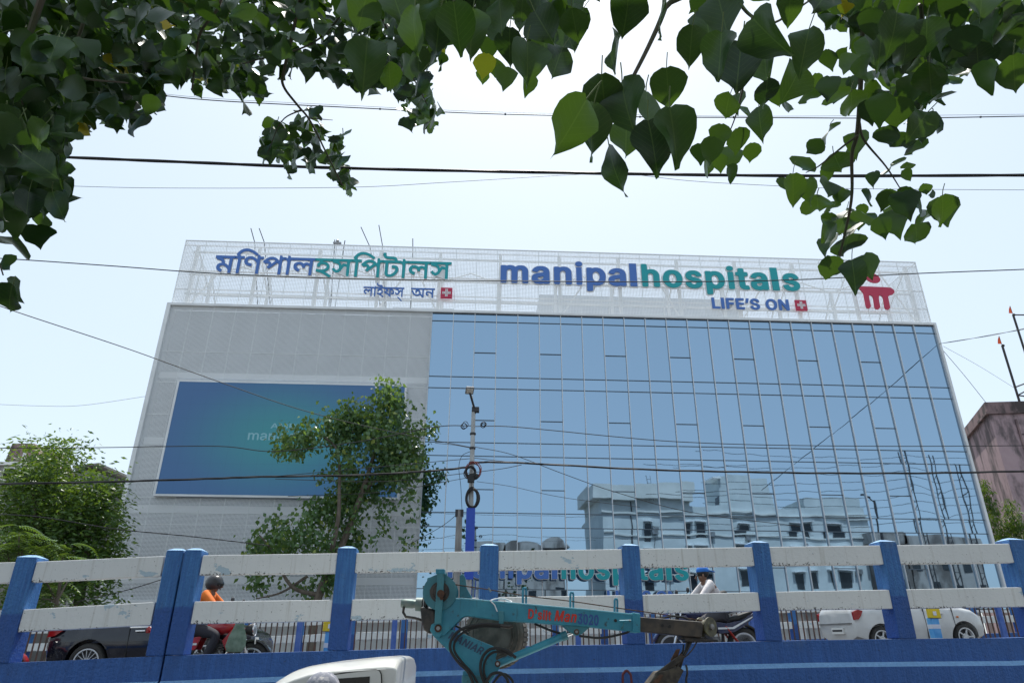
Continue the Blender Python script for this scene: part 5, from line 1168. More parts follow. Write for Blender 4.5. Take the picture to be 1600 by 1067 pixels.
def person(T, J, shirt, trousers, sleeve=1.0, short=False, face=1):
    """J: joint positions by name, in T's space; body is one skinned surface, clothes are slightly fuller shells over it"""
    hip, wst, ch, nk, hd = J['hip'], J['waist'], J['chest'], J['neck'], J['head']
    V = [(*hip, .125), (*wst, .125), (*ch, .145), (*nk, .058), (hd[0] - .005, hd[1], hd[2] - .05, .078), (hd[0], hd[1], hd[2] + .045, .092)]
    E_ = [(0, 1), (1, 2), (2, 3), (3, 4), (4, 5)]
    def chain(start, pts):
        a = start
        for p, r in pts:
            V.append((*p, r)); E_.append((a, len(V) - 1)); a = len(V) - 1
        return a
    for s in ('l', 'r'):
        chain(2, [(J['sh_' + s], .062), (J['el_' + s], .042), (J['wr_' + s], .029), (J['ha_' + s], .036)])
        chain(0, [(J['hp_' + s], .088), (J['kn_' + s], .058), (J['an_' + s], .040), (J['to_' + s], .036)])
    body = skin('body', V, E_, M_skin, T)
    # fingers rooted inside the palm, face features
    b = MB()
    for s in ('l', 'r'):
        h = Vector(J['ha_' + s]); d = (h - Vector(J['wr_' + s])).normalized(); sd_ = Vector((0, 0, 1)).cross(d); sd_ = sd_.normalized() if sd_.length > .1 else Vector((0, 1, 0))
        dn = d.cross(sd_) * -1
        if dn.z > 0: dn = -dn
        for i, ln_ in enumerate((.07, .08, .075, .058)):
            a = h + sd_ * (i - 1.5) * .018 + d * .01
            b.tube([a, a + d * ln_ * .55, a + d * ln_ * .8 + dn * ln_ * .35, a + d * ln_ * .6 + dn * ln_ * .75], [.010, .009, .008, .007], 6)
        a = h - d * .03 + sd_ * .028; b.tube([a, a + sd_ * .03 + d * .02, a + sd_ * .03 + d * .05 + dn * .02], [.012, .010, .008], 6)
    f = J['face']; f = Vector(f).normalized(); s_ = Vector((0, 0, 1)).cross(f).normalized(); H = Vector(hd)
    nose = [H + f * .085 + Vector((0, 0, .02)), H + f * .118 + Vector((0, 0, -.025)), H + f * .09 + Vector((0, 0, -.035))]
    b.tube(nose, [.010, .017, .012], 6)
    for q in (-1, 1): b.ball(tuple(H + s_ * q * .092 + Vector((0, 0, -.005))), (.018, .018, .032), 8, 6)
    o = b.mesh('features', M_skin, True); bm = bmesh.new(); bm.from_mesh(body.data); bm.from_mesh(o); bm.to_mesh(body.data); bm.free(); bpy.data.meshes.remove(o)
    for q in (-1, 1):
        e = MB(); e.ball(tuple(H + f * .088 + s_ * q * .033 + Vector((0, 0, .012))), (.013, .013, .010), 8, 6); e.build('eye', M_dark, T)
    e = MB(); e.tube([H + f * .094 - s_ * .025 - Vector((0, 0, .058)), H + f * .103 - Vector((0, 0, .056)), H + f * .094 + s_ * .025 - Vector((0, 0, .058))], .006, 5); e.build('mouth', mat('lips', (.17, .06, .05), .5), T)
    e = MB(); e.ball(tuple(H + Vector((0, 0, .045)) - f * .018), (.100, .098, .098), 14, 10); e.build('hair', M_hair, T, smooth=True)
    W_ = [(hip[0], hip[1], hip[2] - .02, .14), (*wst, .142), (ch[0], ch[1], ch[2], .175), (nk[0], nk[1], nk[2] - .055, .075)]; F_ = [(0, 1), (1, 2), (2, 3)]
    V, E_ = W_, F_
    for s in ('l', 'r'):
        a, c = Vector(J['el_' + s]), Vector(J['wr_' + s]); q = a.lerp(c, sleeve) if sleeve > 0 else Vector(J['sh_' + s]).lerp(a, .8)
        pts = [(J['sh_' + s], .078)] + ([(J['el_' + s], .056), (tuple(q), .044)] if sleeve > 0 else [(tuple(q), .062)])
        a = 2
        for p, r in pts: V.append((*p, r)); E_.append((a, len(V) - 1)); a = len(V) - 1
    skin('shirt', V, E_, shirt, T, root=1)
    V = [(hip[0], hip[1], hip[2] + .02, .140)]; E_ = []
    for s in ('l', 'r'):
        a = 0
        for p, r in ((J['hp_' + s], .105), (J['kn_' + s], .074), (tuple(Vector(J['kn_' + s]).lerp(Vector(J['an_' + s]), .92)), .055)): V.append((*p, r)); E_.append((a, len(V) - 1)); a = len(V) - 1
    skin('trousers', V, E_, trousers, T)
    for s in ('l', 'r'):
        a, c = Vector(J['an_' + s]), Vector(J['to_' + s]); e = MB(); e.tube([a + (a - c) * .35 - Vector((0, 0, .03)), a - Vector((0, 0, .03)), c, c + (c - a) * .3], [.045, .052, .048, .03], 10); e.build('shoe', M_dark, T, smooth=True)
def rider_joints(k=1.0):
    J = dict(hip=(-.30, 0, .82), waist=(-.27, 0, .97), chest=(-.15, 0, 1.20), neck=(-.085, 0, 1.325), head=(-.06, 0, 1.40), face=(1, 0, -.05))
    for s, y in (('l', 1), ('r', -1)):
        J.update({'sh_' + s: (-.13, .19 * y, 1.26), 'el_' + s: (.08, .27 * y, 1.06), 'wr_' + s: (.23, .29 * y, .955), 'ha_' + s: (.285, .30 * y, .94),
                  'hp_' + s: (-.24, .11 * y, .79), 'kn_' + s: (.14, .19 * y, .68), 'an_' + s: (-.02, .19 * y, .33), 'to_' + s: (.12, .20 * y, .29)})
    return J
# ------------------------------------------------------------------ motorcycles
M_eng = mat('engine_alloy', (.22, .22, .22), .45, .6, c2=(.1, .1, .1), scale=12)
M_seat = mat('seat_vinyl', (.015, .015, .016), .5)
def motorcycle(label, loc, rotz, tilt, col, fender, group=None, plate=True, sport=False, lampx=0):
    T = thing('motorcycle', label, 'motorcycle', loc, rot=(0, -tilt, rotz), group=group)
    pc = carpaint('bike_paint', col, .25); fc = carpaint('fender_paint', fender, .25)
    wheel(T, (-.64, 0, .30), .30, .10, 10, M_rim); wheel(T, (.63, 0, .30), .30, .09, 10, M_rim)
    b = MB(); b.tube(smoothpath([(.40, 0, .86), (.30, 0, .62), (.22, 0, .33), (-.05, 0, .24), (-.25, 0, .34), (-.30, 0, .6)], 4), .024, 8); b.tube([(.40, 0, .84), (.0, 0, .70), (-.35, 0, .68), (-.75, 0, .76)], .022, 8)
    for s in (-.1, .1): b.tube([(-.25, s * .6, .36), (-.64, s, .30)], .022, 8)
    b.build('frame', M_dark, T, smooth=True)
    b = MB(); b.bb(-.20, .16, -.12, .12, .26, .46); b.box((.06, 0, .56), (.18, .2, .2), Matrix.Rotation(.3, 3, 'Y'))
    for i in range(5): b.box((.06 + .012 * i, 0, .50 + .035 * i), (.22, .24, .010), Matrix.Rotation(.3, 3, 'Y'))
    b.lathe([(.10, -.16), (.11, -.14), (.11, .14), (.10, .16)], 16, Matrix.Translation((-.06, 0, .36)) @ RX90); b.build('engine', M_eng, T, bevel=.008)
    # tank: a rounded loft
    b = MB(); K = 12
    prof_ = [(.36, .03, .80, .84), (.32, .10, .74, .91), (.18, .145, .70, .945), (.02, .14, .70, .92), (-.10, .10, .70, .84), (-.14, .05, .71, .79)]
    for x, w, z0, z1 in prof_:
        for j in range(K):
            a = 2 * math.pi * j / K; b.v.append((x, w * math.copysign(abs(math.cos(a)) ** .7, math.cos(a)), (z0 + z1) / 2 + (z1 - z0) / 2 * math.copysign(abs(math.sin(a)) ** .7, math.sin(a))))
    for i in range(len(prof_) - 1):
        for j in range(K): b.f.append((i * K + j, i * K + (j + 1) % K, (i + 1) * K + (j + 1) % K, (i + 1) * K + j)); b.m.append(0)
    b.f += [tuple(range(K)), tuple(range((len(prof_) - 1) * K, len(prof_) * K))]; b.m += [0, 0]
    b.build('tank', pc, T, smooth=60)
    seat = [(-.08, .78), (-.14, .80), (-.40, .745), (-.60, .80), (-.80, .85), (-.80, .80), (-.55, .70), (-.30, .68), (-.10, .70)]
    b = MB(); b.prism(seat, .26, lambda a, c, d: (a, d - .13, c)); b.build('seat', M_seat, T, bevel=.025, seg=3)
    side = [(-.10, .70), (-.32, .66), (-.60, .70), (-.92, .86), (-.95, .83), (-.80, .72), (-.62, .60), (-.45, .52), (-.18, .50)]
    for s in (-1, 1):
        b = MB(); b.prism(side, .025, lambda a, c, d: (a, s * (.135 + d - .05 * max(0, -a - .5)), c)); sp_ = b.build('side_panel', pc, T, bevel=.008)
        b = MB(); b.prism([(-.16, .60), (-.42, .60), (-.80, .76), (-.80, .74), (-.44, .57), (-.16, .57)], .004, lambda a, c, d: (a, s * (.1625 + d - .05 * max(0, -a - .5)), c)); b.build('stripe', M_white, sp_)
    b = MB(); b.prism([(.36, .80), (.20, .62), (.30, .44), (.40, .50), (.50, .72), (.47, .80)], .03, lambda a, c, d: (a, -.15 + d, c)); b.build('tank_shroud', fc if sport else pc, T, bevel=.008)
    b = MB(); b.prism([(.36, .80), (.20, .62), (.30, .44), (.40, .50), (.50, .72), (.47, .80)], -.03, lambda a, c, d: (a, .15 + d, c)); b.build('tank_shroud', fc if sport else pc, T, bevel=.008)
    for x, z, r_, a0_, a1_, nm in ((.63, .30, .335, 20, 150, 'front_fender'), (-.64, .30, .345, 35, 150, 'rear_fender')):
        b = MB(); A = [R(a0_ + (a1_ - a0_) * i / 10) for i in range(11)]; sg = 1 if x > 0 else 1
        for a in A:
            for y, dz in ((-.07, -.03), (-.055, 0), (.055, 0), (.07, -.03)): b.v.append((x + (r_ + dz) * math.cos(a), y, z + (r_ + dz) * math.sin(a)))
        for i in range(10):
            for j in range(3): b.f.append((i * 4 + j, i * 4 + j + 1, i * 4 + j + 5, i * 4 + j + 4)); b.m.append(0)
        ob = b.build(nm, fc if x > 0 else M_dark, T, smooth=True); so_ = ob.modifiers.new('thick', 'SOLIDIFY'); so_.thickness = .006
    for s in (-.075, .075):
        b = MB(); b.tube([(.63, s, .30), (.50, s, .62)], .026, 8); b.tube([(.50, s, .62), (.41, s, .90)], .018, 8); b.build('fork_leg', M_chrome, T, smooth=True)
        b = MB(); pts = [(-.30, s * 1.7, .62), (-.50, s * 1.9, .34)]; b.tube(pts, .017, 8)
        for i in range(8):
            q = Vector(pts[0]).lerp(Vector(pts[1]), (i + .5) / 8); b.torus(.034, .009, 12, 5, Matrix.Translation(q) @ Matrix.Rotation(-.62, 4, 'Y'))
        b.build('shock_absorber', mat('red_spring', (.40, .03, .02), .4), T, smooth=True)
    b = MB(); b.tube(smoothpath([(.28, -.36, .98), (.34, -.22, 1.0), (.41, -.06, .92), (.41, .06, .92), (.34, .22, 1.0), (.28, .36, .98)], 4), .013, 8); b.build('handlebar', M_chrome, T, smooth=True)
    for s in (-1, 1):
        b = MB(); b.tube([(.26, s * .38, .98), (.32, s * .27, .995)], .019, 8); b.build('grip', M_black, T)
        b = MB(); b.tube([(.34, s * .22, 1.0), (.36, s * .27, 1.12), (.34, s * .30, 1.17)], .007, 6); b.ball((.335, s * .31, 1.20), (.022, .06, .045), 10, 8); b.build('mirror', M_dark, T, smooth=True)
    b = MB(); b.lathe([(.03, -.10), (.07, -.07), (.092, 0), (.092, .03), (.085, .045)], 18, Matrix.Translation((.50 + lampx, 0, .77)) @ Matrix.Rotation(math.pi / 2, 4, 'Y')); hl = b.build('headlight', M_dark, T, smooth=True)
    b = MB(); b.ball((.548 + lampx, 0, .77), (.02, .08, .08), 14, 8); b.build('lens', mat('headlamp_glass', (.35, .38, .40), .08, .3), hl, smooth=True)
    b = MB(); b.torus(.10, .012, 20, 6, Matrix.Translation((.545 + lampx, 0, .77)) @ Matrix.Rotation(math.pi / 2, 4, 'Y')); b.build('bezel', M_chrome, hl, smooth=True)
    b = MB(); b.prism([(.41, .86), (.52, .88), (.49, 1.0), (.45, 1.01)], .18, lambda a, c, d: (a, d - .09, c)); b.build('visor', fc, T, bevel=.012)
    b = MB(); b.tube(smoothpath([(.16, -.10, .48), (.24, -.13, .34), (.10, -.15, .23), (-.25, -.16, .26), (-.75, -.19, .40)], 4), [.02] * 13 + [.03, .04, .04, .04], 10); b.build('exhaust', M_steel, T, smooth=True)
    b = MB(); b.bb(-.98, -.93, -.07, .07, .76, .84); b.build('tail_light', M_tail, T, bevel=.01)
    b = MB(); b.tube(smoothpath([(-.40, .15, .80), (-.80, .15, .90), (-.93, .08, .92), (-.93, -.08, .92), (-.80, -.15, .90), (-.40, -.15, .80)], 3), .012, 6); b.build('grab_rail', M_steel, T, smooth=True)
    if plate:
        b = MB(); b.bb(.588 + lampx, .594 + lampx, -.11, .11, .56, .66); b.build('number_plate', M_plate, T)
    b = MB(); b.tube(smoothpath([(.34, -.05, .66), (.36, -.20, .55), (.28, -.23, .38), (.2, -.06, .28)], 4), .013, 6); b.tube(smoothpath([(.34, .05, .66), (.36, .20, .55), (.28, .23, .38), (.2, .06, .28)], 4), .013, 6); b.build('crash_guard', M_chrome, T, smooth=True)
    b = MB(); b.tube([(-.02, -.22, .27), (-.02, .22, .27)], .016, 6); b.build('footrest', M_black, T)
    for ch in T.children: ch.scale = (.97, .97, .97); ch.location = ch.location * .97
    return T
ti = math.atan(.0345)
def onroad(px, Y):                      # point of the carriageway under a pixel column, at distance Y
    x = at(px, 990, Y)[0]; s = x * math.cos(RA) + (Y - 8.4) * math.sin(RA); return (x, Y, 1.48 + .0345 * s)
p = onroad(334, 11.3)
RB = motorcycle('red motorcycle with white stripes, ridden to the right behind the double blue post', p, RA, ti, (.42, .012, .02), (.02, .02, .022), 'motorcycles on the ramp', lampx=.10)
T = thing('person', 'rider in an orange shirt and dark helmet on the red motorcycle', 'person', p, rot=(0, -ti, RA))
M_or = mat('orange_cloth_shirt', (.80, .20, .02), .8, c2=(.66, .14, .015), scale=6); M_tr1 = mat('dark_trousers', (.03, .03, .04), .85)
J = rider_joints(); person(T, J, M_or, M_tr1, sleeve=.15)
H = Vector(J['head'])
b = MB(); b.ball(tuple(H + Vector((-.01, 0, .035))), (.135, .125, .128), 18, 12); b.v = [v if v[2] > H.z - .055 else (v[0] * .98 + H.x * .02, v[1] * .96, H.z - .055) for v in b.v]; hm = b.build('helmet', mat('helmet_shell', (.035, .035, .037), .3), T, smooth=True)
b = MB(); b.ball(tuple(H + Vector((.045, 0, .02))), (.095, .105, .07), 14, 8); b.build('visor', M_glassd, hm, smooth=True)
# cloth bag hanging from it
M_bag = mat('green_bag', (.20, .27, .21), .85, c2=(.12, .18, .13), scale=9)
b = MB(); K = 10
for i, (z, w, d) in enumerate(((0, .05, .03), (-.10, .07, .05), (-.25, .12, .08), (-.38, .14, .09), (-.45, .12, .07), (-.46, .04, .02))):
    for j in range(K):
        a = 2 * math.pi * j / K; f = 1 + .18 * math.sin(3 * a + i); b.v.append((w * math.cos(a) * f, d * math.sin(a) * f, z))
for i in range(5):
    for j in range(K): b.f.append((i * K + j, i * K + (j + 1) % K, (i + 1) * K + (j + 1) % K, (i + 1) * K + j)); b.m.append(0)
b.f += [tuple(range(K)), tuple(range(5 * K, 6 * K))]; b.m += [0, 0]
b.tube(smoothpath([(-.04, 0, 0), (-.02, 0, .10), (.02, 0, .10), (.04, 0, 0)], 3), .008, 5)
q = Vector(at(375, 966, 11.0)); o = b.build('cloth_bag', M_bag, None, smooth=True, loc=tuple(q)); tag(o, 'grey green cloth bag hung on the side of the red motorcycle', 'bag')
# blue motorcycle going left
p = onroad(1105, 12.3)
BBk = motorcycle('dark blue motorcycle ridden to the left behind the crane tip', p, RA + math.pi, -ti, (.012, .018, .07), (.015, .02, .10), 'motorcycles on the ramp', sport=True)
T = thing('person', 'rider in a white shirt and blue cap on the dark blue motorcycle', 'person', p, rot=(0, ti, RA + math.pi))
M_wh = mat('white_shirt', (.72, .68, .67), .85, c2=(.62, .58, .58), scale=7, bmp=.4, bscale=25)
J = rider_joints(); J['face'] = (1, -.15, -.12); person(T, J, M_wh, mat('grey_trousers', (.06, .06, .07), .85), sleeve=.95)
H = Vector(J['head']); M_cap = mat('blue_cap_cloth', (.02, .16, .55), .75)
b = MB(); b.ball((0, 0, 0), (.112, .106, .10), 16, 10); b.v = [v if v[2] > -.01 else (v[0], v[1], -.01) for v in b.v]
b.v = [tuple(Vector(v) + H + Vector((-.02, 0, .07))) for v in b.v]; cp = b.build('cap', M_cap, T, smooth=True)
b = MB(); b.prism([(-.13, -.07), (-.20, -.045), (-.215, 0), (-.20, .045), (-.13, .07), (-.08, .06), (-.08, -.06)], .012, lambda a, c, d: (H.x - .02 + a, H.y + c, H.z + .075 + d + (a + .1) * .2)); b.build('brim', M_cap, cp)
b = MB(); b.bb(-.10, .10, -.14, .14, 0, .36); b.v = [tuple(Matrix.Rotation(R(20), 3, 'Y') @ Vector(v)) for v in b.v]
m4 = Matrix.Translation(Vector(p)) @ Euler((0, ti, RA + math.pi)).to_matrix().to_4x4()
BP = thing('backpack', 'dark backpack worn by the rider in the white shirt', 'backpack', tuple(m4 @ Vector((-.43, 0, .80))), rot=(0, ti, RA + math.pi))
b.build('pack', mat('charcoal_nylon', (.035, .035, .038), .75, c2=(.06, .06, .06), scale=12), BP, bevel=.05, seg=3)
b = MB(); b.bb(-.16, -.10, -.10, .10, .04, .2); b.v = [tuple(Matrix.Rotation(R(20), 3, 'Y') @ Vector(v)) for v in b.v]; b.build('pocket', mat('grey_nylon', (.10, .10, .10), .8), BP, bevel=.02)
for s in (-1, 1):
    b = MB(); b.tube(smoothpath([(.16, s * .10, .34), (.28, s * .11, .40), (.40, s * .12, .30), (.34, s * .13, .12), (.14, s * .13, .02)], 4), .016, 6); b.build('strap', M_dark, BP, smooth=True)
# second red motorcycle, only its front end in view at the lower left
p = onroad(-18, 13.4)
motorcycle('dark red motorcycle at the lower left edge behind the first railing post', (p[0] - .1, p[1], p[2] - .05), RA, ti, (.20, .01, .015), (.24, .012, .018), 'motorcycles on the ramp')
# ------------------------------------------------------------------ teal desilting crane before the railing
def worn_teal(name, c1, c2, rust=.5):
    m, t, p = nodes(name); p.inputs['Roughness'].default_value = .42
    col = mixc(t, ramp(t, noise(t, pos(t), 5, 5), .35, .7), c1, c2)
    w = ramp(t, noise(t, pos(t), 14, 6, .68), .58, .72); col = mixc(t, mth(t, 'MULTIPLY', w, rust), col, (.035, .028, .024))
    s_ = ramp(t, noise(t, pos(t, 'world', (14, 14, 1.5)), 2.5, 4), .60, .78); col = mixc(t, mth(t, 'MULTIPLY', s_, .55), col, (.03, .06, .065))
    L(t, col, p.inputs['Base Color']); bump(t, p, noise(t, pos(t), 40, 4), .25, .003); return m
M_jib = worn_teal('worn_teal_paint', (.025, .205, .295), (.042, .27, .355), .95)
M_jibd = worn_teal('grimy_teal_paint', (.03, .16, .20), (.05, .22, .26), .9)
M_grease = mat('greasy_black_steel', (.022, .022, .022), .38, .3, c2=(.06, .05, .042), scale=14, bmp=.4, bscale=50)
M_boom = mat('dark_boom_steel', (.045, .043, .042), .4, .3, c2=(.09, .075, .06), scale=10)
M_rust = mat('rusty_steel', (.12, .055, .03), .75, .2, c2=(.06, .035, .025), scale=16, bmp=.4, bscale=60)
YC = 6.9
CB = Vector((at(742, 1040, YC)[0], YC, 0))
CR = thing('crane', 'worn teal desilting crane with a folded jib, grey boom tip and spare tyre', 'crane', tuple(CB))
def cp_(px, py, dy=0): return Vector(at(px, py, YC + dy)) - CB
def plate(nm, poly, d0, d1, m, par=None, bevel=.006, inset=None):
    """outline of a fabricated part at the crane's own distance, with real thickness from d0 to d1"""
    P_ = [cp_(*q) for q in poly]; b = MB()
    b.prism([(p.x, p.z) for p in P_], d1 - d0, lambda a, c, d: (a, d0 + d, c)); return b.build(nm, m, par or CR, bevel=bevel)
def rod(nm, pts, r, m, n=10, par=None, dy=0):
    b = MB(); b.tube([cp_(q[0], q[1], (q[2] if len(q) > 2 else 0) + dy) for q in pts], r, n); return b.build(nm, m, par or CR, smooth=True)
K = YC * .93 / 1067                    # metres per pixel there
jib = plate('jib', [(684, 986), (689, 977), (692.5, 955), (710, 935), (722, 934.5), (920, 952), (987, 959), (987, 986.5), (920, 979.5), (780, 969), (732, 962.5), (724, 964), (706, 982), (697, 992), (688, 993)], -.11, .11, M_jib)
plate('jib_collar', [(985, 957), (997, 959), (997, 988.5), (985, 987.5)], -.13, .13, M_jib, bevel=.008)
plate('lit_edge_strip', [(708, 936.2), (722, 935.8), (920, 953.2), (986, 960.2), (986, 961.2), (920, 954.2), (722, 936.8), (709, 937.2)], -.114, -.1105, mat('light_teal_edge', (.16, .45, .52), .4), jib, bevel=0)  # thin paler teal line paints in the sunlit top edge of the jib
bm_ = plate('boom_tip', [(996, 963.5), (1092, 971), (1096, 976), (1093, 996), (1070, 994), (996, 986)], -.085, .085, M_boom, bevel=.01)
for px, py in ((1032, 977), (1043, 978.5), (959, 969.5)):
    c = cp_(px, py); b = MB(); b.lathe([(.014, 0), (.014, .01)], 12, Matrix.Translation((c.x, -.082 if px > 1000 else -.1075, c.z)) @ RX90); b.build('pin_hole', M_black, bm_ if px > 1000 else jib)
rod('lock_pin', [(968, 970, -.15), (986, 969.5, -.15)], .010, M_jib)
rod('lock_handle', [(975, 970, -.14), (974, 977, -.15), (970, 982, -.13)], .008, M_jibd)
c = cp_(1103, 979)
b = MB(); b.lathe([(.03, -.06), (.085, -.06), (.085, -.045), (.062, -.03), (.062, .03), (.085, .045), (.085, .06), (.03, .06)], 24, Matrix.Translation(c) @ Matrix.Rotation(R(35), 4, 'Z') @ RX90); pl = b.build('head_pulley', mat('olive_sheave', (.13, .12, .06), .5, c2=(.05, .045, .03), scale=15), CR, smooth=True)
b = MB(); b.lathe([(.001, -.085), (.026, -.08), (.026, .08), (.001, .085)], 12, Matrix.Translation(c) @ Matrix.Rotation(R(35), 4, 'Z') @ RX90); b.build('axle', M_steel, pl)
plate('tip_plate', [(1066, 997), (1118, 998.5), (1120, 1002), (1068, 1002)], -.07, .07, M_grease)
plate('tip_bracket', [(1060, 994), (1100, 996), (1096, 1001), (1062, 999)], -.06, .06, M_grease)
# tall guide loops over the jib
for px, y0, y1 in ((819.5, 918, 943), (893.5, 925, 950), (962.5, 935, 957)):
    b = MB(); w = 2.6
    P_ = [cp_(px - w, y1), cp_(px - w, y0 + 3), cp_(px - w * .6, y0 + .6), cp_(px + w * .6, y0), cp_(px + w, y0 + 3), cp_(px + w, y1)]
    b.tube([p + Vector((0, -.02 if i < 3 else .02, 0)) for i, p in enumerate(P_)], .0105, 8); b.build('rope_guide', M_jib, CR, smooth=True)
# winch at the elbow
c = cp_(689, 926)
b = MB(); TM = Matrix.Translation((c.x, 0, c.z)) @ RX90
b.lathe([(.098, -.13), (.15, -.13), (.158, -.12), (.158, -.10), (.11, -.09), (.11, .09), (.158, .10), (.158, .13), (.075, .13)], 36, TM); wd = b.build('winch_drum', M_jibd, CR, smooth=True)
b = MB(); b.lathe([(.001, .131), (.092, .131), (.092, .1345), (.06, .136), (.052, .15), (.001, .15)], 24, TM); b.build('drum_hub', M_grease, wd, smooth=True)
b = MB()
for i in range(14): b.torus(.114, .007, 26, 5, Matrix.Translation((c.x, -.08 + i * .0125, c.z)) @ RX90)
ob = b.build('rope_wraps', M_rust, wd, smooth=True); ob['kind'] = 'stuff'
plate('winch_bracket', [(686, 893), (696.5, 893), (696, 915), (692.5, 975), (682, 975), (684.5, 930), (686, 915)], -.20, -.165, M_jibd)
plate('winch_bracket', [(686, 893), (696.5, 893), (696, 915), (692.5, 975), (682, 975), (684.5, 930), (686, 915)], .14, .17, M_jibd)
plate('top_cap', [(684, 891.5), (697.5, 891.5), (697.5, 899), (684, 899)], -.205, -.10, M_jib)
rod('hub_bolt', [(688.5, 927, -.23), (688.5, 927, -.16)], .035, M_rust, 10)
rod('hub_bolt', [(690, 934, -.215), (690, 934, -.16)], .018, M_rust, 8)
plate('fin', [(718, 898), (723, 896), (727, 902), (729, 918), (738, 934), (718, 934)], .02, .06, M_jibd)
plate('top_valve', [(668, 903), (676, 900.5), (684, 903), (684, 907), (668, 908)], -.03, .05, M_jibd)
plate('gearbox', [(658, 948), (682, 952), (683, 975), (673, 991), (664, 984), (660, 968)], -.10, .08, M_grease, bevel=.02)
plate('gearbox_flange', [(665, 915), (670, 912), (668, 950), (662, 948)], -.05, .09, M_grease, bevel=.01)
b = MB(); a, e = cp_(627, 942), cp_(660, 944); ax = (e - a).normalized(); L0 = (e - a).length; TM = Matrix.Translation(a) @ ax.to_track_quat('Z', 'Y').to_matrix().to_4x4()
b.lathe([(.001, 0), (.036, 0), (.04, .01), (.04, L0 * .55), (.036, L0 * .6), (.036, L0 * .68), (.06, L0 * .7), (.062, L0), (.001, L0)], 18, TM); b.build('hydraulic_motor', mat('dull_green_motor', (.10, .17, .16), .5, .2, c2=(.2, .22, .2), scale=10), CR, smooth=True)
rod('pipe', [(631, 948, -.03), (630, 956, -.03), (634, 963, -.03), (648, 965, -.03), (664, 970, -.02)], .012, M_grease, 8)
# lower arm, mast, cylinder
plate('lower_arm', [(673, 981), (678, 974), (688, 971), (701, 980), (770, 1009), (777, 1018), (774, 1029), (782, 1040), (776, 1052), (760, 1075), (734, 1075), (732, 1042), (703, 1018), (677, 992)], -.08, .10, M_jib, bevel=.01)
plate('knuckle_plate', [(676, 976), (684, 971), (692, 975), (694, 988), (688, 996), (679, 992), (674, 985)], -.125, -.112, M_jib, bevel=.003)
b = MB(); b.bb(-.11, .11, -.11, .11, .02, 1.68); b.build('mast', M_jibd, CR, bevel=.012)
b = MB(); b.bb(-.5, .5, -.5, .5, 0, .05); b.build('base_plate', M_jibd, CR)
plate('cheek', [(724, 1048), (733, 1046), (735, 1075), (724, 1075)], -.09, .07, M_jib)
rod('cylinder', [(779, 1036, -.05), (872, 997, -.05), (884, 992, -.05)], .034, M_jib, 14)
rod('cylinder_gland', [(877, 995, -.05), (886, 991.3, -.05)], .041, M_jibd, 14)
rod('piston_rod', [(884, 992, -.05), (901, 985.5, -.05)], .019, M_chrome, 12)
plate('rod_bracket', [(876, 975.5), (920, 979.5), (908, 990), (900, 993), (893, 990)], -.10, .06, M_jibd)
for px, py, r_ in ((684.5, 981, .034), (901, 986.5, .024), (777.5, 1036.5, .026)):
    rod('pin', [(px, py, -.165), (px, py, .14)], r_, M_rust, 12); rod('pin_head', [(px, py, -.18), (px, py, -.165)], r_ * .55, M_steel, 6)
plate('hose_bracket', [(779, 955), (787, 955), (787.5, 975), (780, 975)], -.15, -.112, M_jibd)
rod('hose_fitting', [(782, 977, -.15), (796, 979, -.15), (801, 976, -.15)], .018, M_grease, 8)
b = MB()
def hose(pts, r=.013):
    b = MB(); b.tube(smoothpath([cp_(*q) for q in pts], 6), r, 8); b.build('hose', M_black, CR, smooth=True)
hose([(782, 976, -.16), (752, 975, -.18), (722, 982, -.19), (706, 998, -.19), (704, 1015, -.18), (716, 1034, -.17), (732, 1050, -.16), (742, 1075, -.15)])
hose([(782, 979, -.15), (754, 978, -.17), (728, 985, -.18), (712, 1000, -.18), (710, 1016, -.17), (722, 1034, -.16), (738, 1052, -.15), (750, 1075, -.14)], .011)
hose([(806, 1027, -.14), (790, 1015, -.16), (768, 1013, -.17), (754, 1026, -.17), (751, 1048, -.16), (760, 1075, -.15)])
hose([(800, 1024, -.13), (786, 1018, -.15), (770, 1019, -.16), (759, 1030, -.16), (756, 1050, -.15), (766, 1075, -.14)], .011)
hose([(758, 1068, -.16), (768, 1053, -.17), (782, 1051, -.17), (792, 1060, -.17), (796, 1075, -.16)])
hose([(770, 1068, -.15), (780, 1055, -.16), (790, 1053, -.16), (800, 1062, -.16), (803, 1075, -.15)], .011)
hose([(835, 974, -.05), (862, 985, -.06), (880, 990, -.05)], .010)
hose([(905, 993, -.08), (940, 996, -.09), (975, 989, -.09), (984, 985, -.09)], .010)
hose([(700, 974, .09), (716, 979, .12), (732, 990, .13)], .011)
rod('white_cord', [(766, 937.5, -.12), (773, 945, -.125), (777, 955, -.125)], .006, M_white, 6)
b = MB(); b.tube(smoothpath([cp_(766, 938, -.11), cp_(775, 935, -.06), cp_(788, 935, .0), cp_(800, 940, -.02), cp_(788, 939, -.115)], 4), .006, 6); b.build('white_cord', M_white, CR, smooth=True)
b = MB(); b.tube(smoothpath([cp_(700, 911), cp_(725, 915), cp_(765, 921), cp_(819, 930), cp_(893, 939), cp_(962, 949), cp_(1040, 960), cp_(1098, 969)], 5), .0055, 6); b.build('wire_rope', M_rust, CR, smooth=True)
rod('rope_clip', [(763, 918), (767, 924)], .010, M_steel, 6)
rod('tip_hose', [(1030, 966, -.02), (1050, 962, -.02), (1068, 964, -.02), (1085, 971, -.02)], .010, M_black, 6)
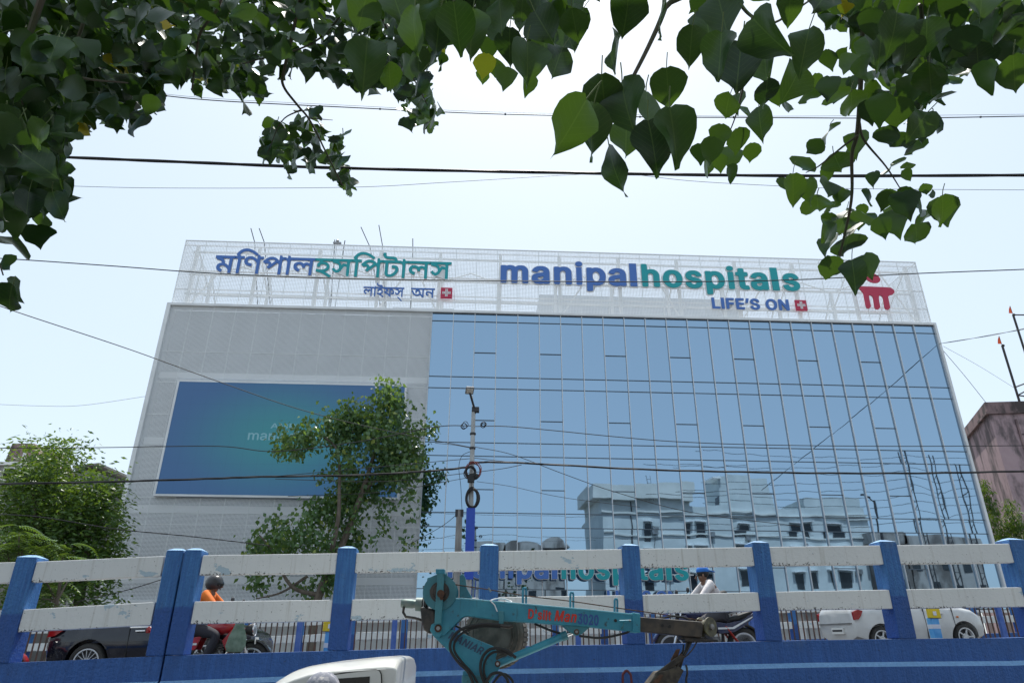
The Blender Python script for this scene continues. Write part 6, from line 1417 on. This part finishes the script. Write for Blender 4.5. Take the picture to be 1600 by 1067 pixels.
# lettering painted on the steel
M_ltr = mat('red_lettering', (.55, .03, .015), .5); M_ltb = mat('blue_lettering', (.03, .08, .28), .5); M_ltd = mat('dark_lettering', (.025, .06, .12), .5)
def lettering(text, p0, p1, hgt, m, par, y, shear=0.0, adv=.05):
    """flat painted letters, 1 mm proud of the plate, from pixel p0 to p1 along the baseline"""
    a, e = cp_(*p0), cp_(*p1); d = Vector((e.x - a.x, 0, e.z - a.z)); W_ = d.length; d.normalize(); up = Vector((-d.z, 0, d.x))
    xs = [q / 1000 + adv * i for i, q in enumerate(ADV[text])]
    E_ = [(gext(ch, 'b'), x) for ch, x in zip(text, xs)]; lo = min(q[0] + x for q, x in E_); hi = max(q[1] + x for q, x in E_); kx = W_ / (hi - lo); kz = hgt / .55
    for ch, x in zip(text, xs):
        me = glyph(ch, 'b', 0, .0015).copy(); me.name = 'letter'; me.materials.clear(); me.materials.append(m)
        for v in me.vertices:
            q = a + d * ((v.co.x + shear * v.co.y + x - lo) * kx) + up * (v.co.y * kz); v.co = (q.x, y + v.co.z, q.z)
        me.update(); ob = bpy.data.objects.new('letter', me); COL.objects.link(ob); ob.parent = par
lettering("D'silt", (824.5, 966), (860, 969), 14 * K, M_ltr, jib, -.1125)
lettering('Man', (865, 969.5), (898, 972), 15.5 * K, M_ltr, jib, -.1125, shear=.22)
lettering('3020', (901, 974.2), (933, 976.8), 15 * K, M_ltb, jib, -.1125, adv=.03)
lettering('MANIAR', (701, 996), (752, 1022), 11 * K, M_ltd, [o for o in CR.children if o.name.startswith('lower_arm')][0], -.0825, shear=.25)
# spare tyre behind the jib
M_dtyre = mat('dusty_tyre', (.075, .066, .055), .85, c2=(.15, .13, .11), scale=6, bmp=.4, bscale=40)
c = Vector(at(775, 991, 7.28)) - CB; rr = 47 * 7.28 * .93 / 1067
b = MB(); TM = Matrix.Translation(c) @ Matrix.Rotation(R(-16), 4, 'Z') @ RX90
b.lathe([(rr * .50, -.09), (rr * .60, -.105), (rr * .80, -.115), (rr * .93, -.10), (rr, -.075), (rr, .075), (rr * .93, .10), (rr * .60, .105), (rr * .5, .09)], 44, TM)
st_ = b.build('spare_tyre', M_dtyre, CR, smooth=50)
b = MB()
for q in (.63, .70, .86): b.torus(rr * q, .006, 44, 5, TM @ Matrix.Translation((0, 0, .108 if q < .8 else .106)))
b.build('sidewall_rings', M_dtyre, st_, smooth=True)
b = MB(); b.lathe([(rr * .52, -.08), (rr * .52, .085), (rr * .47, .085), (rr * .42, .03), (rr * .22, .02), (rr * .20, .05), (.001, .05)], 32, TM); b.build('rim', M_grease, st_, smooth=True)
b = MB()
for i in range(44):
    a = 2 * math.pi * i / 44; b.box((0, 0, 0), (.012, .03, .15), None); n_ = 8
    for k in range(8):
        v = Vector(b.v[-8 + k]); v = Matrix.Rotation(a, 3, 'Z') @ (v + Vector((rr + .003, 0, 0))); b.v[-8 + k] = tuple(TM @ v)
ob = b.build('tread_blocks', M_dtyre, st_); ob['kind'] = 'stuff'
# grab bucket hanging from the tip
q0 = Vector(at(1064, 1001, YC)); T = thing('grab_bucket', 'grimy steel grab hanging on a strap under the crane tip', 'grab bucket', tuple(q0))
def gp(px, py, dy=0): return Vector(at(px, py, YC + dy)) - q0
def gplate(nm, poly, d0, d1, m):
    P_ = [gp(*q) for q in poly]; b = MB(); b.prism([(p.x, p.z) for p in P_], d1 - d0, lambda a, c, d: (a, d0 + d, c)); return b.build(nm, m, T, bevel=.006)
M_mud = mat('muddy_steel', (.09, .075, .055), .7, .2, c2=(.035, .03, .026), scale=14, bmp=.6, bscale=40)
gplate('strap', [(1073, 1000), (1082, 1001), (1078, 1010), (1072, 1020), (1066, 1030), (1062, 1028), (1070, 1014)], -.02, .02, M_grease)
gplate('arm', [(1060, 1022), (1067, 1026), (1052, 1040), (1030, 1052), (1020, 1052), (1046, 1032)], -.09, -.05, M_mud)
gplate('arm', [(1064, 1024), (1070, 1028), (1066, 1042), (1058, 1052), (1052, 1052), (1060, 1036)], .02, .06, M_mud)
gplate('shell', [(1024, 1049), (1034, 1047), (1056, 1040), (1064, 1046), (1056, 1062), (1046, 1080), (1000, 1090), (1008, 1070)], -.12, .12, M_mud)
gplate('shell_rib', [(1012, 1068), (1026, 1052), (1032, 1053), (1020, 1074), (1010, 1082)], -.135, -.121, M_rust)
gplate('link', [(1056, 1014), (1062, 1013), (1058, 1026), (1050, 1034), (1047, 1030)], -.03, .0, M_rust)
for pts, r_ in (([(1090, 1000, -.03), (1082, 1014, -.04), (1070, 1026, -.05), (1060, 1030, -.06)], .006), ([(1078, 1003, -.03), (1074, 1016, -.05), (1062, 1034, -.07), (1056, 1046, -.08)], .008), ([(1072, 1038, -.04), (1074, 1050, -.05), (1072, 1062, -.05), (1074, 1080, -.05)], .010), ([(1068, 1006, .0), (1066, 1018, .01), (1054, 1032, .02), (1046, 1042, .02)], .007)):
    b = MB(); b.tube(smoothpath([gp(*q) for q in pts], 4), r_, 6); b.build('cable', M_grease, T, smooth=True)
for i in range(5):
    a = gp(1066 - i * 2.2, 1024 + i * 4, -.05); b = MB(); b.torus(.018, .006, 12, 5, Matrix.Translation(a) @ Matrix.Rotation(1.57 * (i % 2), 4, 'X') @ Matrix.Rotation(.8, 4, 'Y')); b.build('chain_link', M_rust, T, smooth=True)
# iron loop in front of the wall
q0 = Vector(at(980, 1066, 8.15)); k = 8.15 * .93 / 1067
b = MB(); b.tube(smoothpath([(-6.5 * k, 0, -.25), (-6.5 * k, 0, .04), (-4 * k, 0, .095), (0, 0, .115), (4 * k, 0, .095), (6.5 * k, 0, .04), (6.5 * k, 0, -.25)], 4), .013, 8)
o = b.build('iron_loop', mat('dark_red_iron', (.10, .015, .018), .6), None, smooth=True, loc=tuple(q0)); tag(o, 'dark red iron loop before the blue wall under the crane jib', 'iron loop')
# ------------------------------------------------------------------ white mini truck
YT = 6.2
M_tw = carpaint('truck_white', (.66, .66, .62), .3, .5)
tb = Vector((at(620, 1040, YT)[0], YT, 0)); TR = thing('mini_truck', 'white mini truck cab with its roof just showing at the bottom', 'truck', tuple(tb))
def tp(px, py): v = Vector(at(px - 17, py, YT)) - tb; return (v.x, v.z)
top = [tp(637.5, 1033), tp(636, 1029), tp(632, 1026.8), tp(620, 1026), tp(590, 1028), tp(560, 1031), tp(530, 1034), tp(500, 1038.5), tp(480, 1042), tp(466, 1046.5), tp(455, 1051), tp(440, 1060), tp(428, 1069)]
lowf = [(top[-1][0] - .20, 1.30), (top[-1][0] - .36, 1.05), (top[-1][0] - .42, .80), (top[-1][0] - .42, .42), (top[-1][0] + .2, .35), (.0, .35)]
poly = top + lowf
b = MB(); nW = 9; n = len(poly)
for j in range(nW):                     # cab skin: side outline, crowned towards the middle and rounded at both gutters
    t = -1 + 2 * j / (nW - 1); y = .02 + 1.28 * (j / (nW - 1)); dz = -.055 * abs(t) ** 6 - .02 * t * t
    for i, (x, z) in enumerate(poly): b.v.append((x + (.05 * abs(t) ** 5 if 8 <= i <= 15 else 0), y, z + (dz - .0 if i < len(top) else 0)))
for j in range(nW - 1):
    for i in range(n): b.f.append((j * n + i, j * n + (i + 1) % n, (j + 1) * n + (i + 1) % n, (j + 1) * n + i)); b.m.append(0)
b.f += [tuple(range(n)), tuple(range((nW - 1) * n, nW * n))]; b.m += [0, 0]
cab = b.build('cab', M_tw, TR, smooth=50, bevel=.012)
def tplate(nm, pp, d0, d1, m, par=None, bv=.004):
    b = MB(); b.prism(pp, d1 - d0, lambda a, c, d: (a, d0 + d, c)); return b.build(nm, m, par or TR, bevel=bv)
dr_ = [tp(486, 1072), tp(510, 1061), tp(535, 1053.5), tp(570, 1049), tp(604, 1045.5), tp(610, 1047), tp(612.5, 1053), tp(613.5, 1075), (tp(613, 1075)[0], .55), (tp(486, 1072)[0], .55)]
door = tplate('door', dr_, .0, .018, M_tw)
for a, c in zip(dr_[:-2], dr_[1:-1]):
    b = MB(); b.tube([(a[0], .004, a[1]), (c[0], .004, c[1])], .006, 6); b.build('door_seal', M_black, door)
tplate('window', [tp(500, 1075), tp(522, 1063), tp(545, 1059.5), tp(595, 1056), tp(594, 1075)], -.006, .0, M_glassd, door, bv=0)
b = MB(); b.tube([(tp(620, 1045)[0], .0, tp(620, 1045)[1]), (tp(540, 1050)[0], .0, tp(540, 1050)[1])], .004, 5); b.build('gutter', M_tw, TR)
ws = [tp(452, 1055), tp(470, 1049), tp(462, 1056), tp(440, 1073), tp(425, 1078)]
b = MB(); v = [(p[0] - .012, .25, p[1] + .0) for p in (tp(457, 1052.5), tp(428, 1071.5))]; 
b.hexa([(v[1][0] - .02, .16, v[1][1] - .02), (v[1][0] - .02, 1.32, v[1][1] - .02), (v[0][0] - .01, 1.26, v[0][1]), (v[0][0] - .01, .22, v[0][1]), (v[1][0] - .028, .16, v[1][1] - .012), (v[1][0] - .028, 1.32, v[1][1] - .012), (v[0][0] - .018, 1.26, v[0][1] + .008), (v[0][0] - .018, .22, v[0][1] + .008)])
b.build('windscreen', M_glassd, TR)
b = MB(); b.bb(.04, 2.1, .06, 1.40, .62, 1.18); b.build('cargo_bed', M_tw, TR, bevel=.01)
for x in (-1.15, 1.5):
    for y, s in ((.14, -1), (1.30, 1)): wheel(TR, (x, y, .27), .27, .15, 6, M_hub, side=s)
b = MB(); b.bb(-1.4, 2.0, .3, 1.1, .3, .62); b.build('chassis', M_dark, TR)
# pedestrian with a camouflage cap
pc = Vector(at(511, 1050, 5.0)); hz_ = pc.z
T = thing('person', 'pedestrian whose grey camouflage cap shows in front of the mini truck', 'person', (pc.x, 5.0, 0))
k = hz_ - .03
J = dict(hip=(0, 0, k * .53), waist=(0, 0, k * .62), chest=(-.01, 0, k * .75), neck=(-.01, 0, k * .845), head=(-.03, 0, k - .125), face=(-1, -.1, -.05))
for s, y in (('l', -1), ('r', 1)):
    J.update({'sh_' + s: (0, .19 * y, k * .805), 'el_' + s: (.03, .24 * y, k * .63), 'wr_' + s: (-.04, .25 * y, k * .49), 'ha_' + s: (-.06, .25 * y, k * .45), 'hp_' + s: (0, .09 * y, k * .51), 'kn_' + s: (-.03 + .06 * y, .10 * y, k * .28), 'an_' + s: (.08 * y, .10 * y, .09), 'to_' + s: (.08 * y - .13, .11 * y, .04)})
person(T, J, mat('checked_shirt', (.25, .27, .30), .85), mat('khaki_trousers', (.14, .11, .08), .85), sleeve=.3)
m, t, p = nodes('camouflage_cloth'); p.inputs['Roughness'].default_value = .9
v = pos(t, 'world'); c1 = mixc(t, ramp(t, noise(t, v, 30, 2), .47, .53), (.34, .34, .37), (.20, .21, .25)); c1 = mixc(t, ramp(t, noise(t, v, 22, 2, .4), .56, .6), c1, (.50, .48, .46)); L(t, c1, p.inputs['Base Color']); bump(t, p, noise(t, v, 25, 4), .5, .01)
b = MB(); b.ball((0, 0, 0), (.112, .100, .098), 20, 12); b.v = [(x * (1 + .03 * math.sin(9 * z + 5 * x)), y, z * (1 + .05 * math.sin(6 * math.atan2(y, x)))) if z > -.03 else (x, y, -.03) for x, y, z in b.v]
b.v = [tuple(Vector(q) + Vector(J['head']) + Vector((.01, 0, .06))) for q in b.v]; cp = b.build('cap', m, T, smooth=60)
H = Vector(J['head']); b = MB(); b.prism([(-.09, -.07), (-.17, -.06), (-.20, 0), (-.17, .06), (-.09, .07), (-.06, 0)], .012, lambda a, c, d: (H.x + a, H.y + c, H.z + .045 + d + (a + .09) * .25)); b.build('brim', m, cp)
# ------------------------------------------------------------------ peepal branches hanging over the camera
def canopy_leaf(name, island):
    m, t, p = nodes(name); out = t.nodes['Material Output']
    rn = N(t, 'NewGeometry').outputs['Random Per Island'] if island else N(t, 'ObjectInfo').outputs['Random']
    col = mixc(t, rn, (.011, .036, .011), (.025, .076, .018))
    col = mixc(t, mth(t, 'MULTIPLY', ramp(t, noise(t, pos(t), 9, 4), .4, .75), .5), col, (.022, .05, .01))
    if not island:
        o = N(t, 'TexCoord').outputs['Object']; sp = N(t, 'SeparateXYZ'); L(t, o, sp.inputs[0])
        rib = mth(t, 'LESS_THAN', mth(t, 'ABSOLUTE', sp.outputs[0]), .012)
        vv = mth(t, 'ABSOLUTE', mth(t, 'SUBTRACT', mth(t, 'FRACT', mth(t, 'MULTIPLY', mth(t, 'ADD', sp.outputs[1], mth(t, 'MULTIPLY', mth(t, 'ABSOLUTE', sp.outputs[0]), -.75)), 9)), .5))
        vein = mth(t, 'MULTIPLY', mth(t, 'LESS_THAN', vv, .05), .35)
        col = mixc(t, mth(t, 'MAXIMUM', mth(t, 'MULTIPLY', rib, .8), vein), col, (.07, .13, .03))
    old = mth(t, 'GREATER_THAN', rn, .994); col = mixc(t, old, col, (.55, .42, .02))
    L(t, col, p.inputs['Base Color']); p.inputs['Roughness'].default_value = .35; p.inputs['Specular IOR Level'].default_value = .4
    tl = N(t, 'BsdfTranslucent'); L(t, mixc(t, rn, (.02, .055, .004), (.085, .17, .010)), tl.inputs[0])
    mx = N(t, 'MixShader'); mx.inputs[0].default_value = .24
    L(t, p.outputs[0], mx.inputs[1]); L(t, tl.outputs[0], mx.inputs[2]); L(t, mx.outputs[0], out.inputs[0]); return m
M_cl = canopy_leaf('canopy_leaf', False); M_ci = canopy_leaf('canopy_leaf_small', True)
M_twig = mat('green_brown_twig', (.075, .06, .04), .8, c2=(.05, .06, .025), scale=9); M_stalk = mat('leaf_stalk', (.10, .15, .04), .6)
def leaf_geo(r, fine=True):
    """unit leaf: stalk end at the origin, blade along -y ending in a drip tip"""
    ts = [0, .05, .15, .28, .42, .56, .70, .82, .91, 1.0] if fine else [0, .07, .22, .42, .64, .84, 1.0]
    ws = [.10, .30, .44, .49, .47, .40, .28, .14, .045, .004] if fine else [.10, .34, .48, .47, .33, .11, .004]
    bend, fold, tw = r.uniform(-.5, .9), r.uniform(.05, .7), r.uniform(-.6, .6); wid = r.uniform(.70, .98); V = []; ph = r.uniform(0, 6)
    for t, w in zip(ts, ws):
        y = -t; z = -bend * t * t * .5; a = tw * t
        for s in (-1, -.5, 0, .5, 1) if fine else (-1, 0, 1):
            wv = (1 + .07 * math.sin(9 * t + ph + 2 * s) + .03 * math.sin(21 * t + 2 * ph)) if abs(s) == 1 else 1
            x = s * w * wid * wv; h = fold * abs(x) * .7 + .06 * math.sin(8 * t + ph) * abs(s) * (1 if s > 0 else -1)
            V.append((x * math.cos(a) - h * math.sin(a), y + (.03 * abs(s) if t < .05 else 0), z + h * math.cos(a) + x * math.sin(a)))
    k = 5 if fine else 3
    F = [(i * k + j, i * k + j + 1, (i + 1) * k + j + 1, (i + 1) * k + j) for i in range(len(ts) - 1) for j in range(k - 1)]
    return V, F
lr = random.Random(42)
LM = []
for i in range(16):
    V, F = leaf_geo(lr); b = MB(); b.add(V, F); b.cur = 1
    b.tube([(0, .0, 0), (.02, .16, .02), (.05, .34, .08)], .012, 5)
    LM.append(b.mesh('leaf', [M_cl, M_stalk], smooth=80))
    for p_ in LM[-1].polygons: p_.use_smooth = True
CO = Vector((-6.2, 2.2, 0))
CT = thing('overhanging_tree', 'big peepal tree whose dark leafy branches hang across the top of the picture', 'tree', tuple(CO))
leafs = []                              # (base, tip direction, facing, length)
def add_leaf(bx, by, tx, ty, ln=None, jit=.25, tilt=.36):
    px = math.hypot(tx - bx, ty - by); ln = ln or lr.uniform(.105, .14)
    dep = ln * 1067 / max(px, 6) * lr.uniform(.95, 1.1); dv = ray(bx, by) / 1067; a = Vector(np.array([0, 0, CZ]) + dv * dep)
    e = Vector(np.array([0, 0, CZ]) + ray(tx, ty) / 1067 * dep * lr.uniform(.97, 1.05)); d = (e - a).normalized()
    n = (Vector((0, 0, CZ)) - a).normalized() + Vector((lr.gauss(0, tilt), lr.gauss(0, tilt), lr.gauss(0, tilt)))
    leafs.append((a, d, n, (e - a).length))
C2 = lambda x, y: (530 + x / 2.963, y / 2.963)
C3 = lambda x, y: (1060 + x / 2.963, y / 2.963)
for f, L_ in ((C2, '1340,-30,1325,180 1500,-10,1460,190 1300,160,1270,352 1215,345,1235,590 1310,380,1330,605 1145,460,1005,725 1180,480,1155,755 1250,680,1282,915 1420,425,1445,640 1515,315,1530,520 1530,500,1580,765 1430,560,1490,815 1330,575,1325,735 530,10,560,262 620,40,600,262 850,-30,840,137 740,0,760,172 350,30,320,257 130,-30,80,162 130,185,110,410 230,290,235,422 385,335,340,470 360,220,370,382 690,170,700,285 680,250,665,372 720,270,722,374 668,320,660,402 790,130,780,322 772,310,754,436 870,195,880,397 880,350,878,450 970,175,975,294 1035,222,974,377 1040,120,1092,250 900,100,910,232 950,120,950,282 1000,10,1010,112 1090,-30,1070,82 470,40,440,282 300,250,332,392 560,-60,570,120 660,-60,690,100 800,-80,800,60 930,-80,920,90 420,-60,400,110 210,-50,200,120 60,-60,50,110 1130,-60,1110,40'),
              (C3, '65,120,48,322 200,150,190,392 292,195,265,442 520,-40,510,142 345,85,505,265 605,135,560,335 400,230,400,382 560,310,510,472 412,370,400,522 180,-30,235,182 130,40,135,205 602,413,606,497 640,340,628,432 690,230,705,342 735,270,785,212 825,255,760,352 700,355,690,452 740,365,765,432 735,415,740,512 800,425,812,567 905,325,890,388 942,415,865,472 940,435,930,592 880,465,890,582 1010,450,1000,602 1082,350,1070,502 1160,290,1172,452 1130,535,1120,672 1090,655,1102,733 960,585,975,702 1030,610,1058,712 1180,515,1192,592 1432,280,1425,447 1550,255,1562,462 1500,160,1522,302 1380,200,1392,342 1235,170,1255,322 1050,170,1062,332 940,120,940,282 1595,90,1592,245 1320,120,1330,280 1150,90,1150,260 1010,60,1000,230 900,40,890,200 1450,60,1440,190 1290,20,1280,160 1180,-30,1200,110 1060,-40,1050,100 1400,-40,1410,90 1540,-20,1530,120 780,-40,775,80 700,585,695,667 825,615,830,722 665,648,588,727 718,708,760,808 592,728,555,822 502,825,495,922 530,805,532,965 600,828,606,948 642,900,646,1008 690,775,685,852 692,838,680,928 772,876,728,962 908,795,900,868 985,765,1000,795 1065,752,1058,802 1040,788,1085,842 1065,865,1035,952 972,876,958,984 1022,945,1026,1022 1105,915,1085,1014 1152,972,1164,1050 1222,905,1238,1062 1190,895,1160,906 880,876,870,962 850,945,852,1014 775,975,738,1064 702,985,688,1067 832,995,842,1075 920,995,930,1067 960,1000,985,1075 800,740,770,690 700,940,715,990 1140,850,1152,912 240,435,200,574 285,425,258,524 372,495,378,644 312,495,322,564 200,575,190,704 272,595,292,724 152,635,138,774 100,665,106,764 342,662,328,754 242,685,252,764 240,762,262,856 192,715,200,804 130,735,142,810 480,455,502,524 430,400,470,500 690,90,682,140 740,40,730,110')):
    for q in L_.split(' '):
        x0, y0, x1, y1 = [float(v) for v in q.split(',')]; add_leaf(*f(x0, y0), *f(x1, y1))
for q in ((1305, 348, 1290, 379), (1336, 350, 1330, 376), (1302, 370, 1285, 396), (1326, 368, 1318, 401), (1298, 400, 1296, 444), (1313, 403, 1308, 433), (1331, 406, 1339, 453), (1350, 398, 1363, 433), (1430, 350, 1437, 388), (1375, 340, 1382, 372), (1471, 308, 1481, 356), (1345, 330, 1352, 362), (1395, 330, 1402, 366), (1318, 340, 1312, 372), (1410, 300, 1421, 338), (20, 445, 5, 492), (12, 440, 26, 470), (5, 400, 12, 418), (58, 352, 62, 392), (82, 300, 98, 345), (70, 335, 60, 362), (30, 330, 18, 375), (88, 285, 70, 322), (45, 300, 40, 350), (20, 370, 8, 404)):
    add_leaf(*q)
def inpoly(x, y, P_):
    c = False
    for i in range(len(P_)):
        (xa, ya), (xb, yb) = P_[i - 1], P_[i]
        if (ya > y) != (yb > y) and x < (xb - xa) * (y - ya) / (yb - ya) + xa: c = not c
    return c
def fill(P_, n, size, spread=.55):
    xs = [p[0] for p in P_]; ys = [p[1] for p in P_]; k = 0
    while k < n:
        x, y = lr.uniform(min(xs), max(xs)), lr.uniform(min(ys), max(ys))
        if not inpoly(x, y, P_): continue
        s = size(x, y) * lr.uniform(.75, 1.25); a = lr.gauss(0, spread)
        y0 = y - s * .5; add_leaf(x - .5 * s * math.sin(a), y0, x + .5 * s * math.sin(a), y0 + s * math.cos(a) * lr.uniform(.75, 1), tilt=.75); k += 1
sz = lambda x, y: 44 if (x < 110 and y > 60) else (30 if x < 300 else 23)
fill([(-40, -40), (560, -40), (640, 40), (640, 150), (600, 138), (545, 140), (500, 112), (430, 120), (395, 178), (360, 140), (300, 150), (265, 115), (240, 190), (205, 200), (130, 195), (95, 280), (95, 310), (60, 350), (40, 330), (0, 350), (-40, 380)], 1350, sz)
fill([(-40, -40), (420, -40), (420, 70), (250, 90), (120, 170), (60, 300), (-40, 330)], 70, lambda x, y: 40)
fill([(405, 225), (440, 185), (480, 180), (530, 215), (545, 260), (548, 305), (525, 290), (500, 260), (450, 275), (420, 260)], 110, lambda x, y: 18)
fill([(515, 245), (548, 255), (550, 308), (535, 310)], 10, lambda x, y: 18)
fill([(630, 150), (668, 130), (690, 180), (688, 210), (655, 200), (632, 190)], 34, lambda x, y: 14)
fill([(560, -40), (940, -40), (920, 30), (880, 70), (800, 60), (700, 70), (640, 50)], 46, lambda x, y: 52)
fill([(560, -20), (700, -20), (700, 90), (640, 150), (560, 140)], 210, lambda x, y: 20)
fill([(1235, -40), (1640, -40), (1640, 120), (1560, 80), (1510, 125), (1480, 105), (1465, 170), (1440, 205), (1400, 195), (1370, 160), (1330, 150), (1345, 60), (1290, 30)], 190, lambda x, y: 40)
fill([(1250, -40), (1640, -40), (1640, 110), (1500, 100), (1440, 180), (1370, 140), (1345, 60), (1290, 30)], 160, lambda x, y: 25)
fill([(1290, 10), (1335, 5), (1335, 45), (1300, 42)], 14, lambda x, y: 16)
fill([(1070, -40), (1230, -40), (1215, 30), (1100, 30)], 16, lambda x, y: 46)
# the 300 leaves that show largest are parts of their own; the rest are one mass
def apx(l): a = l[0] - Vector((0, 0, CZ)); return l[3] / max(a.length, .1)
def vis(l): 
    a = np.array(l[0]) - np.array([0, 0, CZ]); z = a @ _f; return z > 0 and abs(a @ CX_) / z < .78 and abs(a @ CU_) / z < .53
leafs.sort(key=lambda l: (not vis(l), -apx(l)))
def leaf_matrix(l):
    a, d, n, s = l; y = -d; z = (n - y * n.dot(y)); z = z.normalized() if z.length > 1e-3 else y.orthogonal().normalized(); x = y.cross(z)
    return Matrix(((x.x, y.x, z.x, a.x - CO.x), (x.y, y.y, z.y, a.y - CO.y), (x.z, y.z, z.z, a.z - CO.z), (0, 0, 0, 1)))
for i, l in enumerate(leafs[:300]):
    o = bpy.data.objects.new('leaf', LM[i % 16]); COL.objects.link(o); o.parent = CT
    o.matrix_local = leaf_matrix(l) @ Matrix.Diagonal((l[3] * lr.uniform(.9, 1.05), l[3], l[3], 1))
b = MB(); gs = [leaf_geo(lr, False) for _ in range(8)]
for i, l in enumerate(leafs[300:]):
    M4 = leaf_matrix(l); V, F = gs[i % 8]; b.add([M4 @ (Vector(v) * l[3]) for v in V], F)
fo = b.build('foliage', M_ci, CT, smooth=80); fo['kind'] = 'stuff'
# wood: trunk and limbs outside the frame, twigs that come down into it
def vp(px, py, dep): return Vector(np.array([0, 0, CZ]) + ray(px, py) / 1067 * dep)
def wood(nm, pts, r0, r1, m=M_twig, n=7):
    S_ = smoothpath(pts, 6); k = len(S_); b = MB(); b.tube([p - CO for p in S_], [r0 + (r1 - r0) * i / (k - 1) for i in range(k)], n); return b.build(nm, m, CT, smooth=True)
wood('trunk', [CO, CO + Vector((.1, 0, 1.6)), CO + Vector((-.1, .1, 3.4)), CO + Vector((.3, .2, 5.2)), CO + Vector((.2, .3, 8))], .38, .2, M_bark, 12)
LA = [CO + Vector((0, .1, 3.6)), Vector((-4.4, 3.0, 5.9)), Vector((-2.2, 3.0, 6.3)), Vector((0, 2.6, 6.1)), Vector((2.0, 2.6, 6.2)), Vector((4.2, 3.4, 6.8))]
LB = [CO + Vector((.25, .2, 5.0)), Vector((-4.6, 4.2, 8.2)), Vector((-2.6, 5.2, 9.6)), Vector((-.6, 5.4, 9.9))]
LC = [CO + Vector((.05, 0, 2.6)), Vector((-5.2, 2.9, 4.3)), Vector((-4.2, 3.6, 6.0))]
wood('limb', LA, .16, .06, M_bark, 9); wood('limb', LB, .13, .05, M_bark, 9); wood('limb', LC, .10, .04, M_bark, 9)
for pts, r0 in (([LA[3], vp(1060, -60, 2.4), vp(1039, 13, 2.2), vp(1016, 67, 2.15), vp(985, 128, 2.1), vp(962, 168, 2.1)], .012),
                ([LA[4], vp(1350, -60, 3.3), vp(1350, 0, 3.3), vp(1347, 84, 3.35), vp(1340, 202, 3.5), vp(1331, 243, 3.6), vp(1330, 314, 3.7), vp(1312, 400, 3.8)], .018),
                ([vp(1342, 190, 3.5), vp(1350, 219, 3.6), vp(1384, 260, 3.7), vp(1408, 297, 3.8)], .008), ([vp(1340, 212, 3.5), vp(1316, 230, 3.6), vp(1279, 260, 3.7), vp(1259, 270, 3.75)], .007),
                ([LA[4], vp(1145, -50, 2.5), vp(1154, 0, 2.5), vp(1176, 27, 2.55), vp(1208, 37, 2.6), vp(1282, -10, 2.7)], .010), ([vp(1176, 27, 2.55), vp(1164, 120, 2.8), vp(1150, 180, 3.2), vp(1130, 230, 3.4)], .006),
                ([LA[5], vp(1480, -50, 3.2), vp(1440, 60, 3.2), vp(1420, 130, 3.2), vp(1400, 190, 3.3)], .012), ([LA[5], vp(1580, -40, 3.2), vp(1530, 40, 3.3), vp(1480, 60, 3.3)], .010),
                ([LA[2], vp(720, -60, 2.4), vp(700, 10, 2.3), vp(690, 60, 2.3)], .010), ([LA[3], vp(860, -60, 2.6), vp(840, 0, 2.5), vp(820, 60, 2.5)], .010),
                ([LB[2], vp(470, -40, 5.2), vp(462, 30, 5.3), vp(444, 110, 5.4), vp(443, 135, 5.5), vp(465, 165, 5.6), vp(485, 190, 5.6), vp(515, 250, 5.7), vp(535, 290, 5.8)], .016), ([vp(470, 172, 5.6), vp(440, 190, 5.6), vp(418, 240, 5.7)], .007), ([vp(480, 185, 5.6), vp(520, 188, 5.7)], .006),
                ([LB[3], vp(600, -40, 6.2), vp(610, 60, 6.4), vp(650, 130, 6.8), vp(668, 165, 7.2)], .014), ([LB[1], vp(180, -40, 4.4), vp(200, 60, 4.4), vp(205, 150, 4.4)], .016), ([LB[1], vp(320, -40, 4.8), vp(310, 60, 4.8), vp(300, 140, 4.8)], .016),
                ([LC[2], vp(60, -60, 3.2), vp(40, 80, 3.0), vp(40, 200, 2.9), vp(60, 300, 2.9)], .020), ([vp(40, 200, 2.9), vp(-20, 330, 2.9), vp(5, 430, 2.8)], .008), ([LC[2], vp(120, -40, 3.6), vp(110, 100, 3.5), vp(90, 200, 3.4)], .014), ([LB[2], vp(540, -40, 5.4), vp(500, 60, 5.4), vp(380, 100, 5.4)], .014), ([vp(40, 80, 3.0), vp(120, 120, 3.2), vp(200, 130, 3.4)], .010)):
    wood('twig', pts, r0, r0 * .35)
